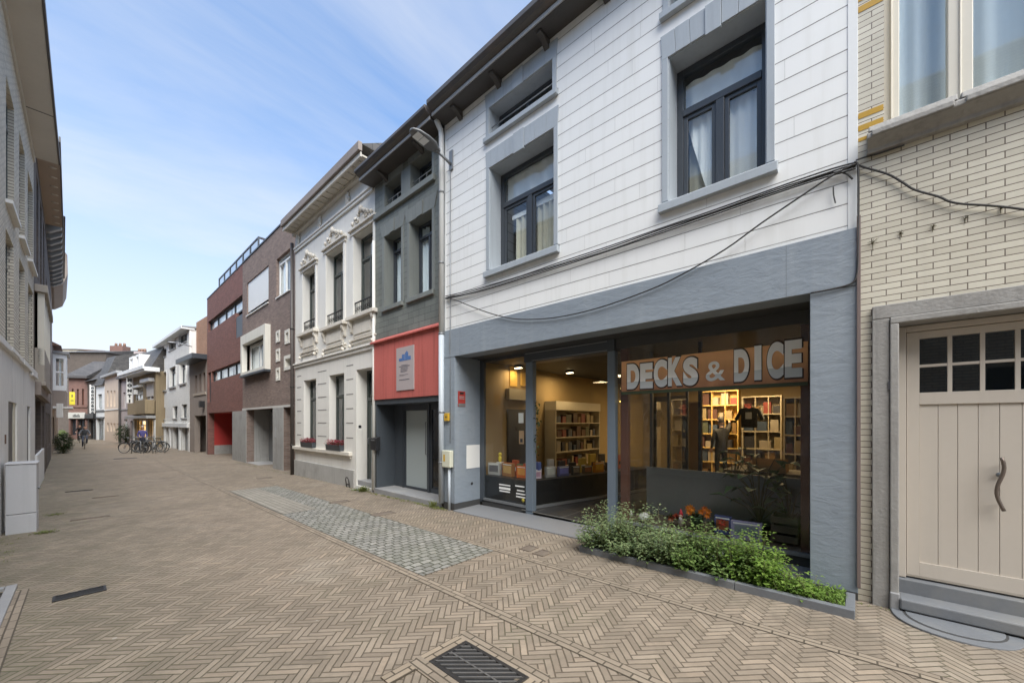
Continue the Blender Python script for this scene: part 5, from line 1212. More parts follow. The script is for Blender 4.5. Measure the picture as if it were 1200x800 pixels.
# ---------------------------------------------------------------- taupe narrow house
g0, g1 = G(222.4, 529), G(242.7, 533)
TP = facG('taupe_narrow_house', 'narrow taupe house with an orange brick upper wall and a dark projecting ledge', 'house', (5.05 - .02, RD.O.y + (RD.O.y - 0) * 0 + 0) if False else (G(222.4, 529).x, G(222.4, 529).y), (5.06, RD.O.y))
w = TP.w; zled = TP.Z(223, 428); zt = TP.Z(223.5, 376) 
n3 = [TP.R(u0, u1, v, 460.5 - k * 1.2) for k, (u0, u1, v) in enumerate(((228, 231, 440), (232.4, 235.6, 438.5), (237, 240.5, 437)))]
zo = TP.Z(227, 487)
shell(TP, w, zled, n3 + [(TP.S(228), w - .3, -.6, zo)], M['taupe'], depth=7)
for R_ in n3: window(TP, R_, .12, 'wood', 'glass', 1, None, None, .06, .05, 0)
part('window_band', plain('beige_band', (.38, .32, .26), .7, .1, 5, .1), TP.e, [(n3[0][0] - .2, n3[2][1] + .2, -.05, .0, n3[0][2] - .2, n3[0][2] - .05)])
part('upper_wall', M['orange_brick'], TP.e, [(.01, w - .005, .35, 6.5, zled + .01, zt)])
part('ledge', M['anth'], TP.e, [(.0, w - .01, -.75, .34, zled + .001, zled + .30)], .01)
part('back_wall', M['dark_brick'], TP.e, [(TP.S(228), w - .3, 1.4, 1.5, -.6, zo)])
part('mailbox', M['wood'], TP.e, [(w * .45, w * .7, 1.25, 1.39, .9, 1.9)])
part('lantern', M['black'], TP.e, [(w * .8, w * .88, -.25, -.01, zo + .5, zo + .9)])
part('chimney_pipe', M['grey_metal'], TP.e, [(.3, .55, 1.0, 1.25, zt, zt + 1.3), (.22, .63, .92, 1.33, zt + 1.3, zt + 1.45)])
# ---------------------------------------------------------------- white three storey house
a, b = G(187, 522), (TP.O.x - .02, TP.O.y - .0)
W3 = facG('white_brick_house', 'white painted brick house of three storeys with three windows on each floor', 'house', a, b)
w = W3.w; zt = W3.Z(222, 386)
at = [W3.R(188.8, 195, 411.5, 420), W3.R(198, 206, 402, 411.5), W3.R(209.4, 219, 393.5, 404.5)]
md = [W3.R(189.5, 195.2, 437.6, 458), W3.R(198.8, 206.2, 431.6, 454), W3.R(210.7, 218, 426, 450)]
mz = [W3.R(188.4, 193.7, 478, 491), W3.R(202.6, 208, 476, 490), W3.R(212.8, 219, 474, 489.5)]
zbt = W3.Z(187.5, 495.5); gd = [(W3.S(u0), W3.S(u1), -.6, zbt - .3) for u0, u1 in ((189.5, 192.5), (195, 198), (203, 209), (213, 220))]
shell(W3, w, zt, at + md + mz + gd, M['white_brick'])
for R_ in at: window(W3, R_, .15, 'anth', 'glass', 2, None, None, .07, .06, 0, sill=(.06, .08, .05), sm='fascia')
for R_ in md: window(W3, R_, .18, 'anth', 'glass', 1, None, .75, .08, .06, .04, curtain=[(0, .4)], sill=(.1, .12, .08), sm='fascia', surround=(.12, .03, 'white'))
for R_ in mz: window(W3, R_, .15, 'anth', 'glass', 1, None, None, .07, .06, 0, sill=(.06, .08, .05), sm='fascia')
part('belt_course', M['whitepaint'], W3.e, [(.0, w, -.15, .0, zbt - .30, zbt)], .01)
for i, R_ in enumerate(gd):
    part('door', (M['anth'], M['grey_metal'])[i % 2], W3.e, [(R_[0], R_[1], .2, .26, 0, zbt - .3)], .004)
for u in (188, 193.5, 199.5, 211): x = W3.S(u); part('column', M['whitepaint'], W3.e, [(x - .12, x + .25, -.08, .0, -.6, zbt - .3)], .01)
part('eaves', M['whitepaint'], W3.e, [(-.3, w + .05, -.40, .3, zt, zt + .08), (-.3, w + .05, -.44, -.40, zt - .0, zt + .20)], .01)
MB().prism_x([(-.40, zt + .20), (-.35, zt + .1), (.3, zt + .13), (7, zt + .5), (7, zt + .8)], -.2, w).build('roof', M['zinc'], W3.e)
# lantern arms of the white house
for u, v in ((216, 405),): 
    x, z = W3.P(u, v, -.4); m = MB(); m.tube([(x, 0, z), (x, -.8, z + .15)], .03, 6); m.ball((x, -1.0, z + .12), .08, .28, .06, 8, 6); o = m.build('street_lamp', M['grey_metal'], loc=W3.e.matrix_basis @ Vector((0, 0, 0))); o.rotation_euler = W3.e.rotation_euler; tag(o, 'small distant wall lamp on the white three storey house', 'street lamp')
# ---------------------------------------------------------------- ochre shop house with the vertical sign
a = G(156.5, 520); b = G(182.5, 523.5)
OC = facG('ochre_shop_house', 'ochre rendered house with white dormers and warmly lit shop windows at ground level', 'house', a, b)
w = OC.w; zt = OC.Z(176, 436)
sp = [(OC.S(160.5), OC.S(171.5), -.3, OC.Z(161, 492)), (OC.S(175.5), OC.S(180.5), -.3, OC.Z(176, 492))]
o1 = OC.R(157.5, 167.5, 456, 472.5); o2 = OC.R(171, 180, 449, 469)
shell(OC, w, zt, sp + [o1, o2], M['ochre_wall'], depth=9, roof=3.0)
for R_ in sp:
    W_ = window(OC, R_, .15, 'white', 'shopglass', 2, None, .8, .08, .06, 0)
    part('lit_interior', emis('warm_lit_room', (1, .62, .22), 1.1), W_, [(R_[0] + .05, R_[1] - .05, .42, .45, .3, R_[3] - .1)])
    part('shelf_front', M['wood'], W_, [(R_[0] + .3, R_[0] + .5, .3, .36, .3, R_[3] - .3), (R_[0] + .1, R_[1] - .2, .3, .36, 1.0, 1.08)])
window(OC, o1, .1, 'white', 'glass', 2, None, .6, .1, .06, 0, curtain=[(0, .4), (.5, 1)], cz=.3)
W_ = window(OC, o2, .1, 'white', 'glass', 1, None, None, .1, .06, 0); m = MB(); m.box(o2[0] + .05, o2[1] - .05, .02, .08, o2[2] + .3, o2[3]); m.build('roller_shutter', plain('shutter_pink', (.62, .57, .52), .6, .05, 4, 0), W_)
part('awning_box', M['whitepaint'], OC.e, [(o2[0] - .3, o2[1] + .2, -.35, 0, o2[3] + .02, o2[3] + .3), (o1[0], o1[1], -.3, 0, o1[3] + .05, o1[3] + .22)])
part('balcony_parapet', M['ochre_wall'], OC.e, [(o1[0] - .1, o1[1] - .2, -.45, -.05, OC.Z(160, 486), o1[2] - .05), (o2[0] - .2, w - .05, -.65, -.05, OC.Z(175, 485), o2[2] - .05)], .02)
part('canopy', M['fascia'], OC.e, [(0, w, -.6, .0, OC.Z(160, 490.5), OC.Z(160, 487.5))], .02)
for x in (.0, sp[0][1] + .05, sp[1][1] - .0): part('column', M['whitepaint'], OC.e, [(x, x + .45, -.06, .0, -.4, sp[0][3])])
part('cornice', M['whitepaint'], OC.e, [(-1.5, w + .3, -.75, .2, zt - .1, zt + .25), (-1.5, w + .3, -.85, -.75, zt + .05, zt + .35)], .02)
MB().prism_x([(-.3, zt + .26), (.6, zt + 2.2), (3, zt + 3.2), (3, zt + .26)], -.0, w).build('mansard', M['slate_roof'], OC.e)
for u0, u1 in ((157.5, 162.5), (165, 169.5)):
    x0, x1 = OC.S(u0), OC.S(u1); part('dormer', M['white'], OC.e, [(x0, x0 + .22, -.35, .6, zt + .3, zt + 1.7), (x1 - .22, x1, -.35, .6, zt + .3, zt + 1.7), (x0 + .22, x1 - .22, -.35, .6, zt + 1.5, zt + 1.7), (x0 + .22, x1 - .22, -.25, -.2, zt + .3, zt + 1.5)])
# signs
def hang_sign(name, label, F, u0, u1, vt, vb, off, board, letters=None, lm=None, thick=.12):
    x0, z1 = F.P(u0, vt, off); x1, _ = F.P(u1, vt, off); z0 = F.P(u0, vb, off)[1]
    e = empty(name, label, 'sign', tuple(F.e.matrix_basis @ Vector((x0, off, z0))), F.e.rotation_euler.z)
    W_, H = x1 - x0, z1 - z0
    part('board', board, e, [(0, W_, -thick / 2, thick / 2, 0, H)], .01)
    if letters:
        n = len(letters)
        for i, ch in enumerate(letters):
            o = text(ch, H / n * .95, lm or M['black'], e, (W_ / 2, -thick / 2 - .006, H - H / n * (i + .86)), 'letter', .004, .03, align='CENTER', sx=min(1.0, W_ / (H / n) * .9))
    return e, W_, H
def face_sign(name, label, u0, u1, vt, vb, base_y, board, letters=None, lm=None, vertical=True, size=1.0):
    """a sign that hangs out from a wall and faces up the street towards the viewer; base_y = distance along the street"""
    F = Fac('tmp', 'x', 'x', (0, base_y), (1, -.15)); bpy.data.objects.remove(F.e)
    F.z0 = 0; x0, z1 = F.P(u0, vt); x1, _ = F.P(u1, vt); z0 = F.P(u0, vb)[1]
    p = F.O + F.d * x0
    e = empty(name, label, 'sign', (p.x, p.y, z0), math.atan2(F.d.y, F.d.x)); W_, H = x1 - x0, z1 - z0
    part('board', board, e, [(0, W_, 0, .14, 0, H)], .01)
    if letters and vertical:
        n = len(letters)
        for i, ch in enumerate(letters): text(ch, H / n * 1.0 * size, lm or M['black'], e, (W_ / 2, -.008, H - H / n * (i + .86)), 'letter', .004, .03, align='CENTER', sx=1.0)
    elif letters: text(letters, H * .6 * size, lm or M['black'], e, (W_ / 2, -.008, H * .3), 'lettering', .004, .02, align='CENTER')
    return e, W_, H
face_sign('vertical_sign', 'tall white vertical sign with dark letters on the ochre shop house', 148.2, 155.5, 441.5, 472, OC.O.y - .6, M['white'], 'MONTI', size=.72)
e, W_, H = face_sign('shop_sign', 'small white square shop sign between the vertical sign and the ochre bays', 156.5, 169, 455.5, 462.5, OC.O.y - 1.5, M['white'], None)
m = MB(); m.box(W_ * .35, W_ * .6, -.01, 0, H * .25, H * .35); m.box(W_ * .45, W_ * .5, -.01, 0, H * .3, H * .8); m.box(0, W_, -.012, 0, H * .9, H); m.box(0, W_, -.012, 0, 0, H * .1); m.build('sign_mark', M['black'], e)
# ---------------------------------------------------------------- lilac, peach, mansard and dark houses
def ufac(name, label, cat, pa, pb, **k): return facG(name, label, cat, pa, pb)
a2 = G(141.7, 518.6)
LL = facG('lilac_house', 'pale lilac rendered house left of the vertical white sign', 'house', a2, (OC.O.x, OC.O.y))
w = LL.w; zt = LL.Z(141.9, 445)
wl = [LL.R(144.3, 147, 460, 478), LL.R(151, 153.5, 459, 478), LL.R(145, 149, 491, 503), (LL.S(152.5), LL.S(155.5), -.3, LL.Z(152.5, 493))]
shell(LL, w, zt, wl, M['lilac'], depth=9, roof=2.6, rmat=M['zinc'])
for R_ in wl[:3]: window(LL, R_, .12, 'white', 'glass', 1, None, .6, .08, .05, 0, curtain=[(0, .5)])
part('door', M['anth'], LL.e, [(wl[3][0], wl[3][1], .15, .2, -.3, wl[3][3])])
part('gutter', M['gutter'], LL.e, [(0, w, -.35, .1, zt, zt + .25)], .02); part('belt_course', M['fascia'], LL.e, [(0, w, -.06, 0, LL.Z(143, 480.5), LL.Z(143, 479.5))])
part('downpipe', M['gutter'], LL.e, [(.0, .14, -.16, -.02, -.3, zt)])
a3 = G(122.6, 515.8)
PC = facG('peach_house', 'peach coloured rendered house with two rows of narrow windows', 'house', a3, a2)
w = PC.w; zt = PC.Z(122.8, 443.5)
wl = [PC.R(u, u + 2.1, 458, 476.5) for u in (125, 129.2, 133, 138)] + [PC.R(u, u + 2.0, 495.5 + k * .2, 505) for k, u in enumerate((125.2, 129.4, 133, 137.3))]
shell(PC, w, zt, wl, M['peach'], depth=9, roof=3.0, rmat=M['zinc'])
for R_ in wl: window(PC, R_, .15, 'white', 'glass', 1, None, .7, .08, .05, 0, curtain=[(0, .6)])
part('gutter', M['fascia'], PC.e, [(0, w, -.35, .1, zt, zt + .25)], .02); part('belt_course', M['whitepaint'], PC.e, [(0, w, -.06, 0, PC.Z(124, 481), PC.Z(124, 480))])
part('skylight', M['black'], PC.e, [(w * .55, w * .7, 2.0, 3.0, zt + 1.3, zt + 1.8)])
part('downpipe', M['gutter'], PC.e, [(w - .15, w - .02, -.16, -.02, -.3, zt)])
a4 = G(112.6, 515)
MN = facG('mansard_house', 'small white house with a grey mansard roof and a glazed shop door', 'house', a4, a3)
w = MN.w; zt = MN.Z(113, 452.5); wl = [MN.R(114.5, 119.5, 462, 479), (MN.S(113.5), MN.S(121.5), -.3, MN.Z(113.5, 490))]
shell(MN, w, zt, wl, M['whitepaint'], depth=9)
window(MN, wl[0], .15, 'anth', 'glass', 2, None, None, .1, .05, 0, curtain=[(0, .4)]); window(MN, wl[1], .2, 'grey_metal', 'glass', 3, None, .8, .14, .05, 0, curtain=[(.3, .55)])
part('belt_course', M['anth'], MN.e, [(0, w, -.08, 0, MN.Z(113, 482.5), MN.Z(113, 480.5)), (0, w, -.12, .0, MN.Z(113, 490), MN.Z(113, 488.5))])
MB().prism_x([(-.25, zt), (-.15, zt + .15), (.9, zt + 3.4), (5, zt + 4.6), (5, zt)], 0, w).build('mansard', M['slate_roof'], MN.e)
a5 = G(102.5, 514.3)
DK = facG('dark_shop', 'dark slate clad shop with a black glazed front and a tall black and white sign', 'shop', a5, a4)
w = DK.w; zt = DK.Z(103, 447); wl = [(DK.S(104), DK.S(111.5), -.3, DK.Z(104, 491))]
shell(DK, w, zt, wl, M['slate_roof'] if False else M['dark_brick'], depth=9, roof=3.2); window(DK, wl[0], .2, 'black', 'glass', 4, None, None, .09, .05, 0, curtain=[(.1, .3), (.55, .7)])
part('fascia_board', M['black'], DK.e, [(0, w, -.25, 0, DK.Z(104, 490), DK.Z(104, 485))])
MB().prism_x([(-.3, zt), (.2, zt + .2), (2.4, zt + 3), (5, zt + 3)], 0, w).build('mansard', M['slate_roof'], DK.e)
e, W_, H = face_sign('vertical_sign', 'tall black and white lettered sign on the dark shop at the end of the street', 105, 111.2, 450.5, 484, DK.O.y - 2.5, M['white'], None)
m = MB(); rn = random.Random(3)
m.box(W_ * .22, W_ * .86, -.012, 0, 0, H)
m.build('dark_field', M['anth'], e)
m = MB()
for i in range(8):
    z = H * (i + .2) / 8; m.box(W_ * .34, W_ * .42, -.02, -.012, z, z + H * .08); m.box(W_ * .66, W_ * .74, -.02, -.012, z, z + H * .08); m.box(W_ * .42, W_ * .66, -.02, -.012, z + H * (.03 if i % 2 else .06), z + H * (.045 if i % 2 else .075))
m.build('lettering', M['white'], e)
a6 = G(80.5, 514.5)
EN = facG('end_brick_shop', 'old red brick shop closing the far end of the street with three narrow windows', 'shop', a6, a5)
w = EN.w; zt = EN.Z(80.5, 443)
wl = [EN.R(u, u + 2.3, 455.5, 474.5) for u in (84, 90, 96)] + [(EN.S(82.5), EN.S(89), .5, EN.Z(82, 491)), (EN.S(90.5), EN.S(99.5), -.3, EN.Z(82, 491))]
shell(EN, w, zt, wl, M['old_brick'], depth=10)
for R_ in wl[:3]: window(EN, R_, .15, 'wood', 'glass', 1, None, .6, .08, .05, 0)
for R_ in wl[3:]: window(EN, R_, .3, 'anth', 'glass', 2, None, None, .12, .05, 0)
part('sign_board', plain('sign_grey', (.52, .51, .47), .6, .08, 5, 0), EN.e, [(EN.S(81), EN.S(101), -.15, 0, EN.Z(81, 490), EN.Z(81, 483))])
m = MB()
for k in range(7): x = w * (.28 + .055 * k); m.box(x, x + w * .03, -.17, -.15, EN.Z(81, 488.5), EN.Z(81, 486.2 - (k % 3) * .6))
m.build('lettering', M['anth'], EN.e)
part('belt_course', M['old_brick'], EN.e, [(0, w, -.1, 0, EN.Z(81, 477), EN.Z(81, 475.5))]); part('gutter', M['gutter'], EN.e, [(-.3, w + .2, -.4, .1, zt, zt + .3)], .02)
MB().prism_x([(-.35, zt + .3), (-.3, zt + .3), (4, zt + 2.6), (8, zt + .3)], -.2, w + .2).build('roof', M['slate_roof'], EN.e)
part('gable_edge', M['fascia'], EN.e, [])if False else None
e, W_, H = face_sign('yellow_sign', 'bright yellow hanging shop sign at the far end of the street', 81.2, 87.8, 459, 474, EN.O.y - 6, plain('sign_yellow', (.62, .53, .04), .5, .05, 5, 0), None)
m = MB(); m.box(W_*.4, W_*.6, -.01, 0, H*.6, H*.8); m.box(W_*.25, W_*.75, -.01, 0, H*.3, H*.36); m.build('sign_mark', M['anth'], e)
# houses rising behind the end of the street
def backhouse(name, label, u0, u1, dist, vt, vridge, mat, rmat, chim=(), depth=10):
    F = Fac(name, label, 'house', tuple((Vector(ray(u0, 494)[:2]) * dist)), tuple(Vector(ray(u1, 494)[:2]) * dist - Vector(ray(u0, 494)[:2]) * dist))
    w = (Vector(ray(u1, 494)[:2]) * dist - Vector(ray(u0, 494)[:2]) * dist).length; z = F.Z(u0, vt); zr = F.Z((u0 + u1) / 2, vridge)
    shell(F, w, z, [], mat, depth=depth)
    MB().prism_x([(-.3, z), (depth * .5, zr), (depth, z)], -.2, w + .2).build('roof', rmat, F.e)
    for (ua, ub, v0, v1, m_) in chim:
        c = part('chimney', m_, F.e, [(F.S(ua), F.S(ub), depth * .4, depth * .4 + 1.4, z - .2 if False else F.Z(u0, v0), F.Z(u0, v1))], .02)
        k = MB(); xa, xb = F.S(ua), F.S(ub)
        for i in range(3): k.lathe((xa + (xb - xa) * (i + .5) / 3, depth * .4 + .7, F.Z(u0, v1)), [(.2, 0), (.16, .55)], 8)
        k.build('chimney_pots', M['tile_roof'], c)
    return F
backhouse('brown_gabled_house', 'brown brick house with a stout chimney rising behind the end of the street', 66, 124, 60, 413, 404, M['dark_brick'], M['slate_roof'], [(97, 113, 424, 399, M['old_brick'])])
backhouse('tiled_house', 'house with an orange tiled roof seen above the brown gabled house', 64, 90, 76, 409, 405, M['yellow_brick'], M['tile_roof'])
backhouse('slate_roofed_house', 'long slate roofed house with a pale chimney stack behind the peach house', 102, 168, 58, 430, 413, M['dark_brick'], M['slate_roof'], [(126, 137, 428, 406, M['lilac'])])
backhouse('small_tiled_house', 'low tiled house seen between the slate roof and the ochre shop', 150, 178, 66, 424, 412, M['old_brick'], M['tile_roof'])
# ---------------------------------------------------------------- left hand row
def leftfac(name, label, y0, x0, y1, x1):
    return facG(name, label, 'house', (x0, y0), (x1, y1))
LA = leftfac('beige_brick_house', 'beige brick house with a pale ground floor at the left edge', 5.0, -.90, 15.95, -.90); w = LA.w
zt = LA.Z(42, 197); zm = LA.Z(20, 421.5); zp = LA.Z(20, 473)
def LR(F, u0, u1, vt, vb, at): return (F.S(u0), F.S(u1), F.Z(at, vb), F.Z(at, vt))
up = [LR(LA, 7, 16.5, 87, 234, 7), LR(LA, 22.5, 29, 152, 276, 22.5), LR(LA, 32.5, 38.5, 198, 303, 32.5)]
lo_ = [LR(LA, 6.5, 16, 266, 406, 6.5), LR(LA, 22.5, 29, 301, 423, 22.5), LR(LA, 33, 38.8, 330, 436, 33)]
h1 = (LA.S(7.5), LA.S(18), -.5, zp); h2 = (LA.S(30), LA.S(34), -.5, zp)
near = [(1.2, 2.3, zm + .5, zm + 2.3), (1.2, 2.3, zm + 3.2, zm + 5.0)]
m = MB(); m.wall(.003, w - .003, zm + .0, zt, up + lo_ + near, 0, .35); m.box(.003, .2, .35, 8, -.5, zt); m.box(w - .2, w - .003, .35, 8, -.5, zt); m.box(.2, w - .2, 7.8, 8, -.5, zt)
m.box(.2, w - .2, .35, 7.8, zt - .3, zt - .05); m.box(.2, w - .2, .35, 7.8, zm - .3, zm - .1); m.build('wall', M['yellow_brick'], LA.e)
m = MB(); m.wall(.0, w - .0, -.5, zm - .05, [h1, h2, (1, 2.6, -.5, zp)], -.02, .33); m.build('ground_floor_front', M['lightpanel'], LA.e)
part('string_course', M['lightpanel'], LA.e, [(0, w, -.07, .0, zm - .048, zm + .06)], .01)
part('panel_joint', M['fascia'], LA.e, [(x, x + .012, -.0215, -.019, zp, zm - .05) for x in (LA.S(12), LA.S(26), LA.S(36))])
for R_ in up + lo_ + near:
    W_ = window(LA, R_, .075, 'dgf', 'glass', 1, None, .75, .05, .05, 0, curtain=[(0, .5)])
    part('sill', M['lightpanel'], LA.e, [(R_[0] - .08, R_[1] + .08, -.08, .07, R_[2] - .07, R_[2] - .003)], .005)
for R_ in (h1, h2): part('door', M['anth'], LA.e, [(R_[0] + .002, R_[1] - .002, .012, .06, -.2, zp - .002)]); 
part('door_frame', M['curtain_y'], LA.e, [(h1[1] - .3, h1[1] - .003, .002, .011, -.2, zp - .003)])
part('eaves', plain('eave_boards', (.58, .55, .50), .7, .1, 4, .1), LA.e, [(0, w - .0, -.42, .2, zt, zt + .05), (0, w - .0, -.03, .0, zt - .14, zt)], .004)
part('eave_joint', M['gutter'], LA.e, [(LA.S(53, -.3) , LA.S(53, -.3) + .03, -.419, -.01, zt - .004, zt)])
part('eaves_edge', M['gutter'], LA.e, [(0, w - .0, -.455, -.422, zt - .01, zt + .12)], .004)
MB().prism_x([(-.42, zt + .06), (4, zt + 2.5), (8, zt + .06)], 0, w).build('roof', M['slate_roof'], LA.e)
part('bell_plate', M['rust'], LA.e, [(LA.S(3), LA.S(4), -.03, -.02, 1.35, 1.5)])
# second house on the left
LB = leftfac('brown_oriel_house', 'narrow brown house with a panelled oriel window and a spotted soffit on the left', 15.97, -.90, 23, -1.02); w = LB.w
zt = LB.Z(48, 222); oz0, oz1 = LB.Z(45, 452), LB.Z(44, 350)
wl = [(1.2, 2.2, oz1 + .6, zt - .5), (3.2, 4.2, oz1 + .6, zt - .5), (5.2, 6.2, oz1 + .6, zt - .5), (.8, 3.6, .95, 2.5), (4.8, 5.8, -.5, 2.4)]
shell(LB, w, zt, wl, M['dark_brick'])
for R_ in wl[:3]: window(LB, R_, .2, 'white', 'glass', 1, None, .7, .08, .05, 0, curtain=[(0, .5)])
window(LB, wl[3], .25, 'cream_frame', 'glass', 2, None, None, .08, .05, 0, curtain=[(.1, .5)], cm='curtain_y'); part('door', M['wood'], LB.e, [(wl[4][0], wl[4][1], .3, .34, -.3, 2.4)])
m = MB(); y = -.17
m.box(.3, 4.9, y, -.0, oz0, oz0 + .9); m.box(.2, 5.0, y - .06, .0, oz1 - .12, oz1 + .08); m.box(.25, 4.95, y - .03, .0, oz0 - .1, oz0)
m.build('oriel', plain('oriel_render', (.36, .32, .27), .7, .12, 4, .2, streak=.2), LB.e, .01)
m = MB()
for i in range(6): x = .3 + 4.45 * i / 5; m.box(x, x + .15, y, y + .12, oz0 + .45, oz1 - .12)
m.build('oriel_frame', M['cream_frame'], LB.e, .006); part('oriel_pane', M['glass'], LB.e, [(.45, 4.75, y + .06, y + .066, oz0 + .45, oz1 - .12)])
curtain_mesh(.5, 4.7, oz0 + .45, oz1 - .12, -.06, .02).build('curtain', M['curtain'], LB.e)
part('low_front', M['whitepaint'], LB.e, [(.2, 4.4, -.05, -.001, -.5, .95)], .005)
part('fascia_board', M['taupe'], LB.e, [(.1, w - .1, -.12, .0, 2.55, 2.9)], .008)
part('eaves', plain('warm_soffit', (.48, .39, .31), .7, .1, 4, .1), LB.e, [(0, w, -.42, .2, zt, zt + .05)], .004)
for i in range(10): MB().ball((.4 + (w - .8) * i / 9, -.28, zt), .05, .09, .03, 8, 6).build('soffit_rosette', M['cream_orn'], LB.e)
part('eaves_edge', M['gutter'], LB.e, [(0, w, -.455, -.422, zt - .01, zt + .14)], .004)
MB().prism_x([(-.42, zt + .06), (4, zt + 2.5), (8, zt + .06)], 0, w).build('roof', M['slate_roof'], LB.e)
# third house on the left
LC = leftfac('dark_brick_house', 'dark brick house with heavy eave brackets farther along the left side', 23.02, -1.02, 33, -1.27); w = LC.w
zt = LC.Z(58, 312)
wl = [(x, x + 1.1, z0, z0 + 1.7) for x in (1, 3.4, 5.8, 8.2) for z0 in (3.6, 6.0)] + [(1, 2.0, -.3, 2.3), (3.2, 5.0, .8, 2.3), (6.2, 8.2, .8, 2.3)]
shell(LC, w, zt, wl, M['dark_brick'])
for R_ in wl: window(LC, R_, .2, 'cream_frame', 'glass', 1, None, .7, .08, .05, 0, curtain=[(0, .5)])
part('eaves', M['zinc'], LC.e, [(0, w, -.45, .2, zt, zt + .3)], .01)
for i in range(12): x = .4 + (w - .8) * i / 11; MB().prism_x([(0, zt), (-.42, zt), (-.40, zt - .12), (-.1, zt - .35), (0, zt - .35)], x - .12, x + .12).build('eaves_bracket', M['zinc'], LC.e, .01)
MB().prism_x([(-.5, zt + .3), (4, zt + 2.5), (8, zt + .3)], 0, w).build('roof', M['slate_roof'], LC.e)
LD = leftfac('taupe_balcony_house', 'taupe house with a rounded roof bay beyond the dark brick house on the left', 33.02, -1.27, 40.5, -1.5); w = LD.w
zt = LD.Z(63, 385)
wl = [(x, x + 1.1, z0, z0 + 1.6) for x in (1, 3.2, 5.4) for z0 in (3.4, )] + [(1, 3.0, .6, 2.3), (4.2, 6.0, -.3, 2.3)]
shell(LD, w, zt, wl, M['taupe']); 
for R_ in wl: window(LD, R_, .2, 'cream_frame', 'glass', 1, None, .7, .08, .05, 0)
MB().prism_x([(-.1, zt - 1.1), (-.45, zt - .8), (-.62, zt - .2), (-.6, zt + .9), (-.35, zt + 1.3), (.2, zt + 1.3), (.2, zt - 1.1)], .5, w - .4).build('roof_bay', M['taupe'], LD.e, .02)
MB().prism_x([(-.5, zt + 1.3), (4, zt + 2.6), (8, zt + .1)], 0, w).build('roof', M['slate_roof'], LD.e)
LE = leftfac('white_bay_house', 'house with a white boxed bay window above a small balcony slab on the left', 40.52, -1.5, 50, -1.55); w = LE.w
zt = LE.Z(66, 417)
shell(LE, w, zt, [(.5, 3, .5, 2.4), (5, 6, -.3, 2.4)], M['taupe'])
bz0, bz1 = LE.Z(66, 462), LE.Z(66, 424); y = -.62
m = MB(); m.box(.6, 3.2, y, .0, bz0, bz0 + .35); m.box(.6, 3.2, y, .0, bz1 - .35, bz1)
for x in (.6, 1.8, 3.0): m.box(x, x + .2, y, y + .14, bz0 + .35, bz1 - .35)
m.box(.6, .8, y + .48, -.0, bz0 + .35, bz1 - .35); m.box(.6, .7, y + .14, -.14, (bz0 + bz1) / 2 - .05, (bz0 + bz1) / 2 + .05)
m.build('bay_window', M['whitepaint'], LE.e, .01); part('bay_pane', M['glass'], LE.e, [(.66, .68, y + .14, -.14, bz0 + .35, bz1 - .35), (.8, 3.0, y + .05, y + .06, bz0 + .35, bz1 - .35)])
curtain_mesh(.9, 2.9, bz0 + .4, bz1 - .35, -.3, .03).build('curtain', M['curtain'], LE.e)
part('bay_roof', M['fascia'], LE.e, [(.45, 3.35, y - .12, .0, bz1, bz1 + .16), ], .01); part('bay_base', M['taupe'], LE.e, [(.6, 3.2, y + .03, .0, bz0 - 1.1, bz0)], .01)
part('balcony_slab', M['lightpanel'], LE.e, [(.4, 3.4, y - .3, .0, bz0 - 1.25, bz0 - 1.1)], .01)
MB().prism_x([(-.4, zt), (4, zt + 2.6), (8, zt)], 0, w).build('roof', M['tile_roof'], LE.e)
face_sign('light_box_sign', 'blank white box sign hanging under the balcony slab on the left', 66, 73.5, 472.5, 489, 40.0, M['lightpanel'])
LF = leftfac('far_left_house', 'plain brown house at the far left end of the street', 50.02, -1.55, 66, -3.2); shell(LF, LF.w, 6.4, [(1, 2, 3.2, 4.8), (4, 5, 3.2, 4.8), (7, 8, 3.2, 4.8), (2, 4, .5, 2.3)], M['taupe'], roof=2.8, rmat=M['tile_roof'])
# houses across the street behind the viewer, seen only as reflections and shade
NB = Fac('opposite_house', 'beige brick house on the near left side mirrored in the shop windows', 'house', (-1.6, -9), (0, 1)); w = 13.9
hl = [(x, x + 1.1, z0, z0 + 1.8) for x in (1, 3.4, 5.8, 8.2, 10.6) for z0 in (3.6, 6.2)] + [(1, 4, -.3, 2.7), (6, 7.2, -.3, 2.7), (9, 12, .7, 2.7)]
shell(NB, w, 8.6, hl, M['yellow_brick'], roof=2.5)
for R_ in hl: window(NB, R_, .2, 'white', 'glass', 1, None, .7, .08, .05, 0, curtain=[(0, .5)])
# ---------------------------------------------------------------- left foreground: cabinet, kerbstone
c1, c0 = G(43, 622), G(48, 617)
CX1 = c1.x; CY0 = c1.y; zt = EYE + (494 - 541) / 450.0 * (CX1 * SN + CY0 * CS) - gz(CY0)
e = empty('utility_cabinet', 'tall pale grey utility cabinet against the left house wall', 'utility cabinet', (CX1 - .155, CY0 + .20, gz(CY0)))
hw = .155; hd = .21
part('plinth', M['cabinet'], e, [(-hw, hw, -hd, hd, -.1, .30)], .008)
part('body', M['cabinet'], e, [(-hw, hw, -hd, hd, .306, zt - .03)], .012)
part('cap', M['cabinet'], e, [(-hw - .012, hw + .012, -hd - .012, hd + .012, zt - .028, zt)], .012)
part('door_gap', M['anth'], e, [(hw - .001, hw + .001, -hd + .02, -hd + .024, .33, zt - .05)]); MB().lathe((0, 0, 0), [(.018, 0), (.018, .02), (.008, .03)], 10).build('lock', M['grey_metal'], e, 0, (hw, 0, .68)).rotation_euler = (0, PI / 2, 0)
k1, k0 = G(22, 687), G(0, 737)
kx = G(20, 689).x
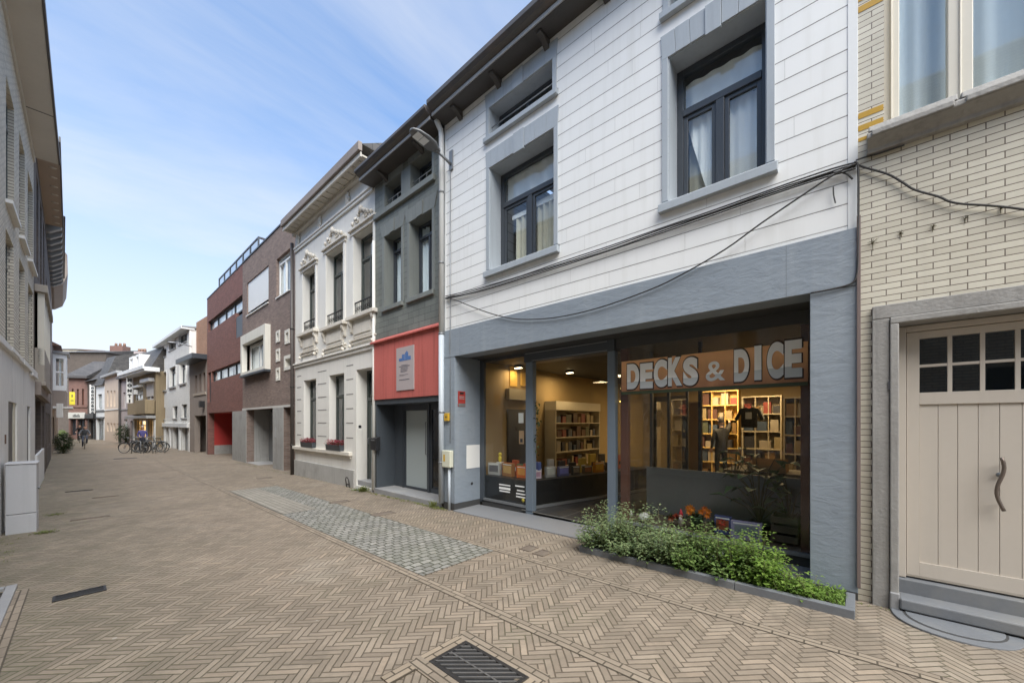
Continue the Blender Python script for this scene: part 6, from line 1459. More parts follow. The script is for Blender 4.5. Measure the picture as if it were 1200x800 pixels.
e = empty('kerbstone', 'bluestone kerb corner at the lower left edge of the paving', 'kerbstone', (kx, k1.y, gz(k1.y)))
part('long_stone', M['bluestone2'], e, [(-.075, .0, -6, 0, -.1, .035)], .006)
part('end_stone', M['bluestone2'], e, [(-.9, -.078, -.075, 0, -.1, .035)], .006)
part('cellar_grid', M['iron'], e, [(-.9, -.078, -1.5 + i * .07, -1.5 + i * .07 + .03, -.05, .01) for i in range(20)])
# ---------------------------------------------------------------- people
def ellip(m, c, r, n=12, k=8): m.ball(c, r[0], r[1], r[2], n, k)
def person(name, label, J, E, rad, head, facing, mats, hair='hair_dark', loc=(0, 0, 0), rz=0, hands=True, hat=None):
    """J: joints, E: bones (a,b,material index), skinned as one surface; y- is the front of the figure"""
    names = list(J); idx = {n: i for i, n in enumerate(names)}
    V = [Vector(J[n]) for n in names]; R_ = [rad[n] for n in names]; ED = [(idx[a], idx[b]) for a, b, _ in E]; EM = [m for _, _, m in E]
    if hands:
        for s in ('L', 'R'):
            if 'hand' + s not in J: continue
            w_, h_ = Vector(J['wrist' + s]), Vector(J['hand' + s]); d = (h_ - w_).normalized(); sd = d.cross(Vector((0, 1, 0)))
            sd = sd.normalized() if sd.length > .1 else Vector((1, 0, 0)); dn = d.cross(sd)
            for q in range(5):
                off = (q - 1.5) * .021; L = (.075, .085, .08, .06, .055)[q]; p0 = h_ + sd * off
                if q == 4: p0 = w_ + d * .03 + sd * .03; dd = (d + sd * .9).normalized()
                else: dd = d
                p1 = p0 + dd * L * .55 + dn * .006; p2 = p0 + dd * L + dn * .022
                b = len(V); V += [p0, p1, p2]; R_ += [.011, .0095, .008]; ED += [(idx['hand' + s] if q < 4 else idx['wrist' + s], b), (b, b + 1), (b + 1, b + 2)]; EM += [0, 0, 0]
    me = bpy.data.meshes.new('body'); me.from_pydata([tuple(v) for v in V], ED, []); o = bpy.data.objects.new('body', me); COL.objects.link(o)
    md = o.modifiers.new('skin', 'SKIN'); sl = me.skin_vertices[0].data
    for i, r in enumerate(R_): sl[i].radius = (r, r)
    for i in range(len(V)): sl[i].use_root = (i == 0)
    sb = o.modifiers.new('s', 'SUBSURF'); sb.levels = 2; sb.render_levels = 2
    dg = bpy.context.evaluated_depsgraph_get(); dg.update(); nm = bpy.data.meshes.new_from_object(o.evaluated_get(dg)); bpy.data.objects.remove(o)
    for m_ in mats: nm.materials.append(m_)
    for p in nm.polygons:
        c = p.center; best = (9e9, 0)
        for (a, b), m_ in zip(ED, EM):
            A, B = V[a], V[b]; t_ = max(0, min(1, (c - A).dot(B - A) / max(1e-9, (B - A).length_squared))); d_ = (A + (B - A) * t_ - c).length - (R_[a] + (R_[b] - R_[a]) * t_)
            if d_ < best[0]: best = (d_, m_)
        p.material_index = best[1]; p.use_smooth = True
    body = bpy.data.objects.new('body', nm); COL.objects.link(body)
    root = empty(name, label, 'person', loc, rz); body.parent = root
    # head with face joined to the body mesh
    bm = bmesh.new(); bm.from_mesh(nm); 
    hm = MB(); hc = Vector(head); hr = .098
    hm.ball((0, 0, 0), .077, .095, .118, 16, 12); hm.ball((0, -.098, -.012), .014, .02, .024, 8, 6)
    hm.ball((.079, 0, -.01), .012, .02, .03, 8, 6); hm.ball((-.079, 0, -.01), .012, .02, .03, 8, 6); hm.ball((0, -.045, -.075), .05, .045, .045, 10, 8)
    ro = Matrix.Rotation(facing, 3, 'Z')
    hm2 = MB(); hm2.v = [tuple(hc + ro @ Vector(p)) for p in hm.v]; hm2.f = hm.f; hm2.m = [0] * len(hm.f); hm2.smooth = [True] * len(hm.f)
    tmp = bpy.data.meshes.new('t'); tmp.from_pydata(hm2.v, [], hm2.f); 
    for p in tmp.polygons: p.use_smooth = True
    bm.from_mesh(tmp); bm.to_mesh(nm); bm.free(); bpy.data.meshes.remove(tmp)
    fm = MB()
    for s in (-1, 1): fm.ball(tuple(hc + ro @ Vector((s * .03, -.084, .012))), .011, .009, .007, 8, 6)
    fm.ball(tuple(hc + ro @ Vector((0, -.088, -.052))), .024, .008, .006, 8, 6)
    fm.build('face_features', plain('face_dark', (.10, .04, .035), .5, .1, 9, 0), root)
    hb = MB(); hb.v = []; n = 14; k = 7; vs = []
    for i in range(k + 1):
        a = (PI * .62) * i / k
        for q in range(n):
            t_ = 2 * PI * q / n; rr = 1.08; back = math.cos(t_ - PI / 2)
            zz = math.cos(a * (1 if back > -.2 else .62))
            ss = math.sin(a * (1 if back > -.2 else .62)); vs.append(tuple(hc + ro @ Vector((.077 * rr * ss * math.cos(t_), .095 * rr * ss * math.sin(t_), .118 * rr * zz))))
    hb.add(vs, [(i*n + q, i*n + (q+1) % n, (i+1)*n + (q+1) % n, (i+1)*n + q) for i in range(k) for q in range(n)], True)
    if hair: hb.build('hair' if not hat else 'hat', M[hair], root)
    return root
M['skin'] = plain('skin', (.50, .30, .22), .55, .05, 9, 0); M['hair_dark'] = plain('hair_dark', (.03, .022, .018), .6, .2, 20, .2); M['hair_grey'] = plain('hair_grey', (.33, .30, .28), .7, .1, 20, .2)
M['navy'] = plain('navy_cloth', (.06, .055, .18), .85, .1, 9, .2); M['jeans'] = plain('jeans', (.05, .06, .09), .85, .1, 9, .2); M['blackcloth'] = plain('black_cloth', (.012, .012, .013), .85, .15, 9, .2); M['shoe'] = plain('shoe', (.03, .025, .02), .6, .1, 9, 0)
M['greycloth'] = plain('grey_cloth', (.10, .11, .13), .85, .1, 9, .2)
RAD = dict(pelvis=.135, waist=.13, chest=.15, neckb=.065, neck=.055, hipL=.09, hipR=.09, kneeL=.062, kneeR=.062, ankL=.042, ankR=.042, toeL=.04, toeR=.04, shL=.065, shR=.065, elL=.047, elR=.047, wristL=.032, wristR=.032, handL=.034, handR=.034)
def bones(top=1, leg=2, shoe=3, sleeve=1):
    return [('pelvis', 'waist', top), ('waist', 'chest', top), ('chest', 'neckb', top), ('neckb', 'neck', 0), ('pelvis', 'hipL', leg), ('pelvis', 'hipR', leg), ('hipL', 'kneeL', leg), ('hipR', 'kneeR', leg), ('kneeL', 'ankL', leg), ('kneeR', 'ankR', leg), ('ankL', 'toeL', shoe), ('ankR', 'toeR', shoe), ('chest', 'shL', top), ('chest', 'shR', top), ('shL', 'elL', sleeve), ('shR', 'elR', sleeve), ('elL', 'wristL', sleeve), ('elR', 'wristR', sleeve), ('wristL', 'handL', 0), ('wristR', 'handR', 0)]
STAND = dict(pelvis=(0, 0, .93), waist=(0, 0, 1.10), chest=(0, .01, 1.32), neckb=(0, .01, 1.47), neck=(0, 0, 1.54), hipL=(.09, 0, .88), hipR=(-.09, 0, .88), kneeL=(.11, -.01, .48), kneeR=(-.11, -.01, .48), ankL=(.12, .02, .08), ankR=(-.12, .02, .08), toeL=(.14, -.14, .04), toeR=(-.14, -.14, .04), shL=(.18, .01, 1.40), shR=(-.18, .01, 1.40), elL=(.25, .0, 1.13), elR=(-.25, .0, 1.13), wristL=(.17, -.16, 1.0), wristR=(-.17, -.16, 1.0), handL=(.10, -.20, 1.02), handR=(-.10, -.20, 1.02))
# man standing behind the parked bicycles, facing up the street
gp_ = G(165, 529.5); gp_ = Vector((gp_.x + .15, gp_.y + .9, gz(gp_.y)))
def yaw_to_cam(p): return math.atan2(-p[0], p[1]) + PI if False else math.atan2(p[0], -p[1]) + PI * 0
pm = person('person', 'man in a dark blue jumper standing behind the parked bicycles', STAND, bones(), RAD, (0, -.02, 1.68), 0, [M['skin'], M['navy'], M['jeans'], M['shoe']], 'hair_grey', loc=tuple(gp_), rz=.0)
# ---------------------------------------------------------------- bicycles
def bicycle(name, label, loc, rz, lean=0, group=None):
    e = empty(name, label, 'bicycle', loc, rz, group); e.rotation_euler = (lean, 0, rz)
    for nm, x in (('rear', -.53), ('front', .53)):
        wh = MB(); r = .335; wh.tube([(x + (r - .02) * math.cos(a), 0, .34 + (r - .02) * math.sin(a)) for a in [k * PI / 12 for k in range(25)]], .010, 5, False)
        for k in range(14): a = k * 2 * PI / 14; wh.tube([(x, .0, .34), (x + .31 * math.cos(a), 0, .34 + .31 * math.sin(a))], .0022, 3)
        wh.lathe((x, -.03, .34), [(.022, 0), (.022, .06)], 8, 'y')
        o = wh.build('wheel', M['grey_metal'], e); ty = MB(); ty.tube([(x + r * math.cos(a), 0, .34 + r * math.sin(a)) for a in [k * PI / 12 for k in range(25)]], .019, 7, False); ty.build('tyre', M['rubber'], o)
        md_ = MB(); md_.tube([(x + .375 * math.cos(a), 0, .34 + .375 * math.sin(a)) for a in [(.1 if nm == 'rear' else -.1) * 0 + .3 + k * 2.4 / 10 + (.5 if nm == 'rear' else -.2) for k in range(11)]], .016, 6); md_.build('mudguard', M['black'], e)
    f = MB(); BB = (-.09, 0, .29); ST = (-.22, 0, .80); HT = (.36, 0, .86); HB = (.40, 0, .70)
    for p, q, r in ((BB, ST, .015), (BB, HB, .018), (ST, HT, .014), (HT, HB, .018), (BB, (-.53, .05, .34), .010), (BB, (-.53, -.05, .34), .010), (ST, (-.53, .05, .34), .008), (ST, (-.53, -.05, .34), .008)): f.tube([p, q], r, 7)
    f.build('frame', M['black'], e)
    k = MB(); k.tube([HB, (.45, .045, .55), (.53, .05, .34)], .011, 6); k.tube([HB, (.45, -.045, .55), (.53, -.05, .34)], .011, 6); k.build('fork', M['grey_metal'], e)
    h = MB(); h.tube([HT, (.33, 0, 1.0)], .013, 6); h.tube([(.10, .28, 1.04), (.22, .29, 1.05), (.33, .18, 1.02), (.35, 0, 1.0), (.33, -.18, 1.02), (.22, -.29, 1.05), (.10, -.28, 1.04)], .012, 6); h.build('handlebar', M['grey_metal'], e)
    s = MB(); s.tube([ST, (-.245, 0, .93)], .012, 6); s.build('seat_post', M['grey_metal'], e)
    s = MB(); s.prism_z([(-.40, .09), (-.40, -.09), (-.28, -.06), (-.11, -.02), (-.11, .02), (-.28, .06)], .93, .975); s.build('saddle', M['rubber'], e, .015)
    c = MB(); c.lathe((-.09, -.05, .29), [(.09, 0), (.09, .012)], 14, 'y'); c.tube([(-.09, -.07, .29), (.02, -.07, .17)], .011, 5); c.tube([(-.09, .07, .29), (-.20, .07, .41)], .011, 5); c.box(-.02, .06, -.15, -.07, .155, .18); c.box(-.24, -.16, .07, .15, .40, .42); c.build('crankset', M['grey_metal'], e)
    r = MB(); r.box(-.78, -.38, -.07, .07, .725, .74); r.tube([(-.74, .06, .73), (-.53, .06, .36)], .007, 5); r.tube([(-.74, -.06, .73), (-.53, -.06, .36)], .007, 5); r.build('carrier', M['grey_metal'], e)
    return e
b0 = G(158, 530.5); b1 = G(185, 527)
rt = math.atan2(-CS * 0 - SN, CS)  # picture plane direction
pic = math.atan2(-SN, CS)
BK = bicycle('bicycle', 'black bicycle at the left end of the parked row, its big front wheel turned out', (G(156, 530.5).x, G(156, 530.5).y, gz(40)), pic + PI + .15, .05, 'bicycles parked in the street')
for k, (u, v, rz_, ln, lb) in enumerate(((166, 530, pic + PI - .25, -.06, 'second parked bicycle from the left, standing before the man in blue'), (173, 529, pic + .35, .06, 'parked bicycle in the middle of the row with its bars toward the houses'), (178.5, 530, pic + PI + .5, .05, 'black parked bicycle overlapping the right end of the row'), (162, 528.5, pic - .3, .04, 'black parked bicycle behind the first one on the left'), (182, 528.3, pic - .1, -.05, 'parked bicycle at the right end of the row near the white house'))):
    c = copy_tree(BK); p = G(u, v); c.location = (p.x, p.y, gz(p.y)); c.rotation_euler = (ln, 0, rz_); c['label'] = lb
# a basket and rack
p = G(163, 531); e = empty('bicycle_rack', 'low grey metal bicycle rack among the parked bicycles', 'bicycle rack', (p.x, p.y, gz(40)), pic)
for k in range(3): MB().tube([(-.5 + k * .8, 0, 0), (-.5 + k * .8, 0, .75), (-.2 + k * .8, 0, .85), (.1 + k * .8, 0, .75), (.1 + k * .8, 0, 0)], .022, 6).build('hoop', M['grey_metal'], e)
# cyclist riding toward the viewer
RIDE = dict(pelvis=(0, .25, 1.0), waist=(0, .17, 1.14), chest=(0, .03, 1.34), neckb=(0, -.04, 1.47), neck=(0, -.06, 1.53), hipL=(.09, .24, .97), hipR=(-.09, .24, .97), kneeL=(.11, -.14, .78), kneeR=(-.11, -.08, .58), ankL=(.11, .06, .46), ankR=(-.11, .14, .24), toeL=(.11, -.08, .42), toeR=(-.11, .0, .19), shL=(.18, .0, 1.41), shR=(-.18, .0, 1.41), elL=(.27, -.13, 1.18), elR=(-.27, -.13, 1.18), wristL=(.27, -.30, 1.08), wristR=(-.27, -.30, 1.08), handL=(.27, -.36, 1.06), handR=(-.27, -.36, 1.06))
for (u, v, lb, lb2, mats, hr) in ((99.3, 525.5, 'cyclist in grey riding toward the viewer along the left side', 'bicycle ridden by the grey cyclist', [M['skin'], M['greycloth'], M['jeans'], M['shoe']], 'hair_dark'), (93.5, 518.5, 'farther cyclist in black riding at the left side of the street', 'bicycle ridden by the farther black clad cyclist', [M['skin'], M['blackcloth'], M['blackcloth'], M['shoe']], 'hair_dark')):
    p = G(u, v); th_ = math.atan2(p.x, -p.y) ; yaw = math.atan2(-p.x, -p.y)
    # front of the figure (-y) turned to the viewer
    person('person', lb, RIDE, bones(), RAD, (0, -.10, 1.66), 0, mats, hr, loc=(p.x, p.y, gz(p.y)), rz=0.0)
    c = copy_tree(BK); c.location = (p.x, p.y, gz(p.y)); c.rotation_euler = (0, 0, -PI / 2); c['label'] = lb2; c['group'] = 'bicycles being ridden'
# ---------------------------------------------------------------- plants
def bush(name, label, loc, H, R_, n, mat, size, seed, stems=7, stemH=.8, group=None, cat='shrub', clump=.5, up=.5, droop=0, sprig=False):
    rn = random.Random(seed); e = empty(name, label, cat, loc, 0, group)
    st = MB(); lf = MB()
    if sprig:
        for k in range(stems):
            a = rn.uniform(0, 2 * PI); rr = R_ * rn.random() ** .5; bx_, by_ = rr * math.cos(a) * .7, rr * math.sin(a) * .7
            hgt = H * (rn.uniform(.45, 1.0) if rn.random() < .75 else rn.uniform(1.05, 1.38)) * (1 - .35 * (rr / R_) ** 2); top = Vector((rr * math.cos(a) * 1.25 + rn.uniform(-.06, .06), rr * math.sin(a) * 1.25 + rn.uniform(-.06, .06), hgt)); b = Vector((bx_, by_, 0))
            mid = (b + top) / 2 + Vector((rn.uniform(-.03, .03), rn.uniform(-.03, .03), 0)); st.tube([b, mid, top], [.0035, .0028, .0015], 4)
            nl = n // stems
            for q in range(nl):
                t_ = .12 + .88 * (q + rn.random()) / nl; p = b * (1 - t_) ** 2 + mid * 2 * t_ * (1 - t_) + top * t_ * t_
                az = q * 2.4 + rn.uniform(-.5, .5); d = Vector((math.cos(az), math.sin(az), rn.uniform(-.1, up)))
                s_ = size * rn.uniform(.6, 1.25) * (1.15 - .45 * t_)
                p2 = p + d * rn.uniform(0, .07)
                lf.leaf(p2, d, Vector((0, 0, 1)), s_, s_ * .62)
    else:
        for k in range(stems):
            a = rn.uniform(0, 2 * PI); top = Vector((R_ * .5 * math.cos(a), R_ * .5 * math.sin(a), H * stemH * rn.uniform(.7, 1))); st.tube([(0.02 * math.cos(a), .02 * math.sin(a), -.02), top * .5, top], [.02 * R_ * 2, .014 * R_ * 2, .004], 5)
        cl = [(Vector((R_ * .62 * math.sin(q_ * 2.4) * math.sin(.4 + 2.4 * (q_ / 40)), R_ * .62 * math.cos(q_ * 2.4) * math.sin(.4 + 2.4 * (q_ / 40)), H * (.12 + .78 * (1 - q_ / 40)))), R_ * rn.uniform(.28, .42)) for q_ in range(40)]
        for _ in range(n):
            c, r = rn.choice(cl); d = Vector((rn.gauss(0, 1), rn.gauss(0, 1), rn.gauss(0, 1))).normalized(); p = c + d * r * rn.random() ** .4
            if p.z < .02: p.z = .02
            lf.leaf(p, d + Vector((0, 0, .3)), Vector((0, 0, 1)), size * rn.uniform(.6, 1.2), size * .5)
    st.build('stems', M['stem'], e); lf.build('leaves', M[mat], e); return e
# clipped shrub far down the street
p = G(74.5, 531); bush('roadside_shrub', 'round dark green shrub standing in the street on the left before the cyclists', (p.x, p.y, gz(p.y)), 1.32, .56, 5200, 'leafd', .07, 5, cat='shrub')
# reddish leaning plant by the lilac house
p = G(146.5, 519.5); bush('potted_tree', 'dark reddish leafy plant leaning out beside the lilac house', (p.x, p.y, gz(p.y)), 1.75, .8, 1600, 'leafd', .13, 8, stems=4, cat='plant')
p = G(77, 513); bush('background_plant', 'small light green plant behind the round shrub', (p.x - .3, p.y, gz(p.y)), 1.0, .5, 700, 'leaf3', .1, 9, cat='plant')
# planter along the right display
q0, q1 = G(990, 722), G(680, 645)
X0, X1, Y0, Y1 = q0.x - .02, XF - .07, .015, q1.y
PLN = empty('planter_kerb', 'long low planter edged with dark stone along the shop window', 'planter', (X0, Y0, gz(Y0)))
m = MB(); kh = .075
def slopebox(m, x0, x1, y0, y1, z0, z1):
    s0, s1 = -(y0) * SLOPE, -(y1) * SLOPE
    m.add([(x0,y0,z0+s0),(x1,y0,z0+s0),(x1,y1,z0+s1),(x0,y1,z0+s1),(x0,y0,z1+s0),(x1,y0,z1+s0),(x1,y1,z1+s1),(x0,y1,z1+s1)], [(0,3,2,1),(4,5,6,7),(0,1,5,4),(1,2,6,5),(2,3,7,6),(3,0,4,7)])
L_ = Y1 - Y0; ns = 3
for i in range(ns): slopebox(m, 0, .065, L_ * i / ns + .002, L_ * (i + 1) / ns - .002, -.1, kh)
m.build('front_edging', M['bluestone'], PLN, .005)
m = MB(); slopebox(m, .067, X1 - X0, 0, .065, -.1, kh); m.build('end_edging', M['bluestone'], PLN, .005)
m = MB(); slopebox(m, .066, X1 - X0 - .0, .067, L_, -.05, .045); m.build('soil', plain('soil', (.06, .045, .03), .95, .3, 12, .8, .02), PLN)
defs = [(Y1 - .22, .30, .46, 'leaf2', 'leafy herb bush at the far left end of the planter by the porch'), (Y1 - .58, .30, .52, 'leaf2', 'greyish green herb bush, second from the porch in the planter'), (Y1 - .95, .30, .50, 'leaf2', 'dense herb bush in the middle of the planter before the flowers in the window'), (Y1 - 1.32, .28, .45, 'leaf', 'fresh green herb bush, fourth from the porch in the planter'), (Y1 - 1.64, .26, .44, 'leaf', 'upright herb bush before the boxed game in the window'), (Y1 - 1.92, .22, .46, 'leaf3', 'bright green upright herb at the right end of the tall planting')]
for i, (y, r, h, mt, lb) in enumerate(defs):
    bush('herb_bush', lb, ((X0 + X1) / 2 + .03, y, gz(y) + .035), h, r, 2100, mt, .058, 20 + i, stems=36, group='herb bushes in the planter', sprig=True)
for i, (y, r, h, lb) in enumerate(((Y1 - 2.16, .15, .26, 'lower leafy plant just right of the tall herbs in the planter'), (Y1 - 2.38, .12, .17, 'low broad leaved plant near the right end of the planter'))):
    bush('low_plant', lb, ((X0 + X1) / 2 - .02, y, gz(y) + .035), h, r, 260, 'leaf3', .055, 40 + i, stems=16, group='low plants in the planter', sprig=True)
# ground cover at the right end
m = MB(); rn = random.Random(77)
for _ in range(2600):
    y = rn.uniform(Y0 + .07, Y0 + .95); x = rn.uniform(X0 + .07, X1 - .02); m.leaf(Vector((x, y, gz(y) + .04 + rn.random() ** 2 * .07)), Vector((rn.uniform(-1, 1), rn.uniform(-1, 1), rn.uniform(.2, 1.4))), Vector((0, 0, 1)), rn.uniform(.02, .05), .014)
tag(m.build('planter_ground_cover', M['leaf3']), 'low green ground cover filling the right end of the planter', 'ground cover', kind='stuff')
# weeds in the joints at the foot of the walls and along the left edge
m = MB(); rn = random.Random(11)
def tuft(c, n, h, w):
    for _ in range(n):
        a = rn.uniform(0, 2 * PI); d = Vector((math.cos(a) * w, math.sin(a) * w, h)); p = Vector((c[0] + rn.gauss(0, w * .6), c[1] + rn.gauss(0, w * .6), gz(c[1]) + .0)); m.leaf(p, d, Vector((0, 0, 1)), h * rn.uniform(.4, 1.2), .006 + h * .05)
for _ in range(110): y = rn.uniform(5.9, 9.1); tuft((XF - .1 + rn.gauss(0, .03), y), 10, .035, .03)
tuft((XF - .12, 6.35), 60, .16, .05); tuft((XF - .1, 9.3), 220, .16, .09); tuft((XF - .15, 9.6), 120, .08, .1); tuft((XF - .1, 6.2), 90, .07, .09)
for _ in range(260): y = rn.uniform(4.2, 34); tuft((-.5 - .2 * (y / 10) - rn.random() * .25 * (1 + (y > 12)), y), 8, .03, .05)
for _ in range(120): y = rn.uniform(10, 26); tuft((-.30 + rn.gauss(0, .2), y), 7, .02, .06)
tuft((-.42, 9.6), 150, .07, .1); tuft((-.40, 11.5), 120, .06, .12)
for _ in range(60): y = rn.uniform(9, 22); tuft((XF - .06, y), 8, .03, .04)
for _ in range(40): y = rn.uniform(-.9, 0); tuft((XF - .1, y), 4, .02, .02)
tag(m.build('joint_weeds', M['grass']), 'grass and weeds growing in the paving joints at the foot of the walls', 'weeds', kind='stuff')
# ---------------------------------------------------------------- things in the shop
def W_(F, u, v, off): x, z = F.P(u, v, off); return (x, off, z)
TO = SH.e.matrix_basis
def put(name, label, cat, x, y, z, rz=0, group=None):
    return empty(name, label, cat, tuple(TO @ Vector((x, y, z))), SH.e.rotation_euler.z + rz, group)
def game_box(name, label, x, y, z, w, h, d, col, col2, rz=0, group=None, cat='game box'):
    e = put(name, label, cat, x, y, z, rz, group)
    part('carton', plain('carton_%g_%g_%g' % col, col, .4, .08, 9, 0), e, [(-w/2, w/2, -d/2, d/2, 0, h)], .003)
    part('print', plain('carton_%g_%g_%g' % col2, col2, .4, .35, 25, 0), e, [(-w*.38, w*.38, -d/2 - .002, -d/2, h*.25, h*.8)])
    part('title_bar', M['paper'], e, [(-w*.42, w*.42, -d/2 - .002, -d/2, h*.86, h*.93)])
    return e
# left display
z = zd
yy = gp + .22
game_box('game_box', 'grey and white patterned boxed game at the left end of the front display', SH.S(580, yy), yy, z, .30, .24, .09, (.45, .44, .42), (.16, .15, .16), .1)
game_box('game_box', 'brown and gold boxed game in the middle of the front display', SH.S(596, yy), yy, z, .30, .26, .08, (.35, .16, .06), (.62, .38, .14), -.1)
game_box('game_box', 'orange boxed game beside the porch corner post', SH.S(612, yy + .02), yy + .02, z, .22, .23, .07, (.75, .16, .03), (.80, .35, .08), .1)
e = put('yellow_figurine', 'small plain yellow figurine on top of the patterned box in the front display', 'figurine', SH.S(586, yy + .12), yy + .12, z + .25)
m = MB(); m.ball((0, 0, .07), .045, .035, .07, 12, 8); m.ball((0, 0, .16), .04, .035, .04, 12, 8); m.build('body', plain('toy_yellow', (.75, .58, .05), .4, .05, 9, 0), e)
part('stand', M['white'], e, [(-.06, .06, -.05, .05, -.02, .002)], .003)
m = MB(); xa = SH.S(567.5, gp)
for i, (fx, fz_, bw_) in enumerate(((.50, .68, .26), (.50, .52, .26), (.50, .42, .24), (.84, .72, .2), (.86, .55, .16), (.86, .42, .2), (.86, .3, .2))):
    xx = xa + (P1[0] - xa) * fx; zz = zr + (zd - zr) * fz_; hw_ = (P1[0] - xa) * bw_ / 2; hh = .012 if i not in (1,) else .022
    m.box(xx - hw_, min(xx + hw_, P1[0] - .01), gp - .004, gp - .001, zz, zz + hh * 2)
m.build('window_lettering', M['paper'], SH.e)
m = MB(); m.lathe((0, 0, 0), [(.035, 0), (.035, .003)], 12, 'y'); m.build('window_sticker', plain('sticker_yellow', (.5, .42, .06), .5, .05, 9, 0), SH.e, loc=(P1[0] - .1, gp - .006, zr + .1))
cols = [((.62, .50, .56), (.5, .3, .4)), ((.30, .30, .30), (.5, .5, .46)), ((.12, .12, .22), (.2, .2, .5)), ((.06, .06, .06), (.25, .2, .15)), ((.10, .08, .06), (.3, .1, .05)), ((.55, .22, .03), (.7, .4, .06)), ((.05, .05, .06), (.2, .22, .2))]
lbs = ['pink boxed game on the side display just behind the corner post', 'grey boxed game second on the side display', 'dark blue boxed game with a bright print third on the side display', 'black boxed game fourth on the side display', 'brown boxed game fifth on the side display', 'glowing orange boxed game on the side display near the back', 'black boxed game at the far end of the side display']
for i, (c, l) in enumerate(zip(cols, lbs)):
    f = .22 + i * .34; x, y = sx0 + dv.x * f - nv.x * -.25, sy0 + dv.y * f + nv.y * .25
    game_box('game_box', l, x, y, ZD2, .20 + .04 * (i % 3), .16 + .05 * ((i * 7) % 4) / 3, .06, c[0], c[1], math.atan2(dv.y, dv.x))
rnp = random.Random(31)
for k in range(16):
    c = rnp.choice([(.55, .12, .05), (.10, .14, .35), (.55, .40, .08), (.10, .25, .12), (.45, .42, .40), (.30, .06, .20), (.05, .05, .06)])
    if k < 6: x, y, zz, rz = xa + .1 + (P1[0] - xa - .2) * k / 5, gp + .42 + rnp.uniform(-.03, .03), zd, rnp.uniform(-.3, .3)
    else: f = .15 + (k - 6) * .30; x, y, zz, rz = sx0 + dv.x * f + nv.x * .46, sy0 + dv.y * f + nv.y * .46, ZD2, math.atan2(dv.y, dv.x) + rnp.uniform(-.2, .2)
    h_ = rnp.uniform(.22, .38); w_ = rnp.uniform(.12, .24)
    e = put('boxed_game', 'small boxed game in the second row of the black display plinth', 'boxed game', x, y, zz, rz, 'second row of boxed games on the display plinth')
    part('carton', plain('carton_%g_%g_%g' % c, c, .4, .08, 9, 0), e, [(-w_/2, w_/2, -.03, .03, 0, h_)], .002); part('print', M['paper'] if k % 3 else M['black'], e, [(-w_*.3, w_*.3, -.032, -.03, h_*.3, h_*.55)])
# shelves on the side wall (local x = YS - Y)
xw = .225
def wallunit(name, label, yA, yB, z0, z1, nsh, mat, depth=.32, head=.0, cols=1):
    e = put(name, label, 'shelf unit', xw, (yA + yB) / 2, z0); L = (yB - yA) / 2; H = z1 - z0
    part('side_panel', mat, e, [(0, depth, -L, -L + .03, 0, H)]); part('side_panel', mat, e, [(0, depth, L - .03, L, 0, H)])
    part('back_panel', mat, e, [(0, .012, -L + .03, L - .03, 0, H)])
    if head: part('light_pelmet', plain('pelmet', (.62, .55, .42), .6, .05, 5, 0), e, [(0, depth + .02, -L, L, H, H + head)])
    for i in range(nsh): zz = H * (i + .0) / nsh + .02; part('shelf', mat, e, [(.013, depth, -L + .03, L - .03, zz, zz + .025)])
    for i in range(1, cols): y = -L + 2 * L * i / cols; part('divider', mat, e, [(.013, depth - .01, y, y + .02, 0, H)])
    return e
pale = plain('pale_shelf', (.42, .36, .26), .6, .1, 6, 0)
wallunit('wall_shelf', 'pale shelf unit of games with a bright pelmet on the porch side wall', 3.0, 5.2, .55, 2.02, 4, pale, .34, .22)
rn = random.Random(4); kk = 0
bc = [(.10, .05, .04), (.05, .05, .06), (.20, .12, .05), (.06, .08, .12), (.30, .24, .14), (.22, .05, .04), (.09, .10, .07), (.35, .30, .24)]
def fill(x, y0, y1, z, hmax, lab, grp, axis='y', d=.2):
    p = y0
    while p < y1 - .1:
        w_ = rn.uniform(.08, .26); h_ = hmax * rn.uniform(.45, .92); c = rn.choice(bc)
        if axis == 'y': e = put('boxed_game', lab, 'boxed game', x, p + w_ / 2, z, 0, grp); part('carton', plain('carton_%g_%g_%g' % c, c, .4, .08, 9, 0), e, [(0, d, -w_/2, w_/2, 0, h_)], .002)
        else: e = put('boxed_game', lab, 'boxed game', p + w_ / 2, x, z, 0, grp); part('carton', plain('carton_%g_%g_%g' % c, c, .4, .08, 9, 0), e, [(-w_/2, w_/2, 0, d, 0, h_)], .002)
        p += w_ + rn.uniform(.01, .10)
for i in range(4): fill(xw + .05, 3.06, 5.1, .55 + 1.47 * i / 4 + .046, .30, 'boxed game standing on the pale shelf unit of the porch side wall', 'games on the porch side shelves')
# yellow curtains, beam and dark opening on the side wall left part
ye = plain('lit_curtain', (.62, .40, .10), .8, .1, 9, 0)
for (ya_, yb_) in ((6.55, 6.9), (7.02, 7.30)):
    pass
def sidey(u, v): # point on the side wall seen at a pixel -> local y, z
    wy = YS - xw; r = ray(u, v); t_ = wy / r[1]; return r[0] * t_ - XF, EYE + r[2] * t_ - SH.z0
for (ua, ub) in ((597, 605.5), (610, 617.5)):
    y0_, z1_ = sidey(ua, 425); y1_, _ = sidey(ub, 425); z0_ = sidey(ua, 452)[1]
    m = MB()
    for i in range(6): yy_ = y0_ + (y1_ - y0_) * i / 6; m.box(xw, xw + .03, yy_, yy_ + (y1_ - y0_) / 9, z0_, z1_)
    o = m.build('strip_curtain', ye, SH.e)
y0_, z1_ = sidey(592.5, 455); y1_ = sidey(619, 455)[0]; z0_ = sidey(592.5, 468)[1]; part('wall_beam', pale, SH.e, [(xw, xw + .12, y0_, y1_, z0_, z1_)])
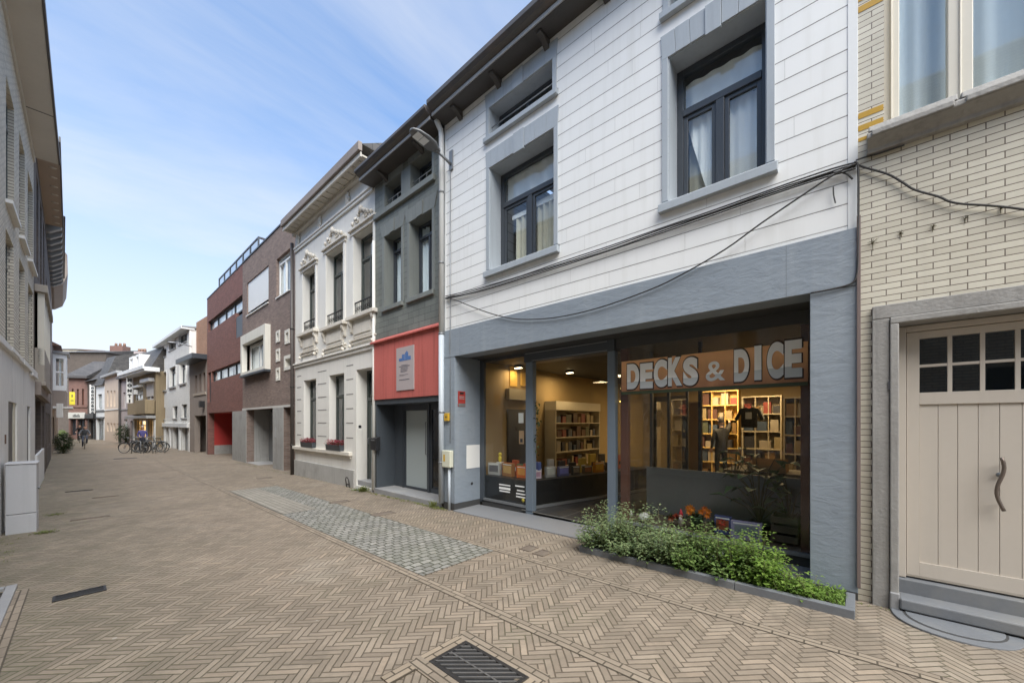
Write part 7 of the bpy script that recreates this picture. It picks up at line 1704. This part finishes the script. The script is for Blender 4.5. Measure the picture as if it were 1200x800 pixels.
y0_, z1_ = sidey(594, 479); y1_ = sidey(619, 455)[0]; part('dark_opening', M['black'], SH.e, [(xw, xw + .01, y0_, y1_, fz, z1_)])
x_, z_ = SH.S(610.5, gp + .03), SH.Z(610, 495.5, gp + .03)
e = put('window_notice', 'white paper notice stuck inside the front display glass near the porch post', 'notice', x_, gp + .03, z_); part('sheet', M['paper'], e, [(-.06, .06, 0, .004, 0, .19)]); 
e = put('window_notice', 'small tan poster stuck inside the display glass under the white notice', 'poster', SH.S(611, gp + .03), gp + .03, SH.Z(611, 520, gp + .03)); part('sheet', plain('tan_paper', (.42, .27, .15), .7, .2, 20, 0), e, [(-.06, .06, 0, .004, 0, .25)]); part('print', M['black'], e, [(-.03, .03, -.002, 0, .03, .1)])
# twig garland with leaves round the post
m = MB(); rn2 = random.Random(9)
for k in range(60):
    p = Vector((P1[1] + .02 + rn2.gauss(0, .03), gp - .0 + rn2.uniform(0, .1), SH.Z(622, 470 + k * 1.1, gp))); m.leaf(p, Vector((rn2.uniform(-1, 1), rn2.uniform(-1, 1), rn2.uniform(-1, 1))), Vector((0, 0, 1)), .07, .04)
o = m.build('garland', M['leafd']); tag(o, 'dark leafy garland hanging beside the porch corner post', 'garland')
for v_ in o.data.vertices: v_.co = TO @ v_.co
# right display: crate, game, flowers, gnome-like figurine, plants
def P2w(u, v, off): x, z = SH.P(u, v, off); return x, z
yb_ = gp + .34
x0, z1_ = P2w(903, 602, yb_); x1, _ = P2w(936, 602, yb_); zb_f = Zs
e = put('wooden_crate', 'dark slatted wooden crate at the right end of the window display', 'crate', (x0 + x1) / 2, yb_ + .15, zb_f); hw_ = (x1 - x0) / 2; H = z1_ - zb_f
m = MB()
for i in range(3): z0_ = H * i / 3 + .01; m.box(-hw_, hw_, -.15, -.135, z0_, z0_ + H / 3 - .03); m.box(-hw_, hw_, .135, .15, z0_, z0_ + H / 3 - .03); m.box(-hw_, -hw_ + .015, -.134, .134, z0_, z0_ + H / 3 - .03); m.box(hw_ - .015, hw_, -.134, .134, z0_, z0_ + H / 3 - .03)
m.build('slats', M['oldwood'], e, .003); part('corner_posts', M['oldwood'], e, [(sx * hw_ - .02 * sx - .012, sx * hw_ - .02 * sx + .012, sy * .12 - .012, sy * .12 + .012, 0, H) for sx in (-1, 1) for sy in (-1, 1)])
x0, _ = P2w(857, 630, gp + .2); x1, _ = P2w(893, 630, gp + .2)
game_box('game_box', 'white and purple boxed game standing in the window beside the crate', (x0 + x1) / 2, gp + .2, Zs, x1 - x0, P2w(875, 611, gp + .2)[1] - Zs, .07, (.30, .28, .45), (.20, .24, .26), .12)
game_box('game_box', 'dark blue boxed game just left of the white and purple one', x0 - .12, gp + .3, Zs, .2, .24, .07, (.08, .10, .25), (.3, .1, .05), 0)
def flowers(name, label, u, v, off, mat, n, r, pot=None, seed=1):
    x, z = P2w(u, v, off); e = put(name, label, 'flowers', x, off, Zs); H = z - Zs; rn_ = random.Random(seed)
    m = MB(); st = MB()
    for k in range(n):
        p = Vector((rn_.gauss(0, r), rn_.gauss(0, r * .5), H + rn_.uniform(-r, r) * .8)); st.tube([(0, 0, .1), p * .6, p], .003, 4)
        for q in range(7): a = q * 2 * PI / 7; m.leaf(p, Vector((math.cos(a), -.5, math.sin(a))), Vector((0, -1, 0)), .055, .028)
    m.build('petals', mat, e); st.build('stems', M['stem'], e)
    l = MB()
    for k in range(40): l.leaf(Vector((rn_.gauss(0, .05), rn_.gauss(0, .04), rn_.uniform(.1, H * .8))), Vector((rn_.uniform(-1, 1), rn_.uniform(-1, 1), rn_.uniform(0, 1))), Vector((0, 0, 1)), .09, .04)
    l.build('leaves', M['leafd'], e)
    if pot: MB().lathe((0, 0, 0), [(.06, 0), (.085, .16), (.09, .17), (.08, .17)], 14).build('pot', pot, e)
orange = leafm('orange_petal', (.85, .30, .02), (.75, .18, .02), .3); redp = leafm('red_petal', (.75, .08, .05), (.65, .15, .08), .3)
potg = plain('green_pot', (.05, .10, .05), .4, .1, 9, 0)
flowers('orange_lilies', 'orange lilies in a green pot in the middle of the window display', 815, 597, gp + .30, orange, 9, .07, potg, 2)
flowers('orange_posy', 'small bunch of red-orange flowers left of the lilies', 791, 605, gp + .3, redp, 5, .04, None, 3)
flowers('orange_posy', 'low orange flowers between the lilies and the boxed games', 838, 612, gp + .3, redp, 6, .06, None, 4)
x, z = P2w(798, 600, gp + .25); e = put('garden_gnome', 'small garden figurine with a red cap beside the orange lilies', 'figurine', x, gp + .25, Zs)
H = z - Zs + .05; k = H / .42
MB().ball((0, 0, .12 * k), .07 * k, .06 * k, .12 * k, 12, 8).build('body', plain('gnome_coat', (.30, .26, .22), .5, .1, 9, 0), e); MB().ball((0, -.01, .26 * k), .05 * k, .05 * k, .05 * k, 12, 8).build('head', M['skin'], e)
MB().lathe((0, 0, .28 * k), [(.055 * k, 0), (.03 * k, .07 * k), (.004, .14 * k)], 12).build('cap', plain('cap_red', (.6, .04, .06), .5, .05, 9, 0), e); MB().ball((0, -.04 * k, .21 * k), .035 * k, .025 * k, .05 * k, 10, 6).build('beard', M['white'], e)
for i, (u, v, r, lb) in enumerate(((735, 596, .10, 'white stone at the left end of the window display'), (755, 600, .09, 'smaller white stone beside the first in the window display'))):
    x, z = P2w(u, v, gp + .2); m = MB(); m.ball((0, 0, (z - Zs) / 2), r, .08, (z - Zs) / 2, 10, 8); e = m.build('white_stone', M['lightpanel'], loc=tuple(TO @ Vector((x, gp + .2, Zs)))); tag(e, lb, 'stone')
# big leaved house plants
def houseplant(label, u, v, off, H, R_, n, seed, big=.2):
    x, z = P2w(u, v, off); e = put('house_plant', label, 'house plant', x, off, fz); rn_ = random.Random(seed)
    MB().lathe((0, 0, 0), [(.10, 0), (.14, .24), (.15, .26), (.13, .26)], 14).build('pot', M['black'], e)
    st = MB(); lf = MB()
    for k in range(n):
        a = rn_.uniform(0, 2 * PI); p = Vector((R_ * rn_.random() ** .5 * math.cos(a), R_ * .6 * rn_.random() ** .5 * math.sin(a), H * rn_.uniform(.45, 1))); st.tube([(0, 0, .25), Vector((p.x * .4, p.y * .4, p.z * .8)), p], .006, 4)
        d = Vector((math.cos(a), math.sin(a), rn_.uniform(-.5, .3))); lf.leaf(p, d, Vector((0, 0, 1)), big * rn_.uniform(.7, 1.2), big * .75)
    st.build('stems', M['stem'], e); lf.build('leaves', M['leafd'] if seed % 2 else leafm('monstera_leaf', (.05, .11, .045), (.10, .18, .08), .1), e)
houseplant('large leaved house plant behind the window display, left of the crate', 890, 560, 1.35, 1.15, .42, 26, 2, .22)
houseplant('spreading house plant at the right end behind the window display', 925, 560, 1.3, .95, .3, 16, 3, .2)
houseplant('small house plant beside the mullion in the window', 860, 540, 2.6, 1.2, .3, 14, 4, .2)
# person reaching to the shelf
REACH = dict(STAND); REACH.update(shR=(-.18, .0, 1.42), elR=(-.30, -.12, 1.52), wristR=(-.40, -.30, 1.62), handR=(-.44, -.36, 1.66), elL=(.24, .03, 1.14), wristL=(.23, -.06, .93), handL=(.23, -.08, .86))
def wpt(u, dist): r = ray(u, 494); return Vector((r[0] * dist, r[1] * dist, 0))
pp = wpt(845, 10.6)
person('person', 'person in black seen from behind reaching up to the lit shelves inside the shop', REACH, bones(), RAD, (0, -.02, 1.68), .1, [M['skin'], M['blackcloth'], M['blackcloth'], M['shoe']], 'hair_dark', loc=(pp.x, pp.y, .0 + SH.z0 + fz - .02), rz=PI + pic)
# tall shelf units along the back, lit
e_back = 8.6
def backunit(name, label, uA, uB, dist, z1, nsh, cols, mat, rot=0):
    """unit standing across the view at a distance; runs parallel to the street"""
    off = dist; xA, xB = SH.S(uA, off), SH.S(uB, off); e = put(name, label, 'shelf unit', (xA + xB) / 2, off, fz); L = abs(xB - xA) / 2
    part('side_panel', mat, e, [(-L, -L + .03, -.3, 0, 0, z1)]); part('side_panel', mat, e, [(L - .03, L, -.3, 0, 0, z1)]); part('back_panel', mat, e, [(-L + .03, L - .03, -.012, 0, 0, z1)])
    for i in range(nsh + 1): zz = (z1 - .03) * i / nsh; part('shelf', mat, e, [(-L + .03, L - .03, -.29, -.013, zz, zz + .03)])
    for i in range(1, cols): x = -L + 2 * L * i / cols; part('divider', mat, e, [(x, x + .02, -.285, -.013, .031, z1 - .031)])
    for i in range(nsh): fill(off - .24, (xA + xB) / 2 - L + .05, (xA + xB) / 2 + L - .05, fz + (z1 - .03) * i / nsh + .032, z1 / nsh - .05, 'boxed game on the lit shelves at the back of the shop', 'games on the back shelves', 'x', .18)
yel_sh = plain('yellow_shelf', (.62, .42, .14), .6, .06, 5, 0)
backunit('tall_shelf', 'tall yellow lit shelf unit behind the person in black', 822, 868, 8.0, 2.55, 6, 3, yel_sh)
backunit('tall_shelf', 'wide pale shelf unit right of the hanging shirt at the back', 872, 918, 7.2, 2.3, 5, 3, pale)
backunit('tall_shelf', 'narrow pale shelf unit at the far right of the shop window view', 920, 946, 6.4, 2.2, 5, 2, pale)
# hanging shirt
x, z = SH.P(878, 478, 4.8); e = put('hanging_shirt', 'black printed shirt with white sleeve stripes hanging in the shop', 'shirt', x, 4.8, z - .62)
e.scale = (.66, .66, .66); e.location.z += .2
m = MB(); m.prism_y([(-.22, 0), (.22, 0), (.23, .48), (.34, .22), (.42, .28), (.26, .62), (.08, .66), (0, .62), (-.08, .66), (-.26, .62), (-.42, .28), (-.34, .22), (-.23, .48)], -.05, .05); m.build('cloth', M['blackcloth'], e, .015)
part('print', M['fascia'], e, [(-.10, .08, -.056, -.051, .28, .5)]); m = MB(); m.prism_y([(.30, .60), (.34, .57), (.44, .30), (.41, .27)], -.056, -.050); m.build('stripe', M['white'], e)
MB().tube([(-.2, 0, .66), (0, 0, .74), (.2, 0, .66)], .008, 5).build('hanger', M['grey_metal'], e)
e = put('game_table', 'low dark gaming table inside behind the window plants', 'table', SH.S(905, 3.4), 3.4, fz); part('tabletop', M['oldwood'], e, [(-.7, .7, -.4, .4, .72, .76)])
for sx in (-.62, .62):
    for sy in (-.33, .33): part('leg', M['oldwood'], e, [(sx - .03, sx + .03, sy - .03, sy + .03, 0, .718)])
e = put('cardboard_tray', 'open tan cardboard tray on the gaming table', 'tray', SH.S(900, 3.3), 3.3, fz + .762)
m = MB(); m.box(-.28, .28, -.2, .2, 0, .01); m.box(-.28, -.27, -.2, .2, .01, .16); m.box(.27, .28, -.2, .2, .01, .16); m.box(-.27, .27, .19, .2, .01, .2); m.box(-.27, .27, -.2, -.19, .01, .12); m.build('tray_body', plain('cardboard', (.45, .33, .19), .8, .1, 5, 0), e)
part('folded_sheet', M['paper'], SH.e, []) if False else None
# ceiling lamps that light the shop
def spot(x, y, P_, size=.35, col=(1, .72, .38), lab=''):
    e = put('ceiling_lamp', lab, 'lamp', x, y, zb0 - .06); part('housing', M['black'], e, [(-.09, .09, -.05, .05, .0, .058)], .004)
    MB().box(-.08, .08, -.04, .04, -.008, -.001).build('bulb', emis('warm_bulb', (1, .75, .42), 9), e)
    ld = bpy.data.lights.new('lamp_light', 'AREA'); lo_ = bpy.data.objects.new('lamp_light', ld); COL.objects.link(lo_); ld.energy = P_; ld.size = size; ld.color = col; lo_.location = (0, 0, -.03); lo_.parent = e
spot(SH.S(845, 7.0), 6.9, 42, .4, lab='warm ceiling lamp nearest the yellow shelves at the back')
spot(SH.S(895, 6.2), 6.2, 20, .4, lab='warm ceiling lamp over the pale shelves at the back right')
spot(SH.S(925, 4.4), 4.4, 7, .4, lab='warm ceiling lamp over the gaming table')
spot(SH.S(640, 2.5) + .2, 3.2, 7, .3, lab='warm ceiling lamp over the porch side shelves')
spot(SH.S(600, 1.6) + .1, 1.7, 2.5, .3, lab='warm ceiling lamp over the front left display')
# fairy lights beside the right post
m = MB(); rn2 = random.Random(5)
e = put('fairy_lights', 'string of tiny yellow lights hanging beside the right porch post', 'string lights', SH.S(725, gp + .05), gp + .05, SH.Z(725, 470, gp))
for k in range(5): m.ball((rn2.uniform(-.03, .04), rn2.uniform(-.01, .03), k * .10), .005, .005, .005, 6, 4)
m.build('bulbs', emis('fairy_bulb', (1, .8, .2), 6), e); MB().tube([(.02 * math.sin(k), .01, k * .06) for k in range(11)], .002, 4).build('wire', M['cable'], e)
